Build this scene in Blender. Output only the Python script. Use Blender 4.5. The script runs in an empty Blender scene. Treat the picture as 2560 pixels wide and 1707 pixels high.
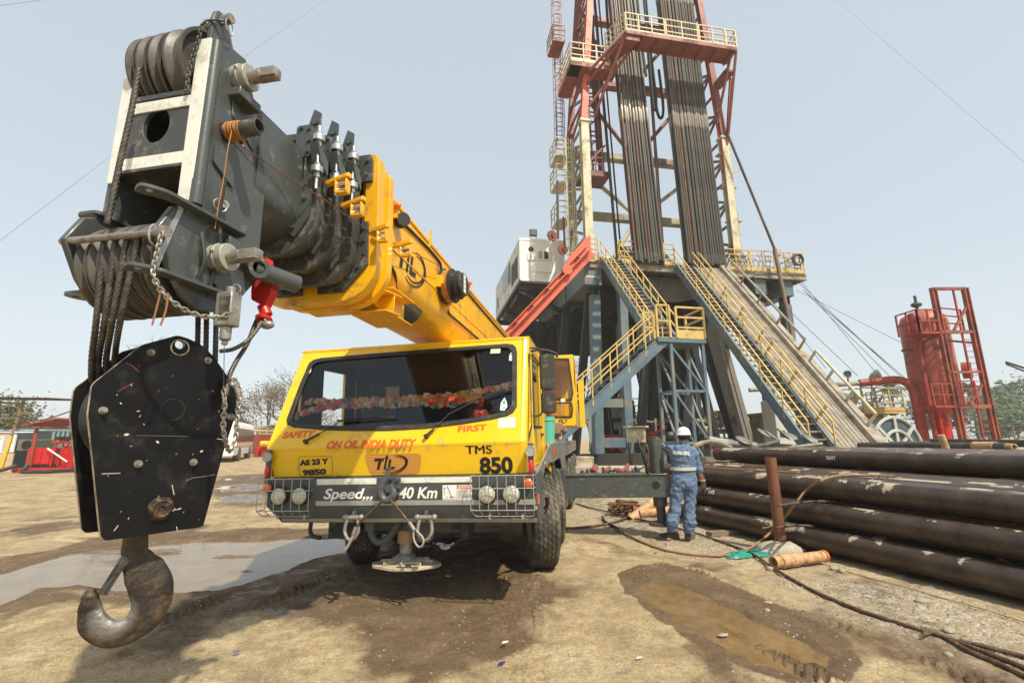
import bpy, bmesh, math, random
import numpy as np
from mathutils import Vector, Matrix, geometry, noise
random.seed(7)
scene = bpy.context.scene
col = scene.collection
R = math.radians
# ---------------------------------------------------------------- camera
F_PX, PITCH, ROLL, EYE = 1165.0, R(11.75), R(0.3), 1.5
cd = bpy.data.cameras.new('camera'); cd.sensor_width = 36.0; cd.lens = F_PX / 2560 * 36.0
cd.clip_start = 0.05; cd.clip_end = 3000
cam = bpy.data.objects.new('camera', cd); col.objects.link(cam)
_f = Vector((0, math.cos(PITCH), math.sin(PITCH))); _u = Vector((0, -math.sin(PITCH), math.cos(PITCH))); _x = Vector((1, 0, 0))
_cr = _x * math.cos(ROLL) - _u * math.sin(ROLL); _cu = _x * math.sin(ROLL) + _u * math.cos(ROLL)
cam.matrix_world = Matrix(((_cr.x, _cu.x, -_f.x, 0), (_cr.y, _cu.y, -_f.y, 0), (_cr.z, _cu.z, -_f.z, EYE), (0, 0, 0, 1)))
scene.camera = cam
# ---------------------------------------------------------------- sky, sun, exposure
SUN = Vector((0.43, -0.60, 1.0)).normalized()
w = bpy.data.worlds.new('World'); scene.world = w; w.use_nodes = True
nt = w.node_tree; nt.nodes.clear()
sky = nt.nodes.new('ShaderNodeTexSky'); sky.sky_type = 'NISHITA'; sky.sun_disc = False
sky.sun_elevation = math.asin(SUN.z); sky.sun_rotation = math.atan2(SUN.x, SUN.y)
sky.altitude = 100; sky.air_density = 1.0; sky.dust_density = 2.0; sky.ozone_density = 1.0
hs = nt.nodes.new('ShaderNodeHueSaturation'); hs.inputs['Saturation'].default_value = 0.85
mxw = nt.nodes.new('ShaderNodeMix'); mxw.data_type = 'RGBA'; mxw.inputs['Factor'].default_value = .60; mxw.inputs[7].default_value = (4.8, 5.4, 5.65, 1)
bg = nt.nodes.new('ShaderNodeBackground'); bg.inputs['Strength'].default_value = 0.102
wo = nt.nodes.new('ShaderNodeOutputWorld')
nt.links.new(sky.outputs[0], hs.inputs['Color']); nt.links.new(hs.outputs[0], mxw.inputs[6]); nt.links.new(mxw.outputs[2], bg.inputs['Color']); nt.links.new(bg.outputs[0], wo.inputs['Surface'])
sl = bpy.data.lights.new('sun', 'SUN'); sl.energy = 3.35; sl.angle = R(1.1); sl.color = (1.0, 0.92, 0.76)
so = bpy.data.objects.new('sun', sl); col.objects.link(so); so.rotation_euler = SUN.to_track_quat('Z', 'Y').to_euler()
vs = scene.view_settings; vs.view_transform = 'Standard'; vs.look = 'None'; vs.exposure = 0.7; vs.gamma = 1.0; vs.use_curve_mapping = False

# ---------------------------------------------------------------- geometry helpers
def V(*a): return Vector(a[0]) if len(a) == 1 else Vector(a)
def ray(px, py):
    x = (px - 1280) / F_PX; y = -(py - 853.5) / F_PX
    return _cr * x + _cu * y + _f
EYEV = Vector((0, 0, EYE))
def at(px, py, Y): d = ray(px, py); return EYEV + d * (Y / d.y)
def gnd(px, py, z=0.0): d = ray(px, py); return EYEV + d * ((z - EYE) / d.z)
class Frame:
    "a thing's own axes: ox,oy,oz = local axes in world"
    def __init__(s, loc, yaw=0, roll=0):
        s.loc = V(loc); s.rot = (0, -roll, -yaw)
        s.m = Matrix.Translation(s.loc) @ Matrix.Rotation(-yaw, 4, 'Z') @ Matrix.Rotation(-roll, 4, 'Y')
        s.i = s.m.inverted()
    def hit(s, px, py, axis, val):
        o = s.i @ EYEV; d = s.i.to_3x3() @ ray(px, py); k = 'xyz'.index(axis)
        return o + d * ((val - o[k]) / d[k])
    def plane(s, px, py, p0, n):
        o = s.i @ EYEV; d = s.i.to_3x3() @ ray(px, py); n = V(n)
        return o + d * (((V(p0) - o).dot(n)) / d.dot(n))
def frame_of(d, up=(0, 0, 1)):
    d = V(d).normalized(); up = V(up)
    if abs(d.dot(up)) > 0.98: up = V(0, 1, 0) if abs(d.y) < .9 else V(1, 0, 0)
    x = up.cross(d).normalized(); y = d.cross(x)
    return x, y, d
class MB:
    def __init__(s): s.v = []; s.f = []
    def add(s, vs_, fs):
        b = len(s.v); s.v.extend([tuple(p) for p in vs_]); s.f.extend([tuple(i + b for i in f) for f in fs]); return s
    def hexa(s, p):
        return s.add(p, [(0, 3, 2, 1), (4, 5, 6, 7), (0, 1, 5, 4), (1, 2, 6, 5), (2, 3, 7, 6), (3, 0, 4, 7)])
    def box(s, c, d, rot=None):
        c = V(c); P = []
        for z in (-.5, .5):
            for x, y in ((-.5, -.5), (.5, -.5), (.5, .5), (-.5, .5)):
                q = V(x * d[0], y * d[1], z * d[2]); P.append(c + (rot @ q if rot else q))
        return s.hexa(P)
    def bx(s, x0, x1, y0, y1, z0, z1): return s.box(((x0 + x1) / 2, (y0 + y1) / 2, (z0 + z1) / 2), (abs(x1 - x0), abs(y1 - y0), abs(z1 - z0)))
    def bar(s, a, b, w, h=None, up=(0, 0, 1)):
        a, b = V(a), V(b); h = h or w; x, y, d = frame_of(b - a, up); P = []
        for o in (a, b):
            for i, j in ((-.5, -.5), (.5, -.5), (.5, .5), (-.5, .5)): P.append(o + x * (i * w) + y * (j * h))
        return s.hexa(P)
    def chan(s, a, b, w, h, t, up=(0, 0, 1)):
        "I section beam: two flanges and a web"
        a, b = V(a), V(b); x, y, d = frame_of(b - a, up)
        s.bar(a + y * (h / 2 - t / 2), b + y * (h / 2 - t / 2), w, t, up); s.bar(a - y * (h / 2 - t / 2), b - y * (h / 2 - t / 2), w, t, up)
        return s.bar(a, b, t, h - 2 * t, up)
    def tube(s, a, b, r, n=12, r2=None, cap=True, hole=None):
        a, b = V(a), V(b); r2 = r if r2 is None else r2; x, y, d = frame_of(b - a); P = []
        for o, q in ((a, r), (b, r2)):
            for i in range(n): t = 2 * math.pi * i / n; P.append(o + x * (q * math.cos(t)) + y * (q * math.sin(t)))
        fs = [(i, (i + 1) % n, n + (i + 1) % n, n + i) for i in range(n)]
        if hole:
            for o in (a, b):
                for i in range(n): t = 2 * math.pi * i / n; P.append(o + x * (hole * math.cos(t)) + y * (hole * math.sin(t)))
            for i in range(n):
                j = (i + 1) % n
                fs += [(2 * n + i, 3 * n + i, 3 * n + j, 2 * n + j), (i, 2 * n + i, 2 * n + j, j), (n + i, n + j, 3 * n + j, 3 * n + i)]
        elif cap: fs += [tuple(range(n))[::-1], tuple(range(n, 2 * n))]
        return s.add(P, fs)
    def path(s, pts, r, n=8, closed=False, lobes=0, lay=.1, lobe=.22, rs=None):
        pts = [V(p) for p in pts]; m = len(pts); P = []; fs = []
        tan = []
        for i in range(m):
            a = pts[(i - 1) % m] if (closed or i > 0) else pts[i]; b = pts[(i + 1) % m] if (closed or i < m - 1) else pts[i]
            tan.append((b - a).normalized())
        x, y, _ = frame_of(tan[0]); L = 0
        for i in range(m):
            t = tan[i]; x = (x - t * x.dot(t)).normalized(); y = t.cross(x)
            if i: L += (pts[i] - pts[i - 1]).length
            for k in range(n):
                q = 2 * math.pi * k / n; rr = (rs[i] if rs else r)
                if lobes: rr = r * (1 - lobe * (.5 - .5 * math.cos(lobes * (q - 2 * math.pi * L / lay))))
                P.append(pts[i] + x * (rr * math.cos(q)) + y * (rr * math.sin(q)))
        for i in range(m if closed else m - 1):
            for k in range(n):
                a = i * n + k; b = i * n + (k + 1) % n; c = ((i + 1) % m) * n; fs.append((a, b, c + (k + 1) % n, c + k))
        if not closed: fs += [tuple(range(n))[::-1], tuple(range((m - 1) * n, m * n))]
        return s.add(P, fs)
    def rope(s, pts, r, lay=None):
        lay = lay or r * 9; pts = smooth(pts); L = sum((pts[i + 1] - pts[i]).length for i in range(len(pts) - 1))
        return s.path(resample(pts, max(4, int(L / (lay / 30)))), r, 18, lobes=6, lay=lay * 1.0, lobe=.34)
    def prism(s, pts, o, u, v, d, holes=()):
        "flat outline (and holes) in the u,v plane at o, thickened by vector d"
        o, u, v, d = V(o), V(u), V(v), V(d)
        loops = [[V(p[0], p[1], 0) for p in pts]] + [[V(p[0], p[1], 0) for p in h] for h in holes]
        flat = [p for l in loops for p in l]; n = len(flat)
        tris = geometry.tessellate_polygon(loops)
        P = [o + u * p.x + v * p.y for p in flat]; P += [p + d for p in P]
        fs = [tuple(t) for t in tris] + [tuple(i + n for i in reversed(t)) for t in tris]
        b = 0
        for l in loops:
            k = len(l); fs += [(b + i, b + (i + 1) % k, n + b + (i + 1) % k, n + b + i) for i in range(k)]; b += k
        return s.add(P, fs)
    def lathe(s, prof, o, axis, n=24, closed=False):
        o = V(o); x, y, d = frame_of(axis); P = []; fs = []
        for r, h in prof:
            for i in range(n): t = 2 * math.pi * i / n; P.append(o + d * h + x * (r * math.cos(t)) + y * (r * math.sin(t)))
        m = len(prof)
        for j in range(m if closed else m - 1):
            for i in range(n): a = j * n; b = ((j + 1) % m) * n; fs.append((a + i, a + (i + 1) % n, b + (i + 1) % n, b + i))
        if not closed: fs += [tuple(range(n))[::-1], tuple(range((m - 1) * n, m * n))]
        return s.add(P, fs)
    def ball(s, c, r, n=10, m=6, sc=(1, 1, 1), jit=0):
        c = V(c); P = [c + V(0, 0, r * sc[2])]; fs = []
        for j in range(1, m):
            p = math.pi * j / m
            for i in range(n):
                t = 2 * math.pi * i / n; q = 1 + jit * (random.random() - .5)
                P.append(c + V(r * sc[0] * math.sin(p) * math.cos(t), r * sc[1] * math.sin(p) * math.sin(t), r * sc[2] * math.cos(p)) * q)
        P.append(c - V(0, 0, r * sc[2])); e = len(P) - 1
        for i in range(n): fs.append((0, 1 + i, 1 + (i + 1) % n)); fs.append((e, e - n + (i + 1) % n, e - n + i))
        for j in range(m - 2):
            a = 1 + j * n
            for i in range(n): fs.append((a + i, a + n + i, a + n + (i + 1) % n, a + (i + 1) % n))
        return s.add(P, fs)
    def torus(s, c, nrm, R_, r, n=20, m=8, sx=1.0, xd=None):
        x, y, d = frame_of(nrm)
        if xd is not None: x = V(xd).normalized(); y = d.cross(x)
        pts = [V(c) + x * (R_ * sx * math.cos(2 * math.pi * i / n)) + y * (R_ * math.sin(2 * math.pi * i / n)) for i in range(n)]
        return s.path(pts, r, m, closed=True)
    def bolt(s, c, axis, r=.012, h=.012):
        c = V(c); a = V(axis).normalized(); s.tube(c, c + a * h * .35, r * 1.35, 10); return s.tube(c + a * h * .3, c + a * h, r, 6)
    def build(s, name, m=None, parent=None, bevel=0, ang=35, smooth_=True, seg=2, recalc=True):
        me = bpy.data.meshes.new(name); me.from_pydata(s.v, [], s.f); me.validate()
        if recalc:
            bm = bmesh.new(); bm.from_mesh(me); bmesh.ops.recalc_face_normals(bm, faces=bm.faces); bm.to_mesh(me); bm.free()
        if smooth_:
            me.polygons.foreach_set('use_smooth', [True] * len(me.polygons)); me.set_sharp_from_angle(angle=R(ang))
        o = bpy.data.objects.new(name, me); col.objects.link(o)
        if m: me.materials.append(m)
        if parent: o.parent = parent
        if bevel:
            b = o.modifiers.new('bevel', 'BEVEL'); b.width = bevel; b.segments = seg; b.limit_method = 'ANGLE'; b.angle_limit = R(40)
        return o
def smooth(pts, k=6):
    "Catmull-Rom through the points"
    pts = [V(p) for p in pts]
    if len(pts) < 3: return pts
    P = [pts[0] * 2 - pts[1]] + pts + [pts[-1] * 2 - pts[-2]]; out = []
    for i in range(1, len(P) - 2):
        a, b, c, d = P[i - 1:i + 3]
        for j in range(k):
            t = j / k; out.append(.5 * (2 * b + (c - a) * t + (2 * a - 5 * b + 4 * c - d) * t * t + (3 * b - a - 3 * c + d) * t ** 3))
    out.append(pts[-1]); return out
def resample(pts, n):
    pts = [V(p) for p in pts]; L = [0]
    for i in range(1, len(pts)): L.append(L[-1] + (pts[i] - pts[i - 1]).length)
    out = []; j = 0
    for i in range(n):
        t = L[-1] * i / (n - 1)
        while j < len(L) - 2 and L[j + 1] < t: j += 1
        q = (t - L[j]) / max(1e-9, L[j + 1] - L[j]); out.append(pts[j].lerp(pts[j + 1], q))
    return out
def rrect(w, h, r, n=5, cx=0, cy=0):
    out = []
    for sx, sy, a0 in ((1, 1, 0), (-1, 1, 90), (-1, -1, 180), (1, -1, 270)):
        for i in range(n + 1):
            a = R(a0 + 90 * i / n); out.append((cx + sx * (w / 2 - r) + r * math.cos(a), cy + sy * (h / 2 - r) + r * math.sin(a)))
    return out
def circ(r, n=20, cx=0, cy=0): return [(cx + r * math.cos(2 * math.pi * i / n), cy + r * math.sin(2 * math.pi * i / n)) for i in range(n)]
def round_poly(pts, r, n=4):
    "round the corners of a polygon"
    out = []; m = len(pts)
    for i in range(m):
        p = Vector(pts[i]); a = Vector(pts[i - 1]) - p; b = Vector(pts[(i + 1) % m]) - p
        k = min(r, a.length * .45, b.length * .45); A = p + a.normalized() * k; B = p + b.normalized() * k
        for j in range(n + 1): t = j / n; q = A * (1 - t) ** 2 + p * 2 * t * (1 - t) + B * t * t; out.append((q.x, q.y))
    return out
def empty(name, loc=(0, 0, 0), rot=(0, 0, 0)):
    o = bpy.data.objects.new(name, None); col.objects.link(o); o.location = loc; o.rotation_euler = rot; o.empty_display_size = .2; return o
def tag(o, label=None, cat=None, group=None, kind=None):
    if label: o['label'] = label
    if cat: o['category'] = cat
    if group: o['group'] = group
    if kind: o['kind'] = kind
    return o
def thing(name, label, cat, fr=None, loc=(0, 0, 0), rot=(0, 0, 0), group=None):
    if fr: loc, rot = fr.loc, fr.rot
    return tag(empty(name, loc, rot), label, cat, group)
def copy_tree(o, parent=None):
    c = o.copy(); col.objects.link(c)
    if parent: c.parent = parent
    for ch in list(o.children): copy_tree(ch, c)
    return c
def text(name, s, size, o, u, v, m, parent=None, bold=0.0, ext=.001, sx=1.0, shear=0, al='LEFT', space=1.0, wid=None, hei=None):
    "flat raised lettering: baseline at o, running along u, standing along v; wid/hei fit it to a size"
    c = bpy.data.curves.new(name, 'FONT'); c.body = s; c.size = size; c.extrude = ext; c.offset = bold; c.shear = shear; c.align_x = al; c.space_character = space
    t = bpy.data.objects.new(name, c); col.objects.link(t); bpy.context.view_layer.update()
    me = bpy.data.meshes.new_from_object(t.evaluated_get(bpy.context.evaluated_depsgraph_get())); bpy.data.objects.remove(t); bpy.data.curves.remove(c)
    xs = [p.co.x for p in me.vertices]; ys = [p.co.y for p in me.vertices]
    fx = fy = 1.0; ox = 0
    if wid: fx = wid / (max(xs) - min(xs)); ox = min(xs)
    if hei: fy = hei / (max(ys) - min(0, min(ys)) if min(ys) < -.05 * size else max(ys))
    u, v = V(u).normalized(), V(v).normalized(); n = u.cross(v).normalized(); o = V(o)
    for p in me.vertices: p.co = o + u * ((p.co.x - ox) * fx * sx) + v * (p.co.y * fy) + n * p.co.z
    ob = bpy.data.objects.new(name, me); col.objects.link(ob); me.materials.clear(); me.materials.append(m)
    if parent: ob.parent = parent
    return ob

# ---------------------------------------------------------------- materials
def mat(name, c, rough=.5, metal=0, var=.12, sc=4, d=None, damt=.3, dsc=3, bump=.08, bsc=60, coat=0, c2=None, drough=.85, spec=.5, streak=None):
    m = bpy.data.materials.new(name); m.use_nodes = True; t = m.node_tree; N = t.nodes; L = t.links
    b = N['Principled BSDF']; tc = N.new('ShaderNodeTexCoord'); P = tc.outputs['Object']
    if streak:
        mp = N.new('ShaderNodeMapping'); mp.inputs['Scale'].default_value = streak; L.new(P, mp.inputs['Vector']); P = mp.outputs[0]
    n1 = N.new('ShaderNodeTexNoise'); n1.inputs['Scale'].default_value = sc; n1.inputs['Detail'].default_value = 6; n1.inputs['Roughness'].default_value = .65; L.new(P, n1.inputs['Vector'])
    r1 = N.new('ShaderNodeValToRGB'); e = r1.color_ramp.elements; e[0].position = .3; e[1].position = .7
    lo = [max(0, x * (1 - var)) for x in c]; hi = c2 or [min(1, x * (1 + var)) for x in c]
    e[0].color = (*lo, 1); e[1].color = (*hi, 1); L.new(n1.outputs['Fac'], r1.inputs['Fac']); out = r1.outputs['Color']
    b.inputs['Roughness'].default_value = rough; b.inputs['Metallic'].default_value = metal; b.inputs['Coat Weight'].default_value = coat; b.inputs['Coat Roughness'].default_value = .12
    b.inputs['Specular IOR Level'].default_value = spec
    rn = N.new('ShaderNodeMapRange'); rn.inputs['To Min'].default_value = max(.02, rough - .1); rn.inputs['To Max'].default_value = min(1, rough + .12); L.new(n1.outputs['Fac'], rn.inputs['Value']); ro = rn.outputs[0]
    if d:
        n2 = N.new('ShaderNodeTexNoise'); n2.inputs['Scale'].default_value = dsc; n2.inputs['Detail'].default_value = 9; n2.inputs['Roughness'].default_value = .72; L.new(P, n2.inputs['Vector'])
        r2 = N.new('ShaderNodeValToRGB'); r2.color_ramp.elements[0].position = .62 - .32 * damt; r2.color_ramp.elements[1].position = .74 - .2 * damt; L.new(n2.outputs['Fac'], r2.inputs['Fac'])
        mx = N.new('ShaderNodeMix'); mx.data_type = 'RGBA'; L.new(r2.outputs['Color'], mx.inputs['Factor']); L.new(out, mx.inputs[6]); mx.inputs[7].default_value = (*d, 1); out = mx.outputs[2]
        m2 = N.new('ShaderNodeMix'); L.new(r2.outputs['Color'], m2.inputs['Factor']); L.new(ro, m2.inputs[2]); m2.inputs[3].default_value = drough; ro = m2.outputs[0]
        if metal > .3:
            m3 = N.new('ShaderNodeMix'); L.new(r2.outputs['Color'], m3.inputs['Factor']); m3.inputs[2].default_value = metal; m3.inputs[3].default_value = 0; L.new(m3.outputs[0], b.inputs['Metallic'])
    L.new(out, b.inputs['Base Color']); L.new(ro, b.inputs['Roughness'])
    if bump:
        n3 = N.new('ShaderNodeTexNoise'); n3.inputs['Scale'].default_value = bsc; n3.inputs['Detail'].default_value = 4; L.new(P, n3.inputs['Vector'])
        bp = N.new('ShaderNodeBump'); bp.inputs['Strength'].default_value = bump; bp.inputs['Distance'].default_value = .02; L.new(n3.outputs['Fac'], bp.inputs['Height']); L.new(bp.outputs[0], b.inputs['Normal'])
    return m
RUST = (.14, .055, .022); DUST = (.42, .33, .22)
M = dict(
 yellow=mat('crane_yellow_paint', (.86, .52, .006), .36, var=.06, sc=2, d=(.46, .30, .10), damt=.20, dsc=6, bump=.03, coat=.35),
 boomyel=mat('boom_yellow_paint', (.84, .43, .006), .36, var=.09, sc=1.6, d=(.30, .17, .05), damt=.22, dsc=4, bump=.03, coat=.25),
 grey=mat('dark_grey_paint', (.064, .071, .066), .38, var=.1, sc=3, d=(.26, .25, .21), damt=.15, dsc=14, bump=.04, coat=.2),
 greydk=mat('worn_grey_steel', (.055, .057, .052), .45, var=.25, sc=5, d=(.22, .2, .16), damt=.3, dsc=11, bump=.12),
 bumper=mat('bumper_grey_paint', (.070, .080, .080), .42, var=.1, sc=3, d=(.2, .18, .14), damt=.1, dsc=9, bump=.03),
 white=mat('white_tape', (.74, .74, .66), .5, var=.08, sc=9, d=(.42, .38, .28), damt=.3, dsc=8, bump=.03),
 paint=mat('white_lettering', (.8, .8, .76), .5, var=.04, bump=0),
 redpaint=mat('red_lettering', (.72, .12, .008), .5, var=.15, sc=30, bump=0),
 black=mat('black_lettering', (.012, .011, .01), .45, var=.1, bump=0),
 rubber=mat('black_rubber', (.022, .022, .021), .6, var=.2, sc=12, d=(.13, .11, .08), damt=.25, dsc=7, bump=.1),
 tyre=mat('dusty_tyre_rubber', (.055, .050, .042), .85, var=.3, sc=8, d=(.19, .155, .105), damt=.5, dsc=5, bump=.25, bsc=90),
 plastic=mat('grey_plastic', (.05, .047, .042), .5, var=.1, sc=7, d=(.2, .17, .12), damt=.25, dsc=9, bump=.05),
 chrome=mat('bright_steel', (.62, .61, .58), .28, 1, var=.1, sc=20, d=(.24, .16, .1), damt=.2, dsc=20, bump=.05),
 galv=mat('galvanised_steel', (.42, .42, .40), .45, .6, var=.15, sc=12, d=(.33, .27, .19), damt=.3, dsc=12, bump=.08),
 steel=mat('weathered_pin_steel', (.33, .31, .27), .42, .6, var=.25, sc=14, d=(.17, .1, .06), damt=.4, dsc=22, bump=.12),
 rope=mat('greased_wire_rope', (.085, .075, .062), .42, .45, var=.5, sc=30, d=(.16, .12, .08), damt=.3, dsc=40, bump=0),
 rustrope=mat('rusty_wire_rope', (.11, .062, .038), .6, .25, var=.4, sc=15, d=(.25, .17, .1), damt=.35, dsc=12, bump=0),
 goldrope=mat('sandy_rope', (.27, .165, .09), .7, .1, var=.35, sc=15, d=(.2, .1, .05), damt=.3, dsc=9, bump=0),
 blackpaint=mat('chipped_black_paint', (.0055, .0055, .006), .42, var=.4, sc=4, d=(.028, .026, .024), damt=.25, dsc=9, bump=.05, drough=.6, spec=.22),
 edge=mat('worn_plate_edge', (.07, .058, .042), .5, var=.3, sc=20, d=(.62, .5, .33), damt=.72, dsc=16, bump=.2),
 hook=mat('worn_forged_hook', (.024, .018, .013), .5, 0, var=.5, sc=8, d=(.115, .072, .038), damt=.42, dsc=11, bump=.35, bsc=45),
 amber=mat('amber_lens', (.85, .16, .02), .2, var=.05, bump=0, coat=.6),
 redlens=mat('red_lens', (.6, .015, .01), .2, var=.05, bump=0, coat=.6),
 sign=mat('printed_white_panel', (.78, .77, .73), .4, var=.03, bump=0),
 red=mat('red_oxide_paint', (.36, .048, .028), .45, var=.25, sc=2, d=(.15, .05, .03), damt=.4, dsc=3, bump=.06),
 redbright=mat('bright_red_paint', (.55, .018, .012), .38, var=.12, sc=3, d=(.2, .03, .02), damt=.2, dsc=6, bump=.04),
 salmon=mat('faded_orange_red_paint', (.62, .13, .062), .5, var=.12, sc=1.2, d=(.35, .08, .04), damt=.25, dsc=1.5, bump=.04),
 mastred=mat('mast_red_paint', (.25, .065, .045), .5, var=.2, sc=.8, d=(.13, .055, .04), damt=.4, dsc=1.2, bump=.04),
 cream=mat('cream_mast_paint', (.58, .53, .36), .5, var=.12, sc=.7, d=(.3, .22, .12), damt=.4, dsc=1.3, bump=.04),
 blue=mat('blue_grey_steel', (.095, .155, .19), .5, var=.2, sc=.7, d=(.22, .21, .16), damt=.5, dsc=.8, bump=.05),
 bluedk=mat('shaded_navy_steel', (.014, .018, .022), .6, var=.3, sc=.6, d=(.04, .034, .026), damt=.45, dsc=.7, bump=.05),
 ryellow=mat('handrail_yellow', (.60, .42, .13), .5, var=.12, sc=1.5, d=(.36, .26, .12), damt=.35, dsc=2.5, bump=.03),
 rampst=mat('ramp_steel', (.34, .295, .225), .65, var=.22, sc=1.2, d=(.16, .12, .085), damt=.5, dsc=2.2, bump=.1),
 cabinw=mat('cabin_white_paint', (.86, .84, .76), .5, var=.04, sc=.8, d=(.62, .56, .44), damt=.12, dsc=1, bump=.02),
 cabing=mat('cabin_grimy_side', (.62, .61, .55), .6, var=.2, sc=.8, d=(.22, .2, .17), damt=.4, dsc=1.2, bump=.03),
 dp=mat('drill_pipe_steel', (.085, .074, .058), .5, .2, var=.5, sc=.8, d=(.2, .18, .145), damt=.2, dsc=2.2, bump=.1, streak=(1, 1, .35)),
 dpr=mat('rusty_drill_pipe', (.14, .062, .03), .6, .2, var=.35, sc=.8, d=(.26, .2, .14), damt=.35, dsc=2, bump=.1, streak=(1, 1, .35)),
 joint=mat('tool_joint_steel', (.27, .24, .19), .45, .5, var=.25, sc=2, bump=.05),
 deckplate=mat('grating_floor', (.16, .15, .13), .7, var=.2, sc=2, d=(.28, .2, .13), damt=.4, dsc=2),
 stripey=mat('hazard_yellow', (.82, .55, .02), .45, var=.05, bump=0), stripeb=mat('hazard_black', (.02, .02, .02), .5, bump=0), stripew=mat('hazard_white', (.78, .77, .73), .5, bump=0), striper=mat('hazard_red', (.6, .03, .02), .5, bump=0),
 green=mat('green_plastic', (.10, .42, .30), .45, var=.08, sc=5, d=(.35, .35, .28), damt=.2, dsc=9, bump=.02),
 conc=mat('rough_concrete', (.42, .37, .29), .9, var=.2, sc=9, d=(.28, .22, .15), damt=.4, dsc=10, bump=.6, bsc=25),
 wood=mat('grey_wood', (.23, .17, .11), .8, var=.3, sc=6, bump=.2),
 stone=mat('river_stone', (.34, .29, .22), .8, var=.3, sc=9, bump=.2),
 skin=mat('brown_skin', (.23, .10, .055), .5, var=.08, sc=9, bump=.03),
 tan=mat('unpainted_tan_pipe', (.50, .30, .15), .6, var=.25, sc=7, d=(.2, .09, .04), damt=.35, dsc=8, bump=.1),
)
# ================================================================ GROUND
def G2(*pp): return [(gnd(x, y).x, gnd(x, y).y) for x, y in pp]
rng = np.random.default_rng(5)
_tab = rng.random((256, 256))
def vnoise(x, y, s, seed=0):
    x = x * s + seed * 17.3; y = y * s + seed * 9.1; xi = np.floor(x).astype(int); yi = np.floor(y).astype(int); fx = x - xi; fy = y - yi
    fx = fx * fx * (3 - 2 * fx); fy = fy * fy * (3 - 2 * fy); g = lambda a, b: _tab[a & 255, b & 255]
    return (g(xi, yi) * (1 - fx) + g(xi + 1, yi) * fx) * (1 - fy) + (g(xi, yi + 1) * (1 - fx) + g(xi + 1, yi + 1) * fx) * fy
def fbm(x, y, s, seed=0, o=4):
    r = 0; a = .5
    for i in range(o): r = r + a * vnoise(x, y, s * 2 ** i, seed + i); a *= .5
    return r / (1 - .5 ** o)
def pmask(X, Y, poly, soft, wob=.18, ws=2.2, seed=0):
    "1 inside the outline, 0 outside, edge made ragged by noise"
    x = X + (fbm(X, Y, ws, seed) - .5) * wob * 2; y = Y + (fbm(X, Y, ws, seed + 7) - .5) * wob * 2
    ins = np.zeros(X.shape, bool); dist = np.full(X.shape, 1e9); n = len(poly)
    for i in range(n):
        x0, y0 = poly[i]; x1, y1 = poly[(i + 1) % n]
        c = ((y0 > y) != (y1 > y)) & (x < (x1 - x0) * (y - y0) / (y1 - y0 + 1e-12) + x0); ins ^= c
        dx, dy = x1 - x0, y1 - y0; t = np.clip(((x - x0) * dx + (y - y0) * dy) / (dx * dx + dy * dy + 1e-12), 0, 1)
        dist = np.minimum(dist, np.hypot(x - x0 - t * dx, y - y0 - t * dy))
    sd = np.where(ins, dist, -dist); return np.clip(sd / soft * .5 + .5, 0, 1)
xs = np.concatenate([-np.geomspace(900, 9.3, 60), np.arange(-9.2, -4.2, .06), np.arange(-4.2, 5.2, .022), np.arange(5.2, 10.8, .06), np.geomspace(10.9, 900, 60)])
ys = np.concatenate([-np.geomspace(300, 2, 16), np.arange(1.9, 3.1, .05), np.arange(3.1, 8.2, .02), np.arange(8.2, 13.6, .05), np.arange(13.66, 19, .08), np.geomspace(19.1, 1500, 80)])
X, Y = np.meshgrid(xs, ys)
near = np.clip((20 - Y) / 4, 0, 1) * np.clip((Y - .5), 0, 1)
W1 = G2((-60, 1452), (60, 1415), (170, 1382), (330, 1368), (480, 1352), (640, 1350), (830, 1340), (905, 1352), (880, 1375), (800, 1392), (700, 1432), (560, 1472), (420, 1478), (330, 1476), (230, 1458), (110, 1470), (20, 1505), (-60, 1540))
W2 = G2((1598, 1462), (1650, 1452), (1740, 1478), (1830, 1520), (1920, 1560), (2010, 1602), (2072, 1640), (2060, 1668), (1990, 1684), (1900, 1662), (1800, 1606), (1700, 1552), (1625, 1505))
W3 = G2((1084, 1346), (1150, 1345), (1135, 1358), (1118, 1374), (1096, 1366))
W4 = G2((540, 1213), (600, 1205), (665, 1210), (650, 1222), (560, 1226)); W5 = G2((545, 1244), (600, 1232), (665, 1236), (660, 1254), (590, 1256))
W6 = G2((560, 1196), (640, 1188), (660, 1193), (600, 1200))
D2 = G2((1545, 1440), (1590, 1418), (1650, 1410), (1740, 1428), (1840, 1470), (1960, 1520), (2070, 1568), (2140, 1620), (2158, 1662), (2120, 1712), (1980, 1720), (1880, 1688), (1780, 1640), (1690, 1582), (1610, 1522), (1560, 1478))
D1 = G2((-60, 1430), (200, 1345), (450, 1325), (760, 1320), (980, 1330), (1240, 1330), (1340, 1420), (1400, 1470), (1330, 1500), (1320, 1560), (1230, 1590), (1180, 1660), (1040, 1680), (960, 1690), (880, 1610), (760, 1560), (660, 1530), (560, 1540), (430, 1640), (300, 1600), (420, 1510), (320, 1500), (200, 1480), (80, 1510), (-60, 1570))
D3 = G2((960, 1500), (1110, 1490), (1240, 1500), (1290, 1600), (1200, 1650), (1050, 1680), (960, 1620))
D4 = G2((-40, 1330), (60, 1312), (180, 1300), (240, 1306), (150, 1330), (20, 1345)); D5 = G2((520, 1190), (700, 1180), (690, 1262), (540, 1262))
D6 = G2((1420, 1350), (1480, 1335), (1620, 1370), (1700, 1400), (1560, 1402)); D7 = G2((1430, 1290), (1640, 1285), (1760, 1330), (1700, 1352), (1520, 1325))
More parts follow.
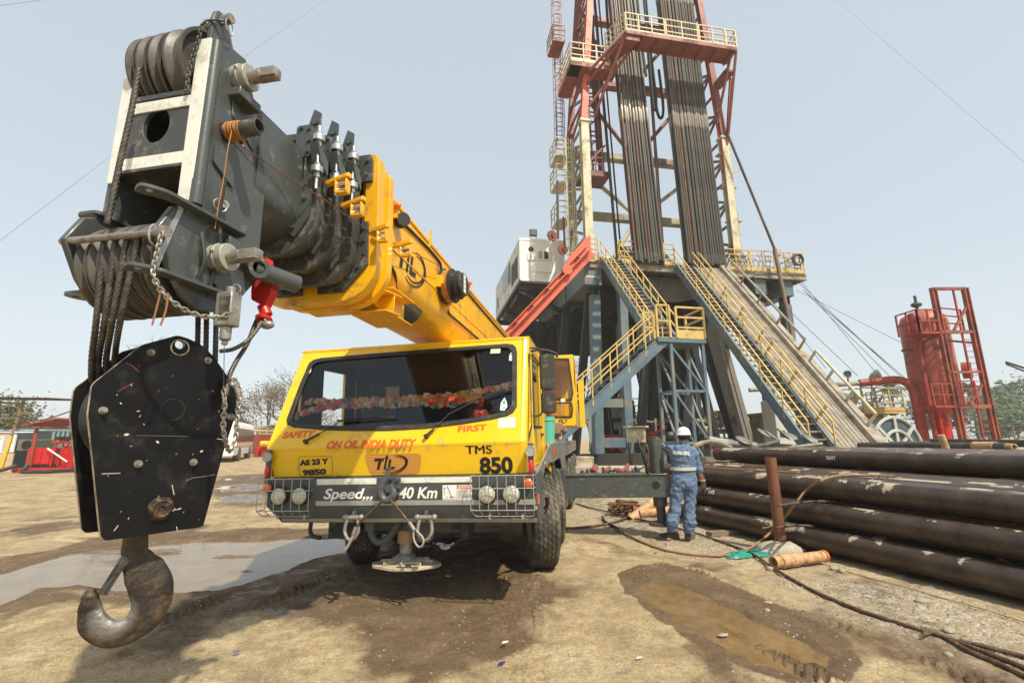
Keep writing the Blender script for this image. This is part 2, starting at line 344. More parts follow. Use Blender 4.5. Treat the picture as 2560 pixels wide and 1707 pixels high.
D8 = G2((-40, 1520), (90, 1478), (220, 1475), (200, 1500), (60, 1545), (-40, 1560)); D9 = G2((900, 1690), (1240, 1670), (1260, 1700), (1180, 1720), (930, 1720))
GR = G2((1960, 1452), (2100, 1440), (2300, 1470), (2600, 1560), (2700, 1760), (2500, 1650), (2300, 1590), (2120, 1530)); GR2 = G2((1420, 1240), (1700, 1240), (2000, 1420), (1800, 1400), (1430, 1300))
water = np.maximum.reduce([pmask(X, Y, W1, .05, .14, 2.5, 1), pmask(X, Y, W2, .05, .05, 5, 2), pmask(X, Y, W3, .05, .08, 4, 3), pmask(X, Y, W4, .2, .3, 1, 4), pmask(X, Y, W5, .2, .3, 1, 5), pmask(X, Y, W6, .3, .5, 1, 5)])
wet = np.maximum.reduce([pmask(X, Y, D1, .34, .42, 1.7, 11) * .92, pmask(X, Y, D2, .035, .06, 6, 12), pmask(X, Y, D3, .3, .3, 2, 13), pmask(X, Y, D4, .3, .4, 2, 14) * .75, pmask(X, Y, D5, .8, .8, 1, 15) * .8,
                         pmask(X, Y, D6, .25, .3, 2, 16) * .45, pmask(X, Y, D7, .3, .3, 2, 17) * .5, pmask(X, Y, D8, .25, .35, 2, 18) * .8, pmask(X, Y, D9, .2, .3, 2, 19) * .55, water])
patch = np.clip((fbm(X, Y, .9, 31) - .56) * 7, 0, 1) * .55
wet = np.clip(np.maximum(wet, patch * near), 0, 1)
wet = np.clip(wet * (.72 + .6 * (fbm(X, Y, 6, 33) )), 0, 1)
grav = np.clip(np.maximum(pmask(X, Y, GR, .35, .35, 3, 21), pmask(X, Y, GR2, .5, .4, 2, 22) * .8) * (.5 + fbm(X, Y, 5, 23)), 0, 1)
# wheel ruts of the crane, curving out to the front, pressed into the damp earth
rut = np.zeros(X.shape)
for cx, k, s in ((.05, -.02, 1), (.34, -.03, 2), (1.25, .35, 3), (-2.2, -.30, 4), (2.15, .28, 5), (-2.6, -.34, 6)):
    u = X - (cx + k * (5.6 - Y) + .12 * np.sin(Y * .7 + s)); rut += np.exp(-(u / .11) ** 4) * (.55 + .45 * np.sign(np.sin((Y + np.abs(u) * 1.2) * 2 * np.pi / .085))) * np.clip(fbm(X, Y, 2, 40 + s) * 2.4 - .8, 0, 1)
rut *= near * np.clip((6.5 - Y), 0, 1)
Z = (fbm(X, Y, .45, 3) - .5) * .05 * near + (fbm(X, Y, 2.2, 4) - .5) * .028 * near + (fbm(X, Y, 9, 5) - .5) * .016 * near
Z += (fbm(X, Y, 16, 8, 3) - .5) * .030 * wet * near * (fbm(X, Y, 1.1, 9) > .47)
wide = np.maximum.reduce([pmask(X, Y, w_, .7, .05, 5, 2) for w_ in (W1, W2, W3)]); wide = np.clip(wide * 2, 0, 1); Z = Z * (1 - .8 * wide); Z += .010 * wide * (1 - water) * near
Z += (fbm(X, Y, 26, 12, 2) - .5) * .012 * near; edge_ = np.maximum(pmask(X, Y, W1, .35, .14, 2.5, 1), pmask(X, Y, W2, .2, .05, 5, 2)); Z += (rut * .062 - .014 * (rut > .02)) * (.45 + .7 * wet); Z = np.where((edge_ > .02) & (water < .5), np.maximum(Z, -.002), Z); Z -= .036 * water * near; Z += near * water * .22 * np.clip(fbm(X * .6, Y * 1.5, 1.9, 52, 5) - .57, 0, .3)
Z += np.clip(pmask(X, Y, D2, .12, .05, 5, 12) * (1 - pmask(X, Y, D2, .12, .05, 5, 12)) * 4, 0, 1) * .012
Z = np.where((Y > 4) & (Y < 15), Z, Z)
nv = X.size; co = np.empty((nv, 3), np.float32); co[:, 0] = X.ravel(); co[:, 1] = Y.ravel(); co[:, 2] = Z.ravel()
ny, nx = X.shape; idx = np.arange(nv).reshape(ny, nx)
quads = np.stack([idx[:-1, :-1], idx[:-1, 1:], idx[1:, 1:], idx[1:, :-1]], -1).reshape(-1, 4)
me = bpy.data.meshes.new('ground'); me.vertices.add(nv); me.vertices.foreach_set('co', co.ravel()); me.loops.add(quads.size); me.loops.foreach_set('vertex_index', quads.ravel().astype(np.int32))
me.polygons.add(len(quads)); me.polygons.foreach_set('loop_start', np.arange(0, quads.size, 4, dtype=np.int32)); me.polygons.foreach_set('loop_total', np.full(len(quads), 4, np.int32)); me.update()
me.polygons.foreach_set('use_smooth', [True] * len(quads))
for nm, arr in (('wet', wet), ('grav', grav), ('water', water)):
    a = me.attributes.new(nm, 'FLOAT', 'POINT'); a.data.foreach_set('value', arr.ravel().astype(np.float32))
ground = bpy.data.objects.new('ground', me); col.objects.link(ground); tag(ground, kind='structure')
def ground_z(x, y):
    i = min(max(np.searchsorted(ys, y) - 1, 0), ny - 2); j = min(max(np.searchsorted(xs, x) - 1, 0), nx - 2)
    return float(Z[i:i + 2, j:j + 2].mean())
def ground_material():
    m = bpy.data.materials.new('dry_and_wet_earth'); m.use_nodes = True; t = m.node_tree; N = t.nodes; L = t.links; b = N['Principled BSDF']
    geo = N.new('ShaderNodeNewGeometry'); P = geo.outputs['Position']
    def noi(s, det=6, ro=.6, dist=0, off=None):
        n = N.new('ShaderNodeTexNoise'); n.inputs['Scale'].default_value = s; n.inputs['Detail'].default_value = det; n.inputs['Roughness'].default_value = ro; n.inputs['Distortion'].default_value = dist; L.new(P, n.inputs['Vector']); return n.outputs['Fac']
    def ramp(f, *st):
        r = N.new('ShaderNodeValToRGB'); e = r.color_ramp.elements
        while len(e) < len(st): e.new(.5)
        for k, (p, c) in zip(e, st): k.position = p; k.color = (*c, 1) if len(c) == 3 else c
        L.new(f, r.inputs['Fac']); return r.outputs['Color']
    def mix(f, a, c, mode='MIX'):
        x = N.new('ShaderNodeMix'); x.data_type = 'RGBA'; x.blend_type = mode
        if isinstance(f, float): x.inputs['Factor'].default_value = f
        else: L.new(f, x.inputs['Factor'])
        for i, q in ((6, a), (7, c)):
            if isinstance(q, tuple): x.inputs[i].default_value = (*q, 1)
            else: L.new(q, x.inputs[i])
        return x.outputs[2]
    def math_(op, a, c):
        x = N.new('ShaderNodeMath'); x.operation = op; x.use_clamp = True
        for i, q in ((0, a), (1, c)):
            if isinstance(q, (int, float)): x.inputs[i].default_value = q
            else: L.new(q, x.inputs[i])
        return x.outputs[0]
    def att(n): a = N.new('ShaderNodeAttribute'); a.attribute_name = n; return a.outputs['Fac']
    dry = ramp(noi(.8, 8, .65), (.28, (.345, .255, .135)), (.5, (.46, .355, .20)), (.72, (.58, .47, .295)))
    dry = mix(ramp(noi(5, 8, .7, .4), (.45, (0, 0, 0)), (.66, (1, 1, 1))), dry, (.31, .225, .125)); dry = mix(ramp(noi(1.1, 8, .72, .6), (.47, (0, 0, 0)), (.60, (.85,) * 3)), dry, (.27, .195, .11))
    dry = mix(ramp(noi(24, 5, .7), (.40, (.62,) * 3), (.6, (1.04,) * 3)), (0, 0, 0), dry, 'MIX') if False else mix(.65, dry, ramp(noi(26, 6, .75), (.32, (.52,) * 3), (.52, (.98,) * 3), (.7, (1.12,) * 3)), 'MULTIPLY'); dry = mix(.8, dry, ramp(noi(85, 4, .75), (.36, (.50,) * 3), (.50, (.98,) * 3), (.66, (1.22,) * 3)), 'MULTIPLY')
    damp = ramp(noi(2.6, 8, .7), (.3, (.115, .075, .040)), (.52, (.165, .108, .058)), (.72, (.24, .165, .095)))
    damp = mix(.7, damp, ramp(noi(38, 6, .75), (.36, (.45,) * 3), (.6, (1.0,) * 3)), 'MULTIPLY'); damp = mix(ramp(noi(70, 3, .7), (.64, (0, 0, 0)), (.70, (.7,) * 3)), damp, (.30, .225, .135))
    wmask = ramp(math_('ADD', att('wet'), math_('MULTIPLY', math_('SUBTRACT', noi(9, 8, .75), .5), .9)), (.34, (0, 0, 0)), (.60, (1, 1, 1)))
    c = mix(wmask, dry, damp)
    vo = N.new('ShaderNodeTexVoronoi'); vo.inputs['Scale'].default_value = 42; L.new(P, vo.inputs['Vector'])
    stones = ramp(vo.outputs['Color'], (0.1, (.26, .22, .165)), (.9, (.58, .51, .40)))
    gm = math_('MULTIPLY', att('grav'), ramp(noi(7, 5, .7), (.38, (0, 0, 0)), (.55, (1, 1, 1))))
    c = mix(gm, c, stones)
    v2 = N.new('ShaderNodeTexVoronoi'); v2.inputs['Scale'].default_value = 15; L.new(P, v2.inputs['Vector'])
    peb = ramp(v2.outputs['Distance'], (.10, (1, 1, 1)), (.16, (0, 0, 0)))
    pm = math_('MULTIPLY', peb, ramp(noi(3.1, 3, .5), (.52, (0, 0, 0)), (.6, (1, 1, 1))))
    c = mix(pm, c, (.52, .46, .36))
    # cracks of the drying crust
    v3 = N.new('ShaderNodeTexVoronoi'); v3.feature = 'DISTANCE_TO_EDGE'; v3.inputs['Scale'].default_value = 6; L.new(P, v3.inputs['Vector'])
    ck = math_('MULTIPLY', ramp(v3.outputs['Distance'], (.0, (1, 1, 1)), (.03, (0, 0, 0))), ramp(noi(1.3, 3), (.52, (0, 0, 0)), (.62, (.55,) * 3)))
    c = mix(ck, c, (.19, .125, .065))
    L.new(c, b.inputs['Base Color'])
    film = ramp(noi(3.2, 6, .7), (.50, (0, 0, 0)), (.60, (1, 1, 1)))
    far_ = ramp(att('water'), (.45, (0, 0, 0)), (.55, (1, 1, 1))); ro = ramp(math_('MULTIPLY', wmask, film), (0, (.95,) * 3), (1, (.38,) * 3)); ro = mix(far_, ro, (.08, .08, .08)); L.new(ro, b.inputs['Roughness'])
    b.inputs['Specular IOR Level'].default_value = .35
    h = math_('ADD', math_('MULTIPLY', noi(34, 9, .72), .55), math_('MULTIPLY', noi(120, 4, .6), .28))
    h = math_('SUBTRACT', h, math_('MULTIPLY', ck, .12)); h = math_('ADD', h, math_('MULTIPLY', pm, .25)); h = math_('ADD', h, math_('MULTIPLY', gm, math_('MULTIPLY', math_('SUBTRACT', .6, vo.outputs['Distance']), .9)))
    bp = N.new('ShaderNodeBump'); sv = N.new('ShaderNodeMath'); sv.operation = 'MULTIPLY_ADD'; sv.inputs[1].default_value = -.85; sv.inputs[2].default_value = .85; L.new(far_, sv.inputs[0]); L.new(sv.outputs[0], bp.inputs['Strength']); bp.inputs['Distance'].default_value = .03; L.new(h, bp.inputs['Height']); L.new(bp.outputs[0], b.inputs['Normal'])
    return m
me.materials.append(ground_material())
def water_mat(name, c, c2):
    m = bpy.data.materials.new(name); m.use_nodes = True; t = m.node_tree; N = t.nodes; L = t.links; b = N['Principled BSDF']
    geo = N.new('ShaderNodeNewGeometry'); n = N.new('ShaderNodeTexNoise'); n.inputs['Scale'].default_value = 3.2; n.inputs['Detail'].default_value = 9; n.inputs['Roughness'].default_value = .78; n.inputs['Distortion'].default_value = .8
    L.new(geo.outputs['Position'], n.inputs['Vector']); r = N.new('ShaderNodeValToRGB'); e = r.color_ramp.elements; e[0].position = .42; e[0].color = (*c, 1); e[1].position = .66; e[1].color = (*c2, 1); L.new(n.outputs['Fac'], r.inputs['Fac']); L.new(r.outputs['Color'], b.inputs['Base Color'])
    n2 = N.new('ShaderNodeTexNoise'); n2.inputs['Scale'].default_value = 26; n2.inputs['Detail'].default_value = 6; n2.inputs['Roughness'].default_value = .8; L.new(geo.outputs['Position'], n2.inputs['Vector'])
    r2 = N.new('ShaderNodeValToRGB'); r2.color_ramp.elements[0].position = .60; r2.color_ramp.elements[0].color = (.06,) * 3 + (1,); r2.color_ramp.elements[1].position = .66; r2.color_ramp.elements[1].color = (.6,) * 3 + (1,); L.new(n2.outputs['Fac'], r2.inputs['Fac']); L.new(r2.outputs['Color'], b.inputs['Roughness'])
    mx = N.new('ShaderNodeMix'); mx.data_type = 'RGBA'; L.new(r2.outputs['Color'], mx.inputs['Factor']); L.new(r.outputs['Color'], mx.inputs[6]); mx.inputs[7].default_value = (.34, .26, .15, 1); L.new(mx.outputs[2], b.inputs['Base Color'])
    b.inputs['IOR'].default_value = 1.33; b.inputs['Specular IOR Level'].default_value = .26; return m
wm1 = water_mat('grey_muddy_water', (.175, .13, .08), (.25, .195, .125)); wm2 = water_mat('brown_muddy_water', (.145, .085, .032), (.22, .15, .07))
for nm, poly, m in (('puddle_water', W1, wm1), ('puddle_water', W2, wm2)):
    cx = sum(p[0] for p in poly) / len(poly); cy = sum(p[1] for p in poly) / len(poly)
    pts = [(cx + (x - cx) * 1.03, cy + (y - cy) * 1.06) for x, y in poly]
    zz = np.array([ground_z(x, y) for x, y in poly]); zc = -.012 if cy < 9 else .006
    b = MB(); b.prism(pts, (0, 0, zc - .004), (1, 0, 0), (0, 1, 0), (0, 0, .004)); tag(b.build('water', m), kind='structure')
# ================================================================ TRUCK CRANE
FT = Frame((-1.07, 4.52, 0), R(9.8), R(1.3))
H = FT.hit
EX, EY, EZ = V(1, 0, 0), V(0, 1, 0), V(0, 0, 1)
crane = thing('truck_crane', 'yellow mobile truck crane parked in the muddy yard, windscreen hung with flower garlands', 'truck crane', FT)
def CH(b, name, m, parent=crane, **k): return b.build(name, m, parent, **k)
# ---- bumper
b = MB()
prof = [(0, .90), (0, 1.152), (.12, 1.165), (.5, 1.165), (.5, .735), (.085, .735)]
P0 = [(-1.325, y, z) for y, z in prof]; P1 = [(1.325, y, z) for y, z in prof]
for i in (4, 5): P0[i] = (-1.20, prof[i][0], prof[i][1])
n = len(prof); b.add(P0 + P1, [tuple(range(n)), tuple(range(n, 2 * n))[::-1]] + [(i, (i + 1) % n, n + (i + 1) % n, n + i) for i in range(n)])
bump_ = CH(b, 'front_bumper', M['bumper'], bevel=.006)
def strip(x0, x1, z0, z1, f=lambda z: 0 if z > .9 else (.9 - z) * .515, name='trim_strip', m='galv', segs=1):
    b = MB(); b.hexa([(x0, f(z0) - .004, z0), (x1, f(z0) - .004, z0), (x1, f(z0) + .01, z0), (x0, f(z0) + .01, z0), (x0, f(z1) - .004, z1), (x1, f(z1) - .004, z1), (x1, f(z1) + .01, z1), (x0, f(z1) + .01, z1)])
    return CH(b, name, M[m], bump_, bevel=.0015)
strip(-.80, -.19, 1.092, 1.146, m='white'); strip(.03, .735, 1.098, 1.146, m='white'); strip(-.80, 1.31, .902, .945); strip(-1.19, 1.31, .742, .776)
text('bumper_lettering', 'Speed,,,', .13, (-.72, -.003, .965), EX, EZ, M['paint'], bump_, bold=.0028, shear=.25, wid=.50)
text('bumper_lettering', '40 Km', .135, (.04, -.003, .965), EX, EZ, M['paint'], bump_, bold=.0035, shear=.2, wid=.37)
# danger plate
b = MB(); b.bx(.458, .592, -.005, .003, .945, 1.075); s1 = CH(b, 'warning_picture_plate', M['sign'], bump_, bevel=.002)
b = MB(); b.bx(.597, .735, -.005, .003, .945, 1.075); s2 = CH(b, 'danger_plate', M['sign'], bump_, bevel=.002)
b = MB(); b.bx(.60, .732, -.0065, -.004, 1.044, 1.072); CH(b, 'danger_band', M['redpaint'], s2)
text('danger_lettering', 'DANGER', .02, (.632, -.0075, 1.0505), EX, EZ, M['paint'], s2, bold=.0006, wid=.088, ext=.0004)
b = MB(); b.prism([(.608, 1.049), (.628, 1.049), (.618, 1.067)], (0, -.0075, 0), EX, EZ, (0, .001, 0)); CH(b, 'warning_triangle', M['paint'], s2)
b = MB()
for i in range(10):
    z = 1.034 - i * .0085; x = .606 + (.02 if i == 0 else 0); b.bx(x, x + random.uniform(.09, .12), -.0062, -.004, z - .0012, z + .0012)
CH(b, 'fine_print', M['plastic'], s2)
b = MB(); b.bar((.505, -.0065, 1.066), (.545, -.0065, .975), .004, .001, EY); b.bar((.478, -.0065, 1.05), (.478, -.0065, .99), .003, .001, EY); b.bar((.468, -.0065, 1.05), (.49, -.0065, 1.05), .003, .001, EY)
b.bx(.53, .562, -.0065, -.004, .968, .975); b.bx(.50, .505, -.0065, -.004, .965, .98); b.bx(.575, .579, -.0065, -.004, .965, .98); b.bx(.462, .588, -.0062, -.004, .955, .957); CH(b, 'crane_pictogram', M['black'], s1)
b = MB(); b.tube((.505, -.0068, 1.052), (.505, -.004, 1.052), .004, 8); CH(b, 'pictogram_spark', M['redpaint'], s1)
# headlamps, indicators and their wire cages
glassl = mat('headlamp_glass', (.62, .60, .50), .12, .35, var=.35, sc=22, bump=.5, bsc=55, coat=1)
def lamp(cx, cz):
    b = MB(); b.tube((cx, .02, cz), (cx, -.035, cz), .088, 28); b.torus((cx, -.035, cz), EY, .084, .008, 28, 8); h = CH(b, 'headlight', M['rubber'], bump_)
    b = MB(); b.lathe([(.078, 0), (.074, .012), (.055, .024), (.03, .031), (.004, .034)], (cx, -.034, cz), (0, -1, 0), 28); CH(b, 'lens', glassl, h)
for cx in (-1.173, -.952, .879, 1.102): lamp(cx, .995)
for cx, cz in ((-1.300, 1.07), (1.256, 1.086)):
    b = MB(); b.tube((cx, .01, cz), (cx, -.03, cz), .047, 18); h = CH(b, 'indicator_lamp', M['rubber'], bump_)
    b = MB(); b.lathe([(.042, 0), (.042, .02), (.03, .032), (.004, .037)], (cx, -.03, cz), (0, -1, 0), 18); CH(b, 'amber_lens', M['amber'], h)
def cage(x0, x1, n):
    b = MB(); z1, zm1, zm2, z0 = 1.158, 1.05, .868, .81; d = .10; r = .0042
    def Y_(z): return -d
    for z in (z1, zm1 - .0, zm2): b.path([(x0, 0, z), (x0, -d, z), (x1, -d, z), (x1, 0, z)], r * 1.15, 6)
    b.path([(x0 + .03, .04, z0), (x0 + .02, -.04, z0), (x1 - .02, -.04, z0), (x1 - .02, .04, z0)], r, 6)
    for i in range(n + 1):
        x = x0 + (x1 - x0) * i / n; b.path([(x, 0, z1), (x, -d, z1), (x, -d, zm2), (x0 + .03 + (x1 - x0 - .05) * i / n, -.04, z0)], r, 6)
    for x in (x0 + (x1 - x0) * .25, x0 + (x1 - x0) * .78): b.bx(x - .012, x + .012, .035, .045, .775, .815)
    CH(b, 'lamp_guard', M['galv'], bump_)
cage(-1.352, -.815, 6); cage(.748, 1.31, 7)
# tow hook in the middle of the bumper
b = MB(); b.prism(round_poly([(-.06, .99), (.03, .985), (.06, 1.03), (.055, 1.15), (-.05, 1.16)], .02), (0, -.02, 0), EX, EZ, (0, .024, 0))
for x, z in ((.035, 1.0), (.04, 1.06), (.03, 1.13), (-.03, 1.14)): b.bolt((x, -.02, z), (0, -1, 0), .013, .02)
hk = CH(b, 'hook_plate', M['bumper'], bump_, bevel=.003)
b = MB(); b.path(smooth([(-.035, -.09, 1.235), (-.04, -.085, 1.17), (-.085, -.08, 1.10), (-.105, -.08, 1.03), (-.07, -.08, .965), (-.015, -.075, .965), (.015, -.07, 1.02), (-.005, -.06, 1.06)]), .026, 10, rs=[.012 + .022 * min(1, i / 14) * (1 if i < 34 else max(.4, 1 - (i - 34) * .08)) for i in range(43)])
b.tube((-.03, -.02, 1.06), (-.03, -.09, 1.06), .036, 16); b.tube((-.055, -.09, 1.235), (-.005, -.09, 1.235), .013, 10)
CH(b, 'tow_hook', M['bumper'], hk)
# bow shackles on lugs
def shackle(cx, parent=bump_):
    z = .80; b = MB(); b.prism(round_poly([(-.03, .86), (.03, .86), (.04, .80), (.0, .75), (-.04, .80)], .03), (cx - .012, 0, 0), EY, EZ, (.024, 0, 0)); g = CH(b, 'lug', M['bumper'], parent, bevel=.003)
    b = MB(); pts = [(cx - .05, -.03, z), (cx - .062, -.045, z - .06), (cx - .066, -.05, z - .12), (cx - .035, -.055, z - .175), (cx, -.055, z - .19), (cx + .035, -.055, z - .175), (cx + .066, -.05, z - .12), (cx + .062, -.045, z - .06), (cx + .05, -.03, z)]
    b.path(smooth(pts, 4), .0155, 10); b.tube((cx - .085, -.03, z), (cx + .085, -.03, z), .022, 14); b.ball((cx - .08, -.03, z), .03, 12, 8); b.ball((cx + .08, -.03, z), .03, 12, 8)
    return CH(b, 'shackle', M['steel'], parent)
shackle(-.395); shackle(.31)
# cab -------------------------------------------------------------------------------------------------
def fy(z): return .02 + (z - 1.45) * .42 if z > 1.45 else .02 - (z - 1.45) * .16
XL, XR, ZB, ZT, YB = -1.355, 1.185, 1.166, 2.49, 1.78
o_ = V(0, .02, 1.45); uv = V(0, .42, 1).normalized()           # windscreen plane
def on(x, z): return (x, (z - 1.45) * math.sqrt(1 + .42 ** 2))
outer = [on(XL + .05, 1.45), on(XR, 1.45), on(XR, ZT), on(XL, ZT)]
outer = [on(-1.375, 1.45), on(XR, 1.45), on(XR - .005, ZT), on(-1.335, ZT)]
ws = [(-1.255, 1.735), (-1.225, 1.685), (-1.15, 1.655), (-.8, 1.618), (-.45, 1.598), (-.1, 1.592), (.25, 1.600), (.6, 1.628), (.9, 1.665), (1.04, 1.69), (1.10, 1.72), (1.135, 1.775), (1.125, 2.05), (1.115, 2.34), (1.10, 2.395), (1.07, 2.425), (1.0, 2.438), (.3, 2.432), (-.5, 2.42), (-1.08, 2.405), (-1.17, 2.39), (-1.215, 2.35), (-1.24, 2.1)]
wso = [on(x, z) for x, z in ws]; cx_, cz_ = -.06, 2.02
def grow(k, kz): return [on(cx_ + (x - cx_) * k, cz_ + (z - cz_) * kz) for x, z in ws]
hole = grow(.982, .955)
b = MB(); b.prism(outer, o_, EX, uv, V(0, .42, -1).cross(EX).normalized() * 0 + V(0, 1, -.42).normalized() * .035, holes=[hole])
shell = CH(b, 'cab_shell', M['yellow'])
b = MB()
# lower apron, slightly tucked under, and its rounded crease
seg = [(1.166, fy(1.166)), (1.30, fy(1.30)), (1.42, fy(1.42)), (1.437, .0205), (1.452, .0215)]
for (z0, y0), (z1, y1) in zip(seg, seg[1:]):
    b.add([(-1.375 + (1.45 - z0) * .28, y0, z0), (XR, y0, z0), (XR, y1, z1), (-1.375 + (1.45 - z1) * .28, y1, z1)], [(0, 1, 2, 3)])
# rounded front right corner and left corner post
for k in range(6):
    a0, a1 = R(90 * k / 6), R(90 * (k + 1) / 6); r = .055
    for za, zb in ((ZB, 1.45), (1.45, ZT)):
        q = []
        for a, z in ((a0, za), (a1, za), (a1, zb), (a0, zb)): q.append((XR + r * math.sin(a), fy(z) + r * (1 - math.cos(a)), z))
        b.add(q, [(0, 1, 2, 3)])
        q = []
        for a, z in ((a0, za), (a1, za), (a1, zb), (a0, zb)):
            xl = (-1.375 + (1.45 - z) * .28) if z < 1.45 else (-1.375 + .04 * (z - 1.45) / (ZT - 1.45)); q.append((xl - .02 * math.sin(a), fy(z) + .05 * (1 - math.cos(a)), z))
        b.add(q, [(3, 2, 1, 0)])
CH(b, 'front_apron', M['yellow'], shell, ang=50)
# roof with a small lip
b = MB(); b.prism([(-1.355, .452), (XR + .01, .452), (XR + .055, .50), (XR + .055, YB), (-1.355, YB)], (0, 0, ZT - .002), EX, EY, (0, 0, .03)); b.bx(-1.36, XR + .06, .5, YB, ZT + .028, ZT + .04)
CH(b, 'cab_roof', M['yellow'], shell, bevel=.008)
def side(x, th, wins, xb=None, name='side_panel'):
    "side wall in the y,z plane with window openings"
    out = [(.07, ZB), (YB, ZB), (YB, ZT), (.50, ZT), (.072, 1.47)]
    b = MB(); b.prism(out, (x, 0, 0), EY, EZ, (th, 0, 0), holes=wins); return CH(b, name, M['yellow'], shell)
wl = [[(.88, 1.66), (1.40, 1.70), (1.40, 2.37), (.88, 2.355)], [(.40, 1.76), (.47, 1.80), (.485, 2.12), (.42, 1.98)], [(1.66, 1.8), (1.70, 1.8), (1.70, 2.34), (1.67, 2.34)]]
wr = [[(.60, 1.60), (1.40, 1.62), (1.40, 2.36), (.70, 2.36)], [(.20, 1.50), (.44, 1.62), (.46, 2.3), (.425, 2.3)]]
side(-1.375, .03, wl); side(XR + .03, .025, wr)
b = MB(); b.prism([(.12, 1.2), (YB - .05, 1.2), (YB - .05, ZT - .02), (.52, ZT - .02), (.12, 1.5)], (-1.338, 0, 0), EY, EZ, (.006, 0, 0), holes=wl); sl_in = b
b = MB(); b.prism([(-1.35, ZB), (XR + .05, ZB), (XR + .05, ZT), (-1.35, ZT)], (0, YB - .03, 0), EX, EZ, (0, .03, 0)); CH(b, 'back_wall', M['yellow'], shell)
# dark cab lining, dashboard, seats
inner = mat('dark_cab_lining', (.03, .034, .042), .8, var=.1, bump=0); dashm = mat('dashboard_grey', (.10, .10, .095), .7, var=.1, bump=.02)
b = MB(); b.prism([(-1.33, 1.2), (XR + .02, 1.2), (XR + .02, ZT - .01), (-1.33, ZT - .01)], (0, YB - .045, 0), EX, EZ, (0, .012, 0)); b.bx(-1.33, XR + .02, .55, YB - .05, ZT - .02, ZT - .012); b.bx(-1.34, XR, .1, YB - .03, 1.18, 1.2); CH(b, 'cab_lining', inner, shell, smooth_=False); CH(sl_in, 'side_lining', inner, shell, smooth_=False)
b = MB(); b.prism([(.14, 1.56), (.16, 1.63), (.50, 1.665), (.60, 1.60), (.62, 1.3), (.1, 1.3)], (-1.33, 0, 0), EY, EZ, (2.5, 0, 0)); dash = CH(b, 'dashboard', dashm, shell, bevel=.01)
for sx_ in (-.85, .55):
    b = MB(); b.box((sx_, 1.15, 1.45), (.5, .5, .14)); b.box((sx_, 1.43, 1.78), (.48, .12, .60)); b.box((sx_, 1.43, 2.14), (.26, .09, .16)); CH(b, 'seat', M['rubber'], shell, bevel=.03)
b = MB(); b.torus((.55, .70, 1.78), (0, -.6, .8), .21, .014, 28, 8); b.tube((.55, .70, 1.78), (.55, .55, 1.6), .02); CH(b, 'steering_wheel', M['rubber'], shell)
# glass
def glass_mat(name, tint, refl=.9):
    m = bpy.data.materials.new(name); m.use_nodes = True; t = m.node_tree; N = t.nodes; L = t.links; N.remove(N['Principled BSDF']); out = N['Material Output']
    tr = N.new('ShaderNodeBsdfTransparent'); tr.inputs[0].default_value = (*tint, 1); gl = N.new('ShaderNodeBsdfGlossy'); gl.inputs['Roughness'].default_value = .02; gl.inputs['Color'].default_value = (refl,) * 3 + (1,)
    fr = N.new('ShaderNodeFresnel'); fr.inputs[0].default_value = 1.5; ns = N.new('ShaderNodeTexNoise'); ns.inputs['Scale'].default_value = 1.7; ad = N.new('ShaderNodeMath'); ad.operation = 'MULTIPLY_ADD'; ad.inputs[1].default_value = .03; L.new(ns.outputs['Fac'], ad.inputs[0]); L.new(fr.outputs[0], ad.inputs[2])
    mx = N.new('ShaderNodeMixShader'); L.new(ad.outputs[0], mx.inputs[0]); L.new(tr.outputs[0], mx.inputs[1]); L.new(gl.outputs[0], mx.inputs[2]); L.new(mx.outputs[0], out.inputs[0]); return m
glass = glass_mat('windscreen_glass', (.90, .93, .93), .75); sglass = glass_mat('side_window_glass', (.85, .88, .88))
b = MB(); q_ = grow(.985, .965); b.add([o_ + V(0, .012, 0) + EX * x + uv * y for x, y in q_], [tuple(range(len(q_)))]); wsg = CH(b, 'windscreen', glass, shell, recalc=False)
if wsg.data.polygons[0].normal.y > 0: wsg.data.flip_normals()
b = MB(); b.prism(grow(1.008, 1.02), o_ + V(0, 1, -.42).normalized() * -.012, EX, uv, V(0, 1, -.42).normalized() * .02, holes=[grow(.966, .915)]); CH(b, 'rubber_seal', M['rubber'], wsg, bevel=.004)
b = MB(); b.add([(XR + .04, y, z) for y, z in wr[0]], [(0, 1, 2, 3)]); CH(b, 'door_window', sglass, shell, recalc=False)
b = MB(); b.prism([(.57, 1.57), (1.43, 1.59), (1.43, 2.39), (.685, 2.39)], (XR + .053, 0, 0), EY, EZ, (.006, 0, 0), holes=[wr[0]]); b.prism([(.17, 1.44), (.47, 1.59), (.49, 2.33), (.41, 2.33)], (XR + .053, 0, 0), EY, EZ, (.006, 0, 0), holes=[wr[1]]); CH(b, 'window_seal', M['rubber'], shell)
b = MB(); b.prism([(.52, 1.2), (1.5, 1.2), (1.5, 2.44), (.63, 2.44), (.52, 2.1)], (XR + .054, 0, 0), EY, EZ, (.008, 0, 0), holes=[[(.535, 1.215), (1.485, 1.215), (1.485, 2.425), (.645, 2.425), (.535, 2.1)]]); CH(b, 'door_edge', M['yellow'], shell)
b = MB(); b.bx(XR + .05, XR + .075, 1.25, 1.38, 1.50, 1.53); CH(b, 'door_handle', M['rubber'], shell)
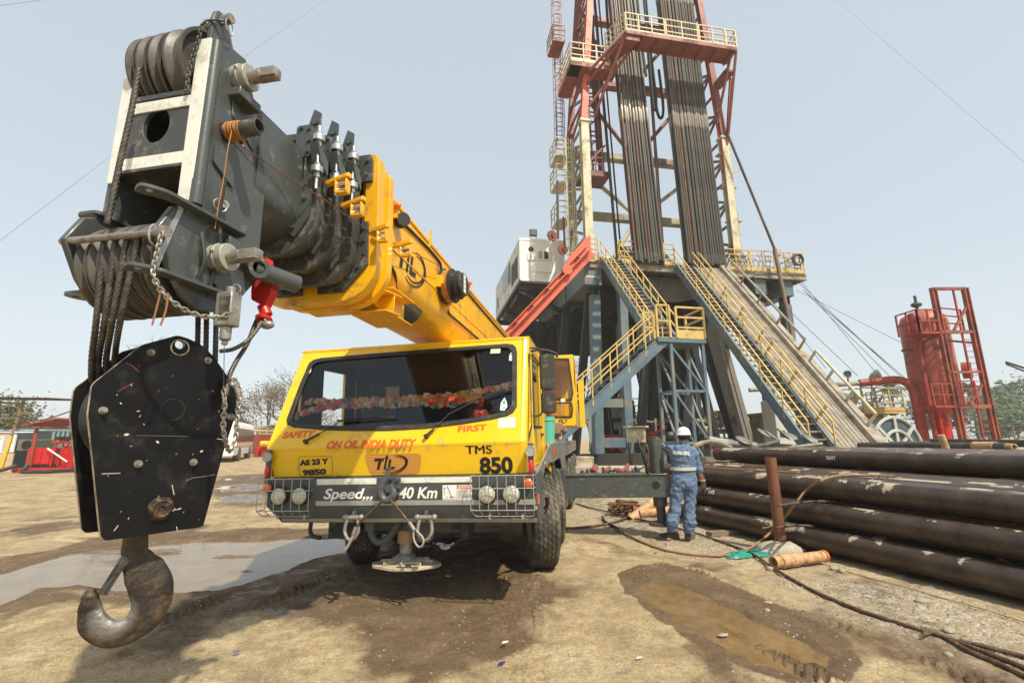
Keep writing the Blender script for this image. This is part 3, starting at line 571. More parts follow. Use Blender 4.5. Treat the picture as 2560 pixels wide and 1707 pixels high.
# lettering on the front
def fl(px, py): p = FT.plane(px, py, (0, .02, 1.45), (0, 1, -.42)); return p
def fll(px, py): return FT.plane(px, py, (0, .0648, 1.17), (0, 1, .16))
eps_u = V(0, 1, -.42).normalized() * -.0015; eps_l = V(0, 1, .16).normalized() * -.0022; lv = V(0, -.16, 1).normalized()
def word(s, px0, py0, px1, py1, h, m, up=True, bold=.004, shear=0):
    f, e, v_ = (fl, eps_u, uv) if up else (fll, eps_l, lv); a, c = f(px0, py0), f(px1, py1); d = c - a
    return text('lettering', s, h * 1.38, a + e, d, v_, m, shell, bold=bold, shear=shear, wid=d.length, ext=.0008, hei=h)
word('SAFETY', 705, 1095, 786, 1090, .072, M['redpaint'], bold=.005, shear=.15); word('ON OIL INDIA DUTY', 815, 1121, 1040, 1116, .085, M['redpaint'], bold=.006, shear=.15); word('FIRST', 1144, 1080, 1216, 1075, .062, M['redpaint'], bold=.003)
[word('TMS', 1164.4 + k * .6, 1134, 1229.4 + k * .6, 1133, .075 + .0004 * k, M['black'], False, bold=0) for k in range(3)]; word('850', 1200, 1181, 1283, 1180, .142, M['black'], False, bold=.008)
def plate_ring(x0, x1, z0, z1, r, t, m, name):
    def mp(poly): return [(x, (z - 1.17) * math.sqrt(1 + .16 ** 2)) for x, z in poly]
    b = MB(); b.prism(mp(rrect(x1 - x0, z1 - z0, r, 5, (x0 + x1) / 2, (z0 + z1) / 2)), V(0, .0648, 1.17) + eps_l * 1.2, EX, lv, V(0, .001, 0), holes=[mp(rrect(x1 - x0 - 2 * t, z1 - z0 - 2 * t, r - t * .7, 5, (x0 + x1) / 2, (z0 + z1) / 2))]); return CH(b, name, m, shell)
plate_ring(-1.035, -.675, 1.175, 1.36, .03, .003, M['black'], 'number_frame')
word('AS 23 Y', 749, 1163, 822, 1158, .058, M['black'], False, bold=.005); word('9850', 757, 1187, 816, 1184, .058, M['black'], False, bold=.005)
# perforated grille with its emblem
b = MB(); gr = round_poly([(-.345, 1.375), (.245, 1.362), (.21, 1.175), (-.28, 1.172)], .05)
def gp(poly, k=1.0): return [(x, (z - 1.17) * math.sqrt(1 + .16 ** 2)) for x, z in poly]
def perf_mat():
    m = bpy.data.materials.new('perforated_grille'); m.use_nodes = True; t = m.node_tree; N = t.nodes; L = t.links; b = N['Principled BSDF']
    tc = N.new('ShaderNodeTexCoord'); sp = N.new('ShaderNodeSeparateXYZ'); L.new(tc.outputs['Object'], sp.inputs[0])
    def mt(op, a, c=None):
        x = N.new('ShaderNodeMath'); x.operation = op
        for i, q in ((0, a), (1, c)):
            if q is None: continue
            if isinstance(q, (int, float)): x.inputs[i].default_value = q
            else: L.new(q, x.inputs[i])
        return x.outputs[0]
    s = .0165; row = mt('FLOOR', mt('DIVIDE', sp.outputs['Z'], s * .87)); xo = mt('ADD', sp.outputs['X'], mt('MULTIPLY', mt('MODULO', row, 2), s / 2))
    fx_ = mt('SUBTRACT', mt('FRACT', mt('DIVIDE', mt('ADD', xo, 5), s)), .5); fz = mt('SUBTRACT', mt('FRACT', mt('DIVIDE', sp.outputs['Z'], s * .87)), .5)
    d = mt('ADD', mt('MULTIPLY', fx_, fx_), mt('MULTIPLY', fz, fz)); g = mt('LESS_THAN', d, .085)
    mx = N.new('ShaderNodeMix'); mx.data_type = 'RGBA'; L.new(g, mx.inputs['Factor']); mx.inputs[6].default_value = (.80, .36, .06, 1); mx.inputs[7].default_value = (.05, .015, .01, 1); L.new(mx.outputs[2], b.inputs['Base Color']); b.inputs['Roughness'].default_value = .5; return m
b.prism(gp(gr), V(0, .0648, 1.17) + eps_l * 1.5, EX, lv, V(0, .002, 0)); grille = CH(b, 'air_grille', perf_mat(), shell)
def emblem(o, u, v, s, m, parent, name='maker_emblem', d=.0012):
    "slanted T, upright arrow and L inside a swept ring; s = height of the letters"
    b = MB(); nrm = V(u).cross(V(v)).normalized() * d; P = lambda q: b.prism([(x * s, y * s) for x, y in q], V(o), u, v, nrm)
    P([(-1.15, .98), (-.25, .98), (-.30, .74), (-.52, .74), (-.72, 0), (-.99, 0), (-.80, .74), (-1.20, .74)])
    P([(-.34, 0), (-.12, 0), (.08, .95), (.20, .95), (.08, 1.32), (-.20, .95), (-.09, .95)])
    P([(.05, 0), (.72, 0), (.78, .22), (.32, .22), (.47, .88), (.25, .88)])
    for R1, R2, c1, w in ((1.15, .62, (.75, .42), .07), (1.32, .78, (.70, .40), .045)):
        out = []; inn = []
        for i in range(31):
            a = R(-150 + 235 * i / 30); k = w * math.sin(math.pi * i / 30) + .012; ca, sa = math.cos(a), math.sin(a)
            for lst, q in ((out, 1 + k), (inn, 1 - k)):
                x = R1 * ca * q; y = R2 * sa * q; lst.append((c1[0] + x * .96 - y * .1, c1[1] + y + x * .22))
        P(out + inn[::-1])
    return CH(b, name, m, parent, smooth_=False)
emblem(V(-.11, .0648, 1.17) + lv * .055 + eps_l * 2.6, EX, lv, .105, M['black'], grille)
# stickers on the glass
for (px, py, w_, h_, shp) in ((772, 925, .07, .11, 'd'), (1279, 890, .05, .11, 'd'), (1260, 1010, .07, .13, 'd')):
    p = fl(px, py) + eps_u * 3; b = MB(); b.prism([(-.5 * w_, -.5 * h_), (.1 * w_, -.55 * h_), (.5 * w_, -.25 * h_), (.4 * w_, .1 * h_), (.05 * w_, .55 * h_), (-.45 * w_, .1 * h_)], p, EX, uv, V(0, .001, 0)); s_ = CH(b, 'drop_sticker', M['sign'], wsg)
    b = MB(); b.prism([(-.3 * w_, .05 * h_), (.3 * w_, .0 * h_), (.05 * w_, .35 * h_)], p + eps_u * .8, EX, uv, V(0, .001, 0)); b.prism([(-.2 * w_, -.35 * h_), (.2 * w_, -.38 * h_), (.1 * w_, -.2 * h_)], p + eps_u * .8, EX, uv, V(0, .001, 0)); CH(b, 'teal_print', mat('teal_print', (.05, .35, .38), .5, bump=0), s_)
b = MB(); p = fl(1239, 878) + eps_u * 3; b.prism([(-.055, -.028), (.05, -.03), (.052, .028), (-.052, .03)], p, EX, uv, V(0, .001, 0)); CH(b, 'paper_sticker', mat('cream_paper', (.62, .60, .42), .7, bump=0), wsg)
b = MB(); p = fl(1267, 1056); b.prism([(-.083, -.052), (.083, -.052), (.083, .052), (-.083, .052)], p + eps_u * 1.2, EX, uv, V(0, .001, 0)); CH(b, 'pale_green_sticker', mat('mint_paper', (.62, .82, .62), .6, bump=0), shell)
# wipers
def wiper(p, e, b0, b1):
    b = MB(); n_ = eps_u.normalized(); P, E_, B0, B1 = fl(*p) + n_ * .02, fl(*e) + n_ * .045, fl(*b0) + n_ * .022, fl(*b1) + n_ * .022
    b.tube(P - n_ * .03, P + n_ * .025, .02, 14); b.bar(P + n_ * .012, P.lerp(E_, .32), .022, .014, n_); b.bar(P.lerp(E_, .30), E_, .010, .007, n_)
    mid = B0.lerp(B1, .5); b.bar(E_, mid + n_ * .012, .012, .010, n_); w_ = CH(b, 'wiper_arm', M['rubber'], shell, bevel=.002)
    b = MB(); b.bar(B0, B1, .016, .007, n_); b.path(smooth([B0.lerp(B1, .08) + n_ * .004, B0.lerp(B1, .3) + n_ * .016, mid + n_ * .02, B0.lerp(B1, .7) + n_ * .016, B0.lerp(B1, .92) + n_ * .004]), .005, 6); CH(b, 'wiper_blade', M['rubber'], w_)
wiper((767, 1106), (876, 1047), (844, 1054), (989, 1044)); wiper((1067, 1093), (1125, 1040), (1130, 1022), (1278, 976))
# marker stalks either side
for x, s in ((-1.335, -1), (1.282, 1)):
    b = MB(); b.prism(rrect(.05, .32, .01), (x, -.005, 1.27), EX, EZ, (0, .02, 0)); st = CH(b, 'marker_stalk', M['bumper'], bevel=.003)
    b = MB(); b.tube((x, -.005, 1.363), (x, -.03, 1.363), .045, 24); b.torus((x, -.03, 1.363), EY, .043, .005, 24, 6); CH(b, 'round_reflector', mat('grey_reflector', (.40, .40, .36), .35, .3, var=.06, bump=.03), st)
    b = MB(); b.ball((x, -.012, 1.225), .04, 14, 10, (.62, .55, 1.55)); CH(b, 'red_marker_lamp', M['redlens'], st)
# mirrors at the right door
b = MB(); b.path(smooth([(1.225, .50, 2.40), (1.27, .52, 2.405), (1.33, .56, 2.40), (1.345, .58, 2.36), (1.35, .58, 2.2), (1.355, .58, 1.95), (1.35, .58, 1.80), (1.34, .58, 1.735), (1.30, .56, 1.70), (1.225, .52, 1.70)], 4), .011, 8)
b.path(smooth([(1.25, .56, 2.38), (1.33, .62, 2.40), (1.42, .68, 2.395), (1.50, .70, 2.36), (1.51, .70, 2.32)], 4), .014, 8); mb_ = CH(b, 'mirror_bracket', M['rubber'], shell)
for cz, hh, ww in ((2.155, .38, .165), (1.835, .225, .15)):
    b = MB(); b.prism(rrect(ww, hh, .035), (1.408, .60, cz), EX, EZ, (0, .05, 0)); b.prism(rrect(ww - .03, hh - .03, .03), (1.408, .592, cz), EX, EZ, (0, .01, 0)); b.box((1.35, .585, cz), (.03, .03, .04)); q = CH(b, 'door_mirror', M['plastic'], mb_, bevel=.014)
    b = MB(); b.prism(rrect(ww - .02, hh - .02, .03), (1.408, .652, cz), EX, EZ, (0, .002, 0)); CH(b, 'mirror_glass', M['chrome'], q)
# garland etc in the window ---------------------------------------------------------------------------
def petals(b, c, r, n=7):
    c = V(c); ax = V(random.uniform(-.5, .5), -1, random.uniform(-.3, .6)).normalized(); x, y, d = frame_of(ax)
    for ring, k in ((1.0, n), (.6, n - 2)):
        for i in range(k):
            t = 2 * math.pi * (i + random.random() * .3) / k; o = x * math.cos(t) + y * math.sin(t); s_ = x * -math.sin(t) + y * math.cos(t)
            b.add([c, c + o * r * ring * .6 + s_ * r * .33 + d * r * .2 / ring, c + o * r * ring + d * r * .32 / ring, c + o * r * ring * .6 - s_ * r * .33 + d * r * .2 / ring], [(0, 1, 2, 3)])
def gpt(px, py, back=.05): p = FT.plane(px, py, (0, .02 + back, 1.45), (0, 1, -.42)); return p
fcol = {'pink': (.85, .05, .22), 'orange': (.92, .24, .02), 'peach': (1.0, .52, .22), 'yellowf': (.85, .65, .12), 'leafg': (.06, .26, .12), 'lime': (.35, .6, .12), 'coral': (.95, .13, .10), 'whitef': (.95, .93, .88)}
fm = {k: mat('petal_' + k, v, .7, var=.2, sc=30, bump=0) for k, v in fcol.items()}
gl1 = [(735, 1045), (752, 1034), (775, 1028), (800, 1020), (830, 1017), (870, 1016), (905, 1014), (940, 1010), (980, 1012), (1020, 1010), (1060, 1008), (1100, 1012), (1140, 1006), (1170, 1003)]
gl2 = [(765, 1006), (800, 1002), (840, 1006), (880, 1002), (930, 1000), (970, 1000), (1010, 997), (1050, 994), (1100, 990), (1140, 986), (1180, 982), (1220, 974), (1250, 968), (1280, 960)]
def garland(name, label, pts, cols, n, r, jit, parent=None):
    root = thing(name, label, 'flower garland', FT); P = resample(smooth([gpt(*p) for p in pts], 5), n); bs = {}
    for i, p in enumerate(P):
        c = random.choice(cols); bs.setdefault(c, MB()); q = p + V(random.uniform(-1, 1) * jit, random.uniform(0, 1) * jit * 1.2, random.uniform(-1, 1) * jit); petals(bs[c], q, r * random.uniform(.7, 1.25))
    for c, bb in bs.items(): bb.build('blossoms' if c not in ('leafg', 'lime') else 'leaves', fm[c], root, smooth_=False, recalc=False)
    b = MB(); b.path(P[::3], .003, 5); b.build('string', M['paint'], root)
garland('flower_garland', 'thin garland of mixed small blossoms strung along the bottom of the windscreen', gl1, ['peach', 'orange', 'coral', 'whitef', 'whitef', 'leafg', 'pink', 'lime', 'peach'], 130, .034, .012)
garland('flower_garland', 'upper garland of orange and peach blossoms sagging across the windscreen to its right corner', gl2, ['orange', 'peach', 'peach', 'peach', 'yellowf', 'coral', 'whitef', 'pink', 'leafg'], 180, .032, .014)
garland('flower_garland', 'thick marigold orange garland bundled on the middle of the dashboard', [(1000, 1004), (1030, 1004), (1060, 1002), (1100, 1001), (1150, 998), (1200, 994)], ['orange', 'peach', 'peach', 'orange'], 150, .032, .018)
for (px, py), lb in (((1080, 1005), 'large coral rosette in the middle of the garland'), ((1135, 1000), 'large coral rosette just right of the middle of the garland'), ((1200, 1004), 'large coral rosette at the foot of the right wiper'), ((1203, 1034), 'pair of coral rosettes hanging below the garland')):
    root = thing('fabric_rosette', lb + ' in the windscreen', 'rosette', FT); b = MB()
    for k in range(2):
        for i in range(3): petals(b, gpt(px + (k - .5) * 16 * (1 if py > 1030 else .4), py, .035) + V(0, -.004 * i, 0), .045 - .01 * i, 9)
    b.build('petals', fm['coral'], root, smooth_=False, recalc=False)
p = gpt(982, 985, .16); fr_ = thing('picture_frame', 'back of a small brown cardboard frame standing on the dashboard', 'picture frame', FT); b = MB(); b.box(p, (.145, .012, .15)); b.build('backing', mat('cardboard', (.40, .25, .13), .8, var=.1), fr_, bevel=.003); b = MB(); b.bx(p.x - .078, p.x + .078, p.y - .01, p.y - .004, p.z + .072, p.z + .08); b.build('rim', mat('cardboard_rim', (.3, .18, .1), .7), fr_)
p = gpt(850, 1005, .12); b = MB(); b.path(smooth([p + V(-.12, .02, -.01), p + V(-.03, 0, .0), p + V(.05, 0, .01), p + V(.13, .02, .0)]), .032, 10); q = b.build('cloth_roll', mat('green_cloth', (.10, .22, .06), .8, var=.3, sc=30), None); q.location = FT.loc; q.rotation_euler = FT.rot; tag(q, 'rolled green cloth lying on the dashboard behind the left garland', 'cloth')
# ---- chassis, wheels, underbody
b = MB(); b.bx(-.45, .45, .3, 11.2, .62, 1.0); b.bx(-1.25, 1.25, 1.85, 11.4, 1.18, 1.40); b.bx(-1.1, 1.1, .45, 1.2, .78, 1.15); b.bx(-1.25, 1.25, 4.2, 5.6, .85, 1.18); frame_ = CH(b, 'chassis', M['greydk'], bevel=.01)
b = MB(); b.bx(-1.0, .9, 1.62, 1.80, .52, .64); b.bx(-1.0, .9, 2.85, 3.03, .52, .64); b.bx(-.2, .2, 1.55, 1.85, .42, .72); b.bx(.35, .45, .9, 1.2, .45, .8); b.bx(-.55, -.42, .9, 1.3, .5, .8); CH(b, 'axle', M['greydk'], frame_, bevel=.01)
b = MB(); b.prism(round_poly([(-.14, .80), (.14, .80), (.10, .60), (.06, .52), (-.06, .52), (-.1, .6)], .03), (.18, .3, 0), EX, EZ, (0, .1, 0)); CH(b, 'tow_eye', M['bumper'], frame_, bevel=.01)
b = MB(); b.path(smooth([(-.93, .15, .73), (-.935, .15, .65), (-.90, .15, .60), (-.82, .15, .585)]), .02, 8); b.bx(-.83, -.55, .3, .55, .55, .76); b.path(smooth([(-.5, .3, .62), (-.3, .35, .60), (-.1, .4, .63), (0, .6, .7)]), .018, 8); CH(b, 'air_horn', M['rubber'], frame_)
b = MB(); b.path(smooth([(-.30, .2, .74), (-.32, .2, .62), (-.26, .22, .54), (-.16, .25, .58), (-.06, .25, .72)]), .035, 8); CH(b, 'tow_loop', M['bumper'], frame_)
def wheel(cx, cy, steer, side_):
    r, w_ = .545, .33; zc_ = r - .012 - cx * math.sin(R(1.3)); e = empty('wheel', (cx, cy, zc_), (0, 0, R(steer))); e.parent = crane; b = MB(); n = 64
    prof = [(.30, -.14), (.36, -.155), (.45, -.165), (.515, -.15), (.545, -.12)]; tp = []
    ribs = [-.12, -.076, -.070, -.026, -.020, .020, .026, .070, .076, .12]
    full = prof[:-1] + [(.545 - (.006 if abs(abs(x) - .12) < .001 else 0), x) for x in ribs] + [(q, -x) for q, x in prof[::-1][1:]]
    b.lathe(full, (0, 0, 0), EX, n, closed=True); t = CH(b, 'tyre', M['tyre'], e, ang=60)
    b = MB(); m_ = 44
    for k, x0 in enumerate((-.098, -.048, .0, .048, .098)):
        for i in range(m_):
            a = 2 * math.pi * (i + .5 * (k % 2)) / m_; a2 = a + 2 * math.pi / m_ * .55; a3 = a + 2 * math.pi / m_ * .98
            p0 = V(x0 - .012, math.cos(a) * .5475, math.sin(a) * .5475); p1 = V(x0 + .014, math.cos(a2) * .5475, math.sin(a2) * .5475); p2 = V(x0 - .004, math.cos(a3) * .5475, math.sin(a3) * .5475)
            up_ = V(0, math.cos(a2), math.sin(a2)); b.bar(p0, p1, .009, .006, up_); b.bar(p1, p2, .006, .006, up_)
    CH(b, 'tread_grooves', M['rubber'], t, smooth_=False)
    s = 1 if side_ > 0 else -1; b = MB(); b.lathe([(.305, -.13), (.31, .13), (.27, .12), (.25, .02), (.12, .05), (.11, .10), (.0, .10)] if s > 0 else [(.305, .13), (.31, -.13), (.27, -.12), (.25, -.02), (.12, -.05), (.11, -.10), (.0, -.10)], (0, 0, 0), EX, 32)
    for i in range(10): a = 2 * math.pi * i / 10; b.bolt((s * .03, .17 * math.cos(a), .17 * math.sin(a)), (s, 0, 0), .014, .03)
    CH(b, 'rim', M['galv'], e); return e
for y_, st_ in ((1.71, 16), (2.93, 14)):
    wheel(1.135, y_, st_, 1); wheel(-1.135, y_, st_, -1)
for y_ in (6.6, 7.95, 9.3):
    wheel(1.135, y_, 0, 1); wheel(-1.135, y_, 0, -1)
# checker plate fender and deck side on the right
def checker():
    m = mat('chequered_aluminium', (.42, .42, .40), .38, .75, var=.12, sc=10, d=(.33, .28, .2), damt=.35, dsc=8, bump=0); t = m.node_tree; N = t.nodes; L = t.links
    tc = N.new('ShaderNodeTexCoord'); mp = N.new('ShaderNodeMapping'); mp.inputs['Rotation'].default_value = (0.6, 0, 0); L.new(tc.outputs['Object'], mp.inputs[0]); wv = N.new('ShaderNodeTexWave'); wv.inputs['Scale'].default_value = 9; wv.bands_direction = 'Z'; L.new(mp.outputs[0], wv.inputs['Vector'])
    bp = N.new('ShaderNodeBump'); bp.inputs['Strength'].default_value = .9; bp.inputs['Distance'].default_value = .02; L.new(wv.outputs['Fac'], bp.inputs['Height']); L.new(bp.outputs[0], N['Principled BSDF'].inputs['Normal']); return m
chk = checker()
b = MB(); b.prism([(.0, .86), (.12, .80), (.42, 1.02), (.75, 1.16), (1.2, 1.19), (1.75, 1.19), (1.9, 1.19), (1.9, 1.40), (1.55, 1.40), (1.1, 1.33), (.6, 1.24), (.12, 1.165), (0, 1.15)], (1.30, 0, 0), EY, EZ, (.022, 0, 0), holes=[round_poly([(.75, 1.20), (.92, 1.22), (.92, 1.27), (.76, 1.24)], .02)]); b.bx(1.05, 1.30, .1, 1.9, 1.175, 1.185)
fend = CH(b, 'front_fender', chk, bevel=.003)
b = MB(); b.prism([(.055, .90), (.10, .89), (.10, .98), (.055, .99)], (1.322, 0, 0), EY, EZ, (.012, 0, 0)); CH(b, 'side_reflector', M['amber'], fend)
b = MB(); b.prism([(1.9, 1.16), (2.1, 1.17), (3.2, 1.18), (3.55, 1.0), (4.4, .98), (4.4, 1.25), (4.5, 1.25), (4.5, 1.15), (9.5, 1.15), (9.5, 1.41), (1.9, 1.41)], (1.29, 0, 0), EY, EZ, (.02, 0, 0)); b.bx(.9, 1.3, 1.9, 9.5, 1.398, 1.412); deck = CH(b, 'side_deck', chk, bevel=.003)
b = MB(); b.bx(1.312, 1.318, 2.05, 2.5, 1.24, 1.33); b.bx(1.312, 1.318, 5.3, 5.8, 1.26, 1.34); CH(b, 'amber_marker', M['amber'], deck, bevel=.002)
b = MB(); b.bx(1.19, 1.285, 1.86, 1.885, .99, 1.40); hb = CH(b, 'hazard_board', M['stripey'])
b = MB()
for k in range(3): z = 1.06 + k * .14; b.prism([(1.19, z + .02), (1.285, z - .07), (1.285, z - .005), (1.19, z + .085)], (0, 1.857, 0), EX, EZ, (0, .006, 0))
CH(b, 'black_stripes', M['stripeb'], hb)
b = MB(); b.bx(1.03, 1.20, 1.80, 2.2, 1.0, 1.42); b.bx(1.1, 1.22, 1.78, 1.86, 1.17, 2.3); CH(b, 'step_box', M['yellow'], bevel=.01)
b = MB(); b.path(smooth([(1.10, .55, .80), (1.12, .9, .72), (1.20, 1.15, .66), (1.28, 1.2, .72), (1.30, 1.1, .85)]), .024, 8); b.bx(1.02, 1.28, 2.22, 2.5, .5, 1.18); CH(b, 'mud_flap', M['plastic'], frame_)
# front jack
b = MB(); b.tube((-.055, .42, .50), (-.055, .42, .80), .085, 24); b.tube((-.055, .42, .60), (-.055, .42, .66), .10, 24); jk = CH(b, 'front_jack', M['tan'], bevel=.004)
b = MB(); b.tube((-.055, .42, .34), (-.055, .42, .52), .062, 20); b.lathe([(.075, 0), (.10, -.03), (.13, -.09)], (-.055, .42, .40), EZ, 20); CH(b, 'jack_ram', M['steel'], jk)
b = MB(); pp = [(-.36, 0), (-.30, -.12), (-.06, -.22), (.16, -.20), (.34, -.06), (.35, .02), (.2, .17), (-.02, .20), (-.26, .12)]
b.prism(pp, (-.04, .40, .285), EX, EY, (0, 0, .03))
for a in range(0, 360, 45): b.bar((-.04, .40, .33), (-.04 + .27 * math.cos(R(a)), .40 + .16 * math.sin(R(a)), .318), .012, .05)
b.torus((.02, .40, .335), EZ, .10, .014, 24, 6)
CH(b, 'jack_foot', mat('muddy_pad', (.47, .40, .28), .85, var=.2, sc=9, d=(.26, .2, .13), damt=.4, dsc=7, bump=.3), jk, bevel=.006)
# side outrigger beam at the right
b = MB(); b.bx(1.1, 2.95, 3.45, 3.80, .545, .885); b.bx(1.36, 2.965, 3.43, 3.82, .878, .895); b.bx(1.1, 1.36, 3.30, 3.95, .40, 1.0); ob = CH(b, 'outrigger_beam', M['grey'], bevel=.006)
b = MB()
b.prism(circ(.058, 24, 1.66, .72), (0, 3.4485, 0), EX, EZ, (0, .003, 0), holes=[circ(.052, 24, 1.66, .72)]); b.bar((1.75, 3.447, .565), (2.28, 3.447, .80), .006, .004, EY); CH(b, 'weld_lines', M['greydk'], ob)
b = MB(); b.tube((2.74, 3.443, .73), (2.74, 3.452, .73), .058, 24); CH(b, 'pocket_hole', M['black'], ob)
b = MB(); b.tube((2.80, 3.62, .40), (2.80, 3.62, 1.42), .105, 28); b.tube((2.80, 3.62, 1.42), (2.80, 3.62, 1.45), .085, 24); jc = CH(b, 'outrigger_jack', M['grey'], ob, bevel=.006)
b = MB(); b.tube((2.80, 3.62, .16), (2.80, 3.62, .42), .07, 20); b.prism(circ(.2, 8), (2.80, 3.62, .12), EX, EY, (0, 0, .04)); CH(b, 'jack_ram', M['greydk'], jc)
b = MB(); b.path(smooth([(2.62, 3.45, .89), (2.60, 3.43, 1.05), (2.57, 3.43, 1.25), (2.66, 3.48, 1.35)]), .012, 8); b.path(smooth([(2.64, 3.43, .89), (2.61, 3.40, 1.1), (2.55, 3.42, 1.3), (2.52, 3.46, 1.42)]), .012, 8); CH(b, 'hydraulic_hose', M['rubber'], jc)
b = MB(); b.bx(2.951, 2.962, 3.44, 3.80, .56, .875); b.bx(2.951, 3.03, 3.44, 3.455, .56, .875); hs_ = CH(b, 'striped_end_plate', M['stripew'], ob)
b = MB()
for k in range(3): z = .60 + k * .115; b.prism([(2.951, z - .03), (3.031, z + .02), (3.031, z + .075), (2.951, z + .025)], (0, 3.4365, 0), EX, EZ, (0, .003, 0))
CH(b, 'red_stripes', M['striper'], hs_)
b = MB(); b.box((1.34, 3.42, .81), (.03, .03, .04)); CH(b, 'orange_marker', M['amber'], ob)
# operator cab
def opx(px, py, y=5.0): q = H(px, py, 'y', y); return q
b = MB(); b.prism([(.95, 1.72), (1.50, 1.70), (1.56, 2.2), (1.50, 3.03), (.95, 3.05)], (0, 4.75, 0), EX, EZ, (0, .05, 0), holes=[round_poly([(1.0, 2.24), (1.42, 2.20), (1.47, 2.32), (1.43, 2.95), (1.0, 2.98)], .04), round_poly([(1.0, 1.90), (1.43, 1.88), (1.46, 2.02), (1.44, 2.12), (1.0, 2.12)], .05)])
oc = CH(b, 'operator_cab', M['yellow'], bevel=.008)
b = MB(); b.bx(.5, 1.54, 4.8, 6.3, 3.02, 3.07); b.bx(.5, 1.5, 4.8, 6.3, 1.68, 1.72); b.prism([(4.8, 1.7), (6.3, 1.7), (6.3, 3.03), (4.8, 3.03)], (1.50, 0, 0), EY, EZ, (.03, 0, 0), holes=[[(4.95, 2.05), (6.1, 2.05), (6.1, 2.9), (4.95, 2.9)]]); b.bx(.5, 1.5, 6.27, 6.3, 1.7, 3.03); b.bx(.5, .53, 4.8, 6.3, 1.7, 3.03); CH(b, 'cab_body', M['yellow'], oc, bevel=.008)
b = MB(); b.add([(.97, 4.767, 1.8), (1.5, 4.767, 1.8), (1.5, 4.767, 2.98), (.97, 4.767, 2.98)], [(0, 1, 2, 3)]); CH(b, 'cab_window', sglass, oc, recalc=False)
b = MB(); b.prism([(.955, 2.20), (1.47, 2.16), (1.51, 2.32), (1.46, 2.99), (.955, 3.02)], (0, 4.742, 0), EX, EZ, (0, .02, 0), holes=[round_poly([(1.0, 2.24), (1.42, 2.20), (1.47, 2.32), (1.43, 2.95), (1.0, 2.98)], .04)]); b.prism(round_poly([(.97, 1.86), (1.46, 1.84), (1.49, 2.02), (1.47, 2.15), (.97, 2.15)], .05), (0, 4.742, 0), EX, EZ, (0, .02, 0), holes=[round_poly([(1.0, 1.90), (1.43, 1.88), (1.46, 2.02), (1.44, 2.12), (1.0, 2.12)], .05)]); CH(b, 'window_seal', M['rubber'], oc)
b = MB(); b.box((1.0, 5.7, 2.0), (.5, .5, .5)); b.box((1.0, 5.95, 2.5), (.48, .12, .6)); CH(b, 'operator_seat', mat('ochre_seat', (.55, .26, .05), .8), oc, bevel=.04)
b = MB(); b.box((1.30, 4.72, 2.17), (.09, .05, .07)); CH(b, 'work_lamp', M['sign'], oc, bevel=.012)
b = MB(); b.bx(1.60, 1.70, 4.8, 4.9, 1.66, 2.55); CH(b, 'yellow_guard_post', M['yellow'], oc, bevel=.005)
emblem(V(1.26, 4.742, 1.77), EX, EZ, .05, M['black'], oc)
# turntable and superstructure under the boom
b = MB(); b.tube((0.05, 6.6, 1.38), (.05, 6.6, 1.62), .62, 40); b.bx(-.42, -.38, 5.4, 8.4, 1.6, 3.0); b.bx(.46, .50, 5.4, 8.4, 1.6, 3.0); b.bx(-.9, .95, 7.6, 9.2, 1.6, 2.5); CH(b, 'superstructure', M['greydk'], bevel=.01)
b = MB(); b.tube((.05, 4.1, 2.62), (.05, 5.6, 1.75), .11, 24); b.tube((.05, 2.9, 2.66), (.05, 4.1, 2.5), .085, 20); CH(b, 'lift_cylinder', M['grey'])
# ================================================================ BOOM (part of the crane)
BX = .05
def ushape(hw, z0, z1, r, n=6, cx=BX):
    "boom cross-section: flat top with small corners, deep rounded bottom"
    out = [(cx + hw, z1 - .04), (cx + hw - .04, z1), (cx - hw + .04, z1), (cx - hw, z1 - .04)]
    for i in range(n + 1): a = R(180 + 90 * i / n); out.append((cx - hw + r + r * math.cos(a), z0 + r + r * math.sin(a)))
    for i in range(n + 1): a = R(270 + 90 * i / n); out.append((cx + hw - r + r * math.cos(a), z0 + r + r * math.sin(a)))
    return out
b = MB(); b.prism(ushape(.345, 2.60, 3.36, .20, 8), (0, -1.5, 0), EX, EZ, (0, 9.6, 0), holes=[ushape(.31, 2.64, 3.32, .18, 8)]); base = CH(b, 'boom_base_section', M['boomyel'], ang=30)
b = MB(); b.bx(BX - .35, BX + .352, -1.5, 8.1, 3.34, 3.375); b.bx(BX - .30, BX + .30, 8.05, 8.1, 2.7, 3.3); CH(b, 'boom_top_plate', M['boomyel'], base, bevel=.006)
b = MB(); b.bx(BX + .345, BX + .352, -1.2, 8, 2.935, 2.945); CH(b, 'boom_seam', M['boomyel'], base)
b = MB(); b.prism(ushape(.455, 2.38, 3.44, .26, 10), (0, -1.56, 0), EX, EZ, (0, .09, 0), holes=[ushape(.36, 2.50, 3.38, .17, 10)]); b.prism(ushape(.445, 2.40, 3.42, .27, 10), (0, -1.36, 0), EX, EZ, (0, .07, 0), holes=[ushape(.34, 2.6, 3.36, .2, 10)]); b.prism(ushape(.41, 2.44, 3.40, .25, 10), (0, -1.5, 0), EX, EZ, (0, .16, 0), holes=[ushape(.35, 2.55, 3.36, .2, 10)])
collar = CH(b, 'boom_collar', M['boomyel'], base, ang=30, bevel=.004)
b = MB()
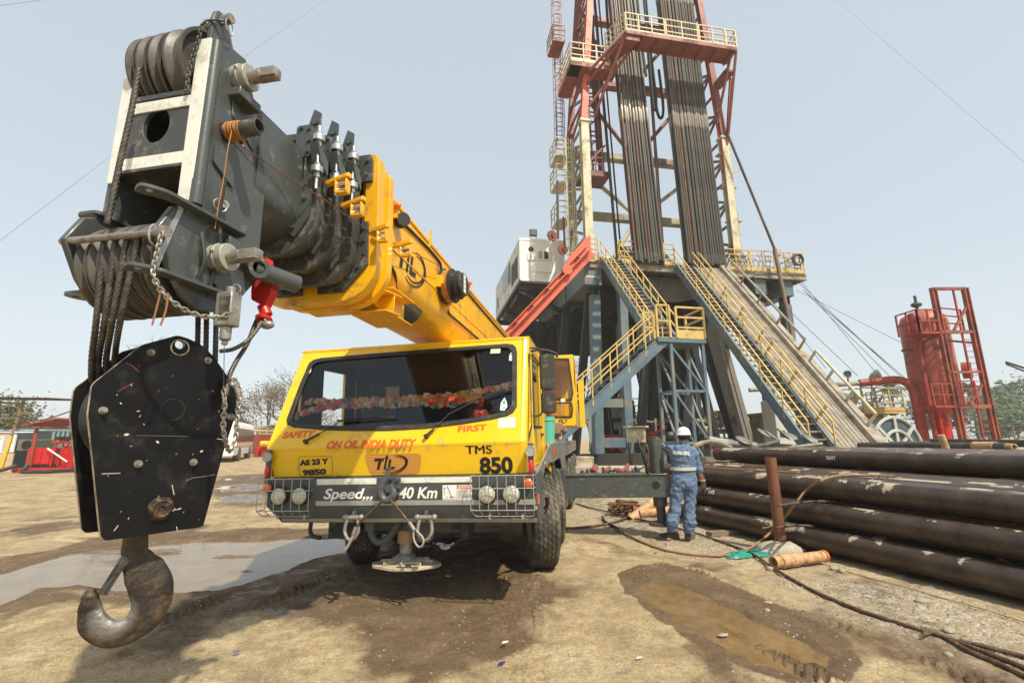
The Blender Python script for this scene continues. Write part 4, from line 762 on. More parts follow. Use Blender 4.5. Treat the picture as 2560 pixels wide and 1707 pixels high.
for sx in (1, -1): b.prism([(BX + sx * .17, 3.42), (BX + sx * .40, 3.42), (BX + sx * .415, 3.39), (BX + sx * .415, 3.22), (BX + sx * .34, 3.22), (BX + sx * .32, 3.34), (BX + sx * .25, 3.38), (BX + sx * .17, 3.38)], (0, -1.585, 0), EX, EZ, (0, .026, 0)); b.prism([(BX + sx * .36, 2.92), (BX + sx * .395, 2.92), (BX + sx * .405, 2.62), (BX + sx * .24, 2.44), (BX + sx * .06, 2.44), (BX + sx * .06, 2.50), (BX + sx * .2, 2.52), (BX + sx * .33, 2.68)], (0, -1.585, 0), EX, EZ, (0, .026, 0))
for sx in (1, -1):
    for x, z in ((.37, 2.87), (.375, 2.78), (.38, 2.69), (.34, 2.60), (.28, 2.53), (.20, 2.47), (.22, 3.40), (.30, 3.40), (.38, 3.37), (.38, 3.27)): b.bolt((BX + sx * x, -1.585, z), (0, -1, 0), .011, .016)
CH(b, 'bolted_wear_plate', M['greydk'], collar, ang=30)
# nested grey telescopic sections, each with its end collar, ears and adjusting bolts
bm_ = M['greydk']
for i, (y, hw, z0, z1) in enumerate(((-1.74, .375, 2.44, 3.36), (-1.90, .355, 2.48, 3.32), (-2.06, .335, 2.52, 3.28))):
    b = MB(); b.prism(ushape(hw, z0, z1, .24 - .01 * i, 10), (0, y, 0), EX, EZ, (0, .03, 0), holes=[ushape(hw - .10, z0 + .09, z1 - .05, .16, 10)]); b.prism(ushape(hw - .035, z0 + .035, z1 - .02, .22, 10), (0, y + .03, 0), EX, EZ, (0, .11, 0), holes=[ushape(hw - .09, z0 + .09, z1 - .06, .18, 10)])
    sec = CH(b, 'telescopic_section', bm_, ang=30, bevel=.003)
    b = MB(); b.prism(ushape(hw - .075, z0 + .10, z1 - .05, .17, 10), (0, y - .02, 0), EX, EZ, (0, 1.5, 0), holes=[ushape(hw - .085, z0 + .11, z1 - .06, .165, 10)]); CH(b, 'section_tube', M['grey'], sec, ang=30)
    b = MB()
    for sx in (1, -1):
        ex = BX + sx * (hw - .10)
        b.prism([(ex - .06, z1 - .03), (ex + .045, z1 - .03), (ex + .045, z1 + .17), (ex - .0, z1 + .20), (ex - .03, z1 + .10)], (0, y + .06, 0), EX, EZ, (0, .014, 0)); b.tube((ex + .012, y + .05, z1 + .11), (ex + .012, y + .08, z1 + .11), .022, 12)
        b.prism(round_poly([(ex - .05, z1 - .18), (ex + .05, z1 - .18), (ex + .05, z1 + .03), (ex - .05, z1 + .03)], .025), (0, y - .022, 0), EX, EZ, (0, .024, 0))
        for dx, dz in ((.03, -.0), (.035, -.08), (-.02, .01), (.03, -.15)): b.bolt((ex + dx, y - .022, z1 + dz), (0, -1, 0), .010, .014)
        q = round_poly([(BX + sx * (hw - .02), z0 + .44), (BX + sx * (hw - .10), z0 + .44), (BX + sx * (hw - .13), z0 + .28), (BX + sx * (hw - .20), z0 + .15), (BX + sx * (hw - .12), z0 + .085), (BX + sx * (hw - .04), z0 + .2)], .015)
        b.prism(q, (0, y - .018, 0), EX, EZ, (0, .02, 0))
        for k in range(4): b.bolt((BX + sx * (hw - .07 - .02 * k * (k > 1)), y - .018, z0 + .40 - .085 * k), (0, -1, 0), .010, .014)
    CH(b, 'ear_plate', M['grey'], sec, ang=30)
    b = MB(); xx = BX + hw + .005
    for z in (z1 - .10, z1 - .30): b.tube((xx, y - .03, z), (xx, y - .03, z + .035), .034, 16); b.tube((xx, y - .03, z - .03), (xx, y - .03, z + .0), .018, 6); b.tube((xx, y - .03, z + .035), (xx, y - .03, z + .06), .018, 6)
    b.tube((xx, y - .03, z1 - .40), (xx, y - .03, z1 + .0), .010, 10); st = CH(b, 'adjusting_bolt', M['chrome'], sec)
    b = MB(); b.prism([(y - .06, z1 - .12), (y + .05, z1 - .19), (y + .05, z1 - .28), (y - .03, z1 - .22)], (xx - .04, 0, 0), EY, EZ, (.06, 0, 0)); CH(b, 'bolt_bracket', M['grey'], sec, bevel=.003)
b = MB(); b.prism(ushape(.235, 2.60, 3.18, .17, 10), (0, -2.42, 0), EX, EZ, (0, .8, 0)); inner_ = CH(b, 'innermost_section', M['grey'], ang=30)
# rope guide arms on the right side
def arm(y, z, x0=BX + .33, L=.17):
    b = MB(); b.bar((x0, y - .05, z), (x0 + L, y - .09, z + .012), .03, .028); b.bar((x0 + L * .3, y - .09, z - .012), (x0 + L, y - .12, z - .004), .012, .02); b.box((x0 + L * .62, y - .11, z - .075), (.008, .05, .075)); b.box((x0 + L * 1.0, y - .11, z - .07), (.008, .05, .075)); b.bx(x0 + L * .6, x0 + L * 1.02, y - .13, y - .09, z - .115, z - .107)
    g = CH(b, 'cable_guide_arm', M['boomyel'], base, bevel=.002); b = MB()
    for dz in (-.05, -.09): b.tube((x0 + L * .62, y - .11, z + dz), (x0 + L * 1.0, y - .11, z + dz), .010, 10)
    CH(b, 'guide_roller', M['chrome'], g)
arm(-1.92, 2.98); arm(-1.74, 2.93); arm(-1.50, 2.86, BX + .40, .15); arm(-1.08, 2.93, BX + .345, .2)
# box under the collar, side box stub, lamps, cable reel, emblem
b = MB(); b.chan((BX + .20, -1.16, 2.47), (BX + .44, -1.22, 2.45), .17, .15, .012); b.bx(BX - .34, BX + .1, -1.22, -.95, 2.47, 2.61); CH(b, 'rest_bracket', M['boomyel'], base, bevel=.004)
b = MB(); b.prism([(-1.29, 2.60), (-1.12, 2.56), (-.74, 2.58), (-.74, 2.40), (-1.1, 2.385), (-1.29, 2.46)], (BX + .30, 0, 0), EY, EZ, (.012, 0, 0)); b.bx(BX + .1, BX + .42, -1.20, -.78, 2.575, 2.588); b.bx(BX + .1, BX + .40, -1.20, -.78, 2.39, 2.402); CH(b, 'channel_bracket', M['boomyel'], base, bevel=.003)
for (y, z, x) in ((-1.20, 3.50, BX + .30), (-1.10, 3.28, BX + .37), (1.15, 3.40, BX + .36)):
    b = MB(); b.box((x, y, z - .05), (.05, .02, .09)); l = CH(b, 'lamp_bracket', M['boomyel'], base); b = MB(); b.ball((x + .02, y - .02, z), .042, 14, 8, (1.0, .5, .62)); CH(b, 'orange_lamp', M['amber'], l)
b = MB(); b.tube((BX + .37, -1.0, 3.20), (BX + .43, -1.06, 3.19), .055, 20); CH(b, 'round_work_lamp', M['rubber'], base)
rc = V(BX + .35, .16, 3.03); b = MB(); ax = V(1, -.12, 0).normalized()
b.lathe([(.05, -.02), (.05, .02), (.175, .03), (.19, .03), (.19, .045), (.175, .05), (.165, .055), (.165, .115), (.18, .12), (.18, .13), (.135, .135), (.135, .18), (.15, .185), (.15, .192), (.125, .195), (.125, .235), (.118, .245), (.0, .245)], rc, ax, 36)
for i in range(10): a = 2 * math.pi * i / 10; x_, y_, d_ = frame_of(ax); b.bolt(rc + d_ * .185 + x_ * (.142 * math.cos(a)) + y_ * (.142 * math.sin(a)), ax, .006, .012)
reel = CH(b, 'cable_reel', M['rubber'], base, ang=30)
b = MB(); b.lathe([(.10, .052), (.172, .052), (.172, .118), (.10, .118)], rc, ax, 36); CH(b, 'cable_winding', mat('brown_tape', (.42, .17, .035), .5, var=.2, sc=20), reel)
b = MB(); x_, y_, d_ = frame_of(ax)
for k in range(4): b.box(rc + d_ * .247 + V(0, 0, .08 - k * .05), (.004, .075, .042))
CH(b, 'reel_label', M['sign'], reel)
b = MB(); b.bx(BX + .34, BX + .40, -.05, .06, 2.97, 3.09); b.bx(BX + .36, BX + .42, -.04, .10, 3.0, 3.08); CH(b, 'reel_bracket', M['boomyel'], reel, bevel=.003)
b = MB()
for pts in (((-1.1, 3.22), (-.6, 3.26), (0, 3.27), (.1, 3.21)), ((.3, 3.26), (.9, 3.28), (1.8, 3.27), (4, 3.26)), ((-1.25, 2.80), (-1.05, 2.76), (-.90, 2.70), (-.86, 2.64)), ((.3, 2.83), (.4, 2.80), (.9, 2.80), (3, 2.79))):
    b.path(smooth([(BX + .355 - (.05 if z < 2.72 else 0), y, z) for y, z in pts]), .012, 8)
CH(b, 'side_cable', M['rubber'], base)
b = MB(); b.tube((BX + .34, .22, 2.86), (BX + .40, .20, 2.86), .035, 16); b.bx(BX + .34, BX + .36, .16, .30, 2.80, 2.92); CH(b, 'cable_clamp', M['boomyel'], base)
emblem(V(BX + .3475, -.74, 2.86), V(0, 1, .05).normalized(), EZ, .20, M['black'], base, d=.002)
b = MB(); b.bar((BX + .35, -.25, 3.30), (BX + .36, -.25, 3.47), .02); b.bar((BX + .35, .95, 3.05), (BX + .37, .95, 3.40), .03, .012); CH(b, 'small_bracket', M['boomyel'], base)
# ---- head -------------------------------------------------------------------------------------------
XRr, XLl = BX + .195, BX - .20
side_o = [(-2.745, 2.44), (-2.73, 3.26), (-2.69, 3.31), (-2.55, 3.335), (-2.46, 3.14), (-2.34, 2.85), (-2.34, 2.26), (-2.41, 2.17), (-2.50, 2.05), (-2.66, 2.02), (-2.74, 2.06), (-2.81, 2.14), (-2.885, 2.285), (-2.83, 2.40)]
b = MB(); b.prism(side_o, (XRr, 0, 0), EY, EZ, (.03, 0, 0), holes=[circ(.018, 12, -2.53, 2.89), circ(.028, 12, -2.60, 2.13)])
b.prism(side_o, (XLl, 0, 0), EY, EZ, (-.03, 0, 0)); head = CH(b, 'boom_head', M['grey'], ang=30, bevel=.006)
b = MB()   # rounded front edge tubes of the side plates
b.path([(XRr + .022, -2.728, 2.46), (XRr + .022, -2.718, 3.27)], .026, 14)
CH(b, 'head_edge', M['grey'], head)
b = MB(); b.bx(XRr - .045, XRr + .022, -2.752, -2.742, 2.47, 3.27); b.bx(XLl - .022, XLl + .035, -2.752, -2.742, 2.60, 3.13); CH(b, 'white_strip', M['white'], head, bevel=.002)
b = MB(); b.prism([(XLl + .02, 2.65), (XRr - .03, 2.65), (XRr - .03, 3.0), (XLl + .02, 3.0)], (0, -2.742, 0), EX, EZ, (0, .02, 0), holes=[[(BX - .02 + .068 * math.cos(t * math.pi / 14), 2.865 + .085 * math.sin(t * math.pi / 14)) for t in range(28)]]); b.bx(XLl, XRr, -2.75, -2.70, 2.995, 3.02); b.bx(XLl, XRr, -2.42, -2.40, 2.2, 3.1); b.bx(XLl, XRr, -2.75, -2.42, 2.64, 2.655); CH(b, 'head_face_plate', M['greydk'], head, bevel=.002)
b = MB(); b.bx(XLl + .02, XRr - .03, -2.748, -2.741, 2.935, 2.988); b.bx(XLl + .02, XRr - .03, -2.748, -2.741, 2.655, 2.712); CH(b, 'white_cross_strip', M['white'], head, bevel=.002)
def sheave(x, y, z, r, name, w_=.036, parent=head):
    b = MB(); b.lathe([(.03, -w_ * .6), (r * .35, -w_ * .6), (r * .45, -w_ * .25), (r * .84, -w_ * .25), (r * .93, -w_ * .5), (r, -w_ * .5), (r, -w_ * .36), (r * .90, -w_ * .12), (r * .90, w_ * .12), (r, w_ * .36), (r, w_ * .5), (r * .93, w_ * .5), (r * .84, w_ * .25), (r * .45, w_ * .25), (r * .35, w_ * .6), (.03, w_ * .6)], (x, y, z), EX, 48)
    return CH(b, name, M['greydk'] if name != 'black_sheave' else M['rubber'], parent, ang=28)
shv = mat('worn_sheave_nylon', (.075, .066, .055), .42, var=.25, sc=5, d=(.16, .13, .1), damt=.3, dsc=6, bump=.05)
def nsheave(x, y, z, r, w_):
    o = sheave(x, y, z, r, 'sheave', w_); o.data.materials.clear(); o.data.materials.append(shv); return o
for k, x in enumerate((-.15, -.09, -.02, .075)): nsheave(BX + x, -2.59 - .003 * k, 3.205, .21, (.045, .05, .055, .09)[k])
for k in range(6): nsheave(BX - .155 + .062 * k, -2.655, 2.21, .198, .054)
b = MB(); b.tube((XLl - .05, -2.59, 3.205), (XRr + .05, -2.59, 3.205), .03, 16); b.tube((XLl - .04, -2.655, 2.21), (XRr + .03, -2.655, 2.21), .03, 16); CH(b, 'sheave_axle', M['greydk'], head)
# top ears with the keeper bar
b = MB(); b.prism(round_poly([(-2.74, 3.27), (-2.60, 3.33), (-2.64, 3.42), (-2.67, 3.47), (-2.72, 3.46), (-2.735, 3.40)], .02), (XRr - .015, 0, 0), EY, EZ, (.02, 0, 0)); b.prism(round_poly([(-2.70, 3.25), (-2.56, 3.30), (-2.60, 3.42), (-2.66, 3.44), (-2.69, 3.38)], .02), (XLl - .0, 0, 0), EY, EZ, (.02, 0, 0)); CH(b, 'keeper_ear', M['grey'], head, bevel=.003)
b = MB(); b.tube((XLl - .03, -2.66, 3.395), (XRr + .05, -2.69, 3.425), .0145, 14); b.tube((XRr + .02, -2.69, 3.425), (XRr + .06, -2.692, 3.427), .022, 12); CH(b, 'keeper_bar', M['steel'], head)
b = MB(); b.tube((XLl - .045, -2.86, 2.285), (XRr + .06, -2.88, 2.265), .014, 14); b.tube((XRr + .03, -2.88, 2.268), (XRr + .075, -2.885, 2.262), .023, 12); CH(b, 'rope_keeper_bar', M['steel'], head)
# bracket ears on the lower nose
b = MB()
for z in (2.415, 2.105): b.prism(round_poly([(XRr - .05, -2.93), (XRr + .02, -2.97), (XRr + .07, -2.90), (XRr + .09, -2.50), (XRr + .03, -2.48), (XRr + .02, -2.85)], .025), (0, 0, z), EX, EY, (0, 0, .014), holes=[circ(.014, 12, XRr + .015, -2.925)]); b.prism(round_poly([(XLl + .02, -2.80), (XLl - .09, -2.80), (XLl - .10, -2.74), (XLl - .02, -2.60), (XLl + .02, -2.60)], .03), (0, 0, z + (.02 if z > 2.3 else -.02)), EX, EY, (0, 0, .014), holes=[circ(.014, 12, XLl - .06, -2.765)])
CH(b, 'bracket_ear', M['grey'], head, bevel=.003)
b = MB(); b.bar((XRr + .03, -2.88, 2.11), (XRr + .03, -2.80, 2.41), .012, .02); CH(b, 'weld_bead', M['galv'], head)
# pins, stub pipes and boxes on the right side
def bigpin(y, z, r=.06):
    b = MB(); b.tube((XRr + .02, y, z), (XRr + .10, y, z), r, 28); b.tube((XRr + .055, y, z), (XRr + .065, y, z), r * 1.07, 28); b.bolt((XRr + .065, y - r, z + .01), (0, -1, 0), .007, .012); b.bolt((XRr + .06, y + r * .8, z - .05), (.6, .6, 0), .007, .012)
    h = CH(b, 'pin_boss', mat('pale_boss_steel', (.40, .39, .34), .45, .3, var=.15, sc=12, d=(.2, .17, .12), damt=.35, dsc=14, bump=.1), head, bevel=.004)
    b = MB(); b.tube((XRr + .10, y, z), (XRr + .16, y, z), r * .52, 20); b.prism(round_poly([(XRr + .14, z - .028), (XRr + .24, z - .028), (XRr + .25, z + .022), (XRr + .14, z + .028)], .012), (0, y - .012, 0), EX, EZ, (0, .024, 0), holes=[circ(.010, 12, XRr + .215, z)]); b.box((XRr + .19, y, z), (.10, .05, .045)); CH(b, 'flat_ended_pin', M['steel'], h, bevel=.004)
bigpin(-2.585, 3.19); bigpin(-2.60, 2.27)
b = MB(); b.box((XRr + .055, -2.565, 3.085), (.075, .14, .045)); b.box((XRr + .04, -2.52, 2.36), (.06, .12, .05)); b.prism([(-2.62, 3.06), (-2.50, 3.0), (-2.44, 2.88), (-2.60, 2.98)], (XRr + .03, 0, 0), EY, EZ, (.01, 0, 0)); b.prism(round_poly([(-2.68, 2.79), (-2.64, 2.80), (-2.56, 2.69), (-2.56, 2.63), (-2.68, 2.69)], .008), (XRr + .03, 0, 0), EY, EZ, (.012, 0, 0)); CH(b, 'side_block', M['grey'], head, bevel=.005)
b = MB(); b.tube((XRr + .02, -2.62, 2.875), (XRr + .20, -2.62, 2.885), .036, 24, hole=.03); b.tube((XRr + .02, -2.62, 2.875), (XRr + .03, -2.62, 2.875), .045, 20, hole=.034); CH(b, 'stub_pipe', M['greydk'], head)
b = MB()
for k in range(9): b.torus((XRr + .045 + .0085 * k, -2.62, 2.877), (1, .06 * math.sin(k), .02), .038 + .003 * (k % 2), .0032, 20, 6)
lead = [(XRr + .09, -2.655, 2.85), (XRr + .085, -2.66, 2.75), (XRr + .075, -2.655, 2.6), (XRr + .07, -2.66, 2.48), (XRr + .065, -2.66, 2.38)]
b.path(smooth(lead), .0024, 6); CH(b, 'orange_cord', mat('orange_cord', (.42, .17, .04), .6, var=.2, sc=30, bump=0), head)
b = MB(); b.path(smooth([(XRr + .075, -2.645, 2.62), (XRr + .06, -2.64, 2.45), (XRr + .06, -2.62, 2.32), (XRr + .03, -2.62, 2.12), (XRr + .0, -2.64, 2.0)]), .008, 8); b.path(smooth([(XRr + .05, -2.71, 2.34), (XRr + .07, -2.70, 2.22), (XRr + .05, -2.70, 2.14)]), .009, 8); CH(b, 'black_cable', M['rubber'], head)
b = MB(); b.tube((XRr + .02, -2.38, 2.30), (XRr + .10, -2.42, 2.29), .05, 20, hole=.03); b.tube((XRr + .05, -2.40, 2.295), (XRr + .15, -2.20, 2.275), .046, 24, hole=.038); CH(b, 'corner_pipe', M['grey'], head)
b = MB(); b.tube((XRr + .03, -2.60, 2.52), (XRr + .065, -2.62, 2.515), .018, 14); b.torus((XRr + .06, -2.64, 2.50), (.9, -.3, 0), .028, .003, 18, 5); CH(b, 'lynch_pin', M['steel'], head)
# chains
def chain(name, pts, m, parent=None, r=.0032, l=.026, fr=True):
    P = resample(smooth(pts), max(3, int(sum((V(pts[i + 1]) - V(pts[i])).length for i in range(len(pts) - 1)) / (l * .62)))); b = MB()
    for i in range(len(P) - 1):
        c = (P[i] + P[i + 1]) / 2; d = (P[i + 1] - P[i]).normalized(); x, y, _ = frame_of(d); n_ = x if i % 2 else y
        b.torus(c, n_, l * .30, r, 10, 5, sx=1.75, xd=d)
    o = b.build(name, m, parent); return o
chain('keeper_chain', [(XRr + .075, -2.905, 2.25), (XRr + .07, -2.91, 2.15), (XRr + .07, -2.91, 2.08), (XRr + .10, -2.88, 2.01), (XRr + .16, -2.82, 1.955), (XRr + .22, -2.76, 1.95), (XRr + .26, -2.72, 1.99)], M['steel'], head)
chain('upper_keeper_chain', [(XRr + .05, -2.70, 3.40), (XRr - .01, -2.76, 3.35), (XRr - .03, -2.765, 3.25), (XRr - .05, -2.77, 3.10), (XRr - .055, -2.765, 3.0)], M['greydk'], head)
b = MB(); b.torus((XRr + .06, -2.70, 3.37), (1, .3, 0), .035, .003, 18, 5); b.torus((XRr + .06, -2.915, 2.235), (1, .2, 0), .04, .0035, 18, 5, sx=.8); CH(b, 'wire_ring', M['chrome'], head)
b = MB(); b.path(smooth([(XRr + .09, -2.89, 2.03), (XRr + .075, -2.885, 1.96), (XRr + .06, -2.88, 1.90)]), .0035, 6); b.path(smooth([(XRr + .11, -2.88, 2.02), (XRr + .10, -2.87, 1.96), (XRr + .085, -2.87, 1.90)]), .0035, 6); CH(b, 'frayed_string', mat('brown_twine', (.34, .16, .09), .8, bump=0), head)
# overload switch box and red wedge socket hanging below the head
q = H(570, 775, 'y', -2.62); b = MB(); b.box(q, (.075, .06, .145)); b.tube(q + V(0, 0, -.07), q + V(0, 0, -.13), .022, 12); b.tube(q + V(0, 0, -.13), q + V(0, 0, -.15), .012, 10); b.tube(q + V(.005, 0, .07), q + V(.005, 0, .10), .02, 12); sw = CH(b, 'limit_switch_box', M['steel'], head, bevel=.006)
b = MB(); b.box(q + V(.008, -.0305, .0), (.05, .002, .10)); CH(b, 'rating_plate', M['plastic'], sw); b = MB(); b.torus(q + V(.03, 0, .09), (0, 1, .3), .02, .003, 16, 5); CH(b, 'split_ring', M['chrome'], sw)
q = H(655, 718, 'y', -2.30); ax = V(.05, 0, -1)
b = MB(); b.prism(round_poly([(-.045, .10), (-.02, .16), (.012, .16), (.02, .06), (.055, .04), (.05, -.03), (.02, -.10), (-.055, -.06), (-.06, .0)], .012), q, EX, EZ, (0, .05, 0)); b.tube(q + V(-.005, .025, -.09), q + V(.02, .025, -.14), .028, 14); b.torus(q + V(.01, .02, -.16), (0, .4, 1), .03, .012, 16, 6); ws_ = CH(b, 'rope_socket', M['redbright'], head, bevel=.006)
b = MB(); b.ball(q + V(.03, .02, -.19), .028, 10, 7, (1.3, 1, .8)); CH(b, 'rope_clip', M['steel'], ws_)
# anti two-block cable along the boom
b = MB(); pts = [H(575, 345, 'y', -2.60), H(700, 430, 'y', -2.3), H(812, 500, 'y', -2.02), H(860, 535, 'y', -1.86), H(915, 572, 'y', -1.6), H(993, 612, 'y', -1.15), H(1100, 665, 'y', -.1)]; b.path(pts, .0035, 6); b.ball(H(795, 492, 'y', -2.04), .018, 8, 6); CH(b, 'boom_length_cable', mat('brown_cable', (.2, .085, .03), .5, bump=0), base)
# ================================================================ HOOK BLOCK and hoist ropes
def phit(px, py, p0, n): d = ray(px, py); n = V(n); return EYEV + d * ((V(p0) - EYEV).dot(n) / d.dot(n))
hB = V(math.cos(R(54)), math.sin(R(54)), 0); nB = V(math.sin(R(54)), -math.cos(R(54)), 0)
pB = at(228, 990, 1.70)
block = thing('hook_block', 'big black chipped hook block hanging in front of the crane on four wire ropes', 'hook block', loc=tuple(pB))
def c4(x, y): return (x / 1.823 + 120, y / 1.823 + 800)
front = [(590, 69), (640, 84), (700, 113), (755, 165), (820, 258), (865, 345), (856, 430), (800, 600), (708, 937), (690, 945), (258, 1005), (240, 985), (183, 430), (200, 300), (215, 282), (430, 112)]
def uvp(x, y, off=0): p = phit(*c4(x, y), pB + nB * off, nB) - pB; return (p.dot(hB), p.z)
fo = round_poly([uvp(*q) for q in front], .012, 3)
hole = uvp(602, 112); plate_c = uvp(512, 865)
TH = .024; SEP = .245
for off, nm in ((0, 'front_side_plate'), (-SEP, 'rear_side_plate')):
    b = MB(); b.prism(fo, nB * (off - TH), hB, EZ, nB * TH, holes=[circ(.018, 18, *hole)]); q = b.build(nm, M['blackpaint'], block, bevel=.004, ang=30)
    q.data.materials.append(M['edge'])
    for f in q.data.polygons:
        if abs(f.normal.dot(nB)) < .5: f.material_index = 1
    if off == 0: fplate = q
def fp(x, y, d=0): u, v = uvp(x, y); return hB * u + EZ * v + nB * d
for i, (x, y) in enumerate(((468, 148), (728, 184), (250, 412), (832, 440), (410, 655), (662, 647))):
    c = fp(x, y); b = MB(); b.tube(c, c + nB * .006, .014, 20); b.tube(c + nB * .005, c + nB * .016, .0105, 6); b.tube(c + nB * .012, c + nB * .026, .0065, 12); b.build('through_bolt', M['steel'], block)
    b = MB(); b.tube(c - nB * SEP, c, .009, 10); b.build('spacer_rod', M['steel'], block)
c = fp(512, 858); b = MB(); b.lathe([(.042, 0), (.042, .006), (.036, .018), (.030, .022), (.026, .018), (.012, .018), (.010, .012), (0, .012)], c, nB, 28); b.torus(c + nB * .002, nB, .04, .005, 28, 6); b.build('crosshead_pin', mat('rusty_pin', (.045, .03, .02), .5, .3, var=.5, sc=40, d=(.22, .14, .08), damt=.35, dsc=40, bump=.4), block)
c = fp(568, 408); b = MB(); b.torus(c + nB * .0005, nB, .042, .0015, 36, 5); b.build('scribed_ring', M['rubber'], block)
c = fp(602, 125); b = MB(); b.torus(c, nB, .032, .003, 30, 6); b.build('worn_boss', M['edge'], block)
random.seed(3); b = MB()   # chips in the paint, down to the bright primer
for i in range(40):
    x, y = random.uniform(250, 790), random.uniform(150, 930)
    if x > 790 - max(0, (y - 430)) * .16 or y < 300 - (x - 200) * .55: continue
    c = fp(x, y, .0004); L = random.choice([.0025, .002, .003, .004, .007]) * random.uniform(.6, 1.3); a = random.uniform(-.9, 1.6); w_ = L * random.uniform(.2, .6)
    u = hB * math.cos(a) + EZ * math.sin(a); v = hB * -math.sin(a) + EZ * math.cos(a); b.prism([(-L, 0), (-L * .4, w_), (L * .5, w_ * .8), (L, w_ * .1), (L * .3, -w_ * .7), (-L * .5, -w_ * .5)], c, u, v, nB * .0004)
for (x0, y0), (x1, y1) in (((245, 700), (330, 697)), ((595, 858), (608, 856)), ((570, 865), (605, 860)), ((300, 960), (320, 935)), ((565, 750), (575, 795)), ((770, 540), (800, 545)), ((585, 940), (590, 958))):
    p, q = fp(x0, y0, .0004), fp(x1, y1, .0004); b.bar(p, q, .0022, .0008, nB)
b.build('paint_chips', mat('bare_primer', (.62, .54, .42), .7, var=.3, sc=60, bump=0), block, smooth_=False)
b = MB(); p = [fp(*q, .0004) for q in ((628, 733), (660, 718), (700, 714), (760, 703))]; b.path(p, .0008, 5); p = [fp(*q, .0004) for q in ((225, 640), (400, 525), (560, 528), (640, 530))][1:]; b.path(p, .0005, 5); b.build('scratches', M['galv'], block)
b = MB()
for (x0, y0), (x1, y1) in (((355, 195), (385, 208)), ((375, 200), (415, 235)), ((318, 325), (390, 285)), ((410, 200), (420, 212)), ((498, 330), (510, 318))): b.bar(fp(x0, y0, .0004), fp(x1, y1, .0004), .003, .0006, nB)
b.build('red_scrapes', mat('red_scrape', (.18, .02, .015), .6, bump=0), block)
for k in range(4): # sheaves inside
    c = fp(520, 430) - nB * (.045 + .045 * k); b = MB(); b.lathe([(.02, -.014), (.19, -.014), (.21, -.017), (.212, -.012), (.19, 0), (.212, .012), (.21, .017), (.19, .014), (.02, .014)], c, nB, 44); b.build('block_sheave', M['rubber'], block, ang=28)
b = MB(); c = fp(470, 880); b.box(c - nB * SEP / 2 + V(0, 0, 0), (.10, .10, .12), Matrix.Rotation(R(54), 3, 'Z')); b.build('crosshead', M['blackpaint'], block, bevel=.01)
# hook
cH = phit(*c4(398, 985), pB - nB * (SEP / 2), nB); hz = R(36); hH = V(math.cos(hz), math.sin(hz), 0); nH = V(math.sin(hz), -math.cos(hz), 0)
cl = [(402, 900, 42), (400, 985, 46), (396, 1050, 50), (412, 1100, 66), (443, 1150, 84), (470, 1212, 88), (474, 1282, 82), (440, 1352, 74), (370, 1410, 62), (286, 1430, 60), (212, 1390, 59), (192, 1318, 47), (192, 1262, 33), (194, 1232, 20), (195, 1218, 7)]
P3 = []; r3 = []
for x, y, r in cl:
    p = phit(*c4(x, y), cH, nH); P3.append(p); zc_ = (p - EYEV).dot(_f); r3.append(r / 1.823 * zc_ / F_PX)
Ps = smooth(P3, 7); rs = []
for i in range(len(r3) - 1):
    for j in range(7): t = j / 7; t = t * t * (3 - 2 * t); rs.append(r3[i] * (1 - t) + r3[i + 1] * t)
rs.append(r3[-1]); b = MB(); n = 24; vs_ = []; m_ = len(Ps)
for i in range(m_):
    t = (Ps[min(i + 1, m_ - 1)] - Ps[max(i - 1, 0)]).normalized(); s_ = nH.cross(t).normalized(); r = rs[i]
    r = r * (.93 if 14 < i < 84 else 1); w_ = min(.50 * r, .030) if i > 14 else r * .6
    if i > 77: w_ = min(r * .85, .024)
    for k in range(n):
        a = 2 * math.pi * k / n; ca, sa = math.cos(a), math.sin(a); q = 1.0 if ca > 0 else .55 + .45 * (1 + ca)   # fat inside, thin outside
        sg = lambda q: (1 if q > 0 else -1); ex = .62 if 14 < i < 77 else 1.0; vs_.append(Ps[i] + s_ * (r * sg(ca) * abs(ca) ** (.85 if ex < 1 else 1)) + nH * (w_ * sg(sa) * abs(sa) ** ex * (1.0 - .34 * ca * (1 if 14 < i < 75 else 0))))
fs = [(i * n + k, i * n + (k + 1) % n, (i + 1) * n + (k + 1) % n, (i + 1) * n + k) for i in range(m_ - 1) for k in range(n)] + [tuple(range(n)), tuple(range((m_ - 1) * n, m_ * n))[::-1]]
b.add([p - pB for p in vs_], fs)
def hook_mat():
    m = M['hook']; t = m.node_tree; N = t.nodes; L = t.links; b = N['Principled BSDF']; geo = N.new('ShaderNodeNewGeometry')   # bright where the slings have polished the bowl
    vd = N.new('ShaderNodeVectorMath'); vd.operation = 'DISTANCE'; c = phit(*c4(300, 1345), cH, nH); L.new(geo.outputs['Position'], vd.inputs[0]); vd.inputs[1].default_value = c
    r = N.new('ShaderNodeValToRGB'); e = r.color_ramp.elements; e[0].position = .030; e[0].color = (1, 1, 1, 1); e[1].position = .085; e[1].color = (0, 0, 0, 1); L.new(vd.outputs['Value'], r.inputs['Fac'])
    mx = N.new('ShaderNodeMix'); mx.data_type = 'RGBA'; L.new(r.outputs['Color'], mx.inputs['Factor']); src = b.inputs['Base Color'].links[0].from_socket; L.new(src, mx.inputs[6]); mx.inputs[7].default_value = (.34, .32, .30, 1); L.new(mx.outputs[2], b.inputs['Base Color'])
    m2 = N.new('ShaderNodeMix'); L.new(r.outputs['Color'], m2.inputs['Factor']); m2.inputs[2].default_value = .05; m2.inputs[3].default_value = .9; 
    for l in list(b.inputs['Metallic'].links): L.remove(l)
    L.new(m2.outputs[0], b.inputs['Metallic'])
hook_mat(); hk_ = b.build('hook', M['hook'], block, ang=60)
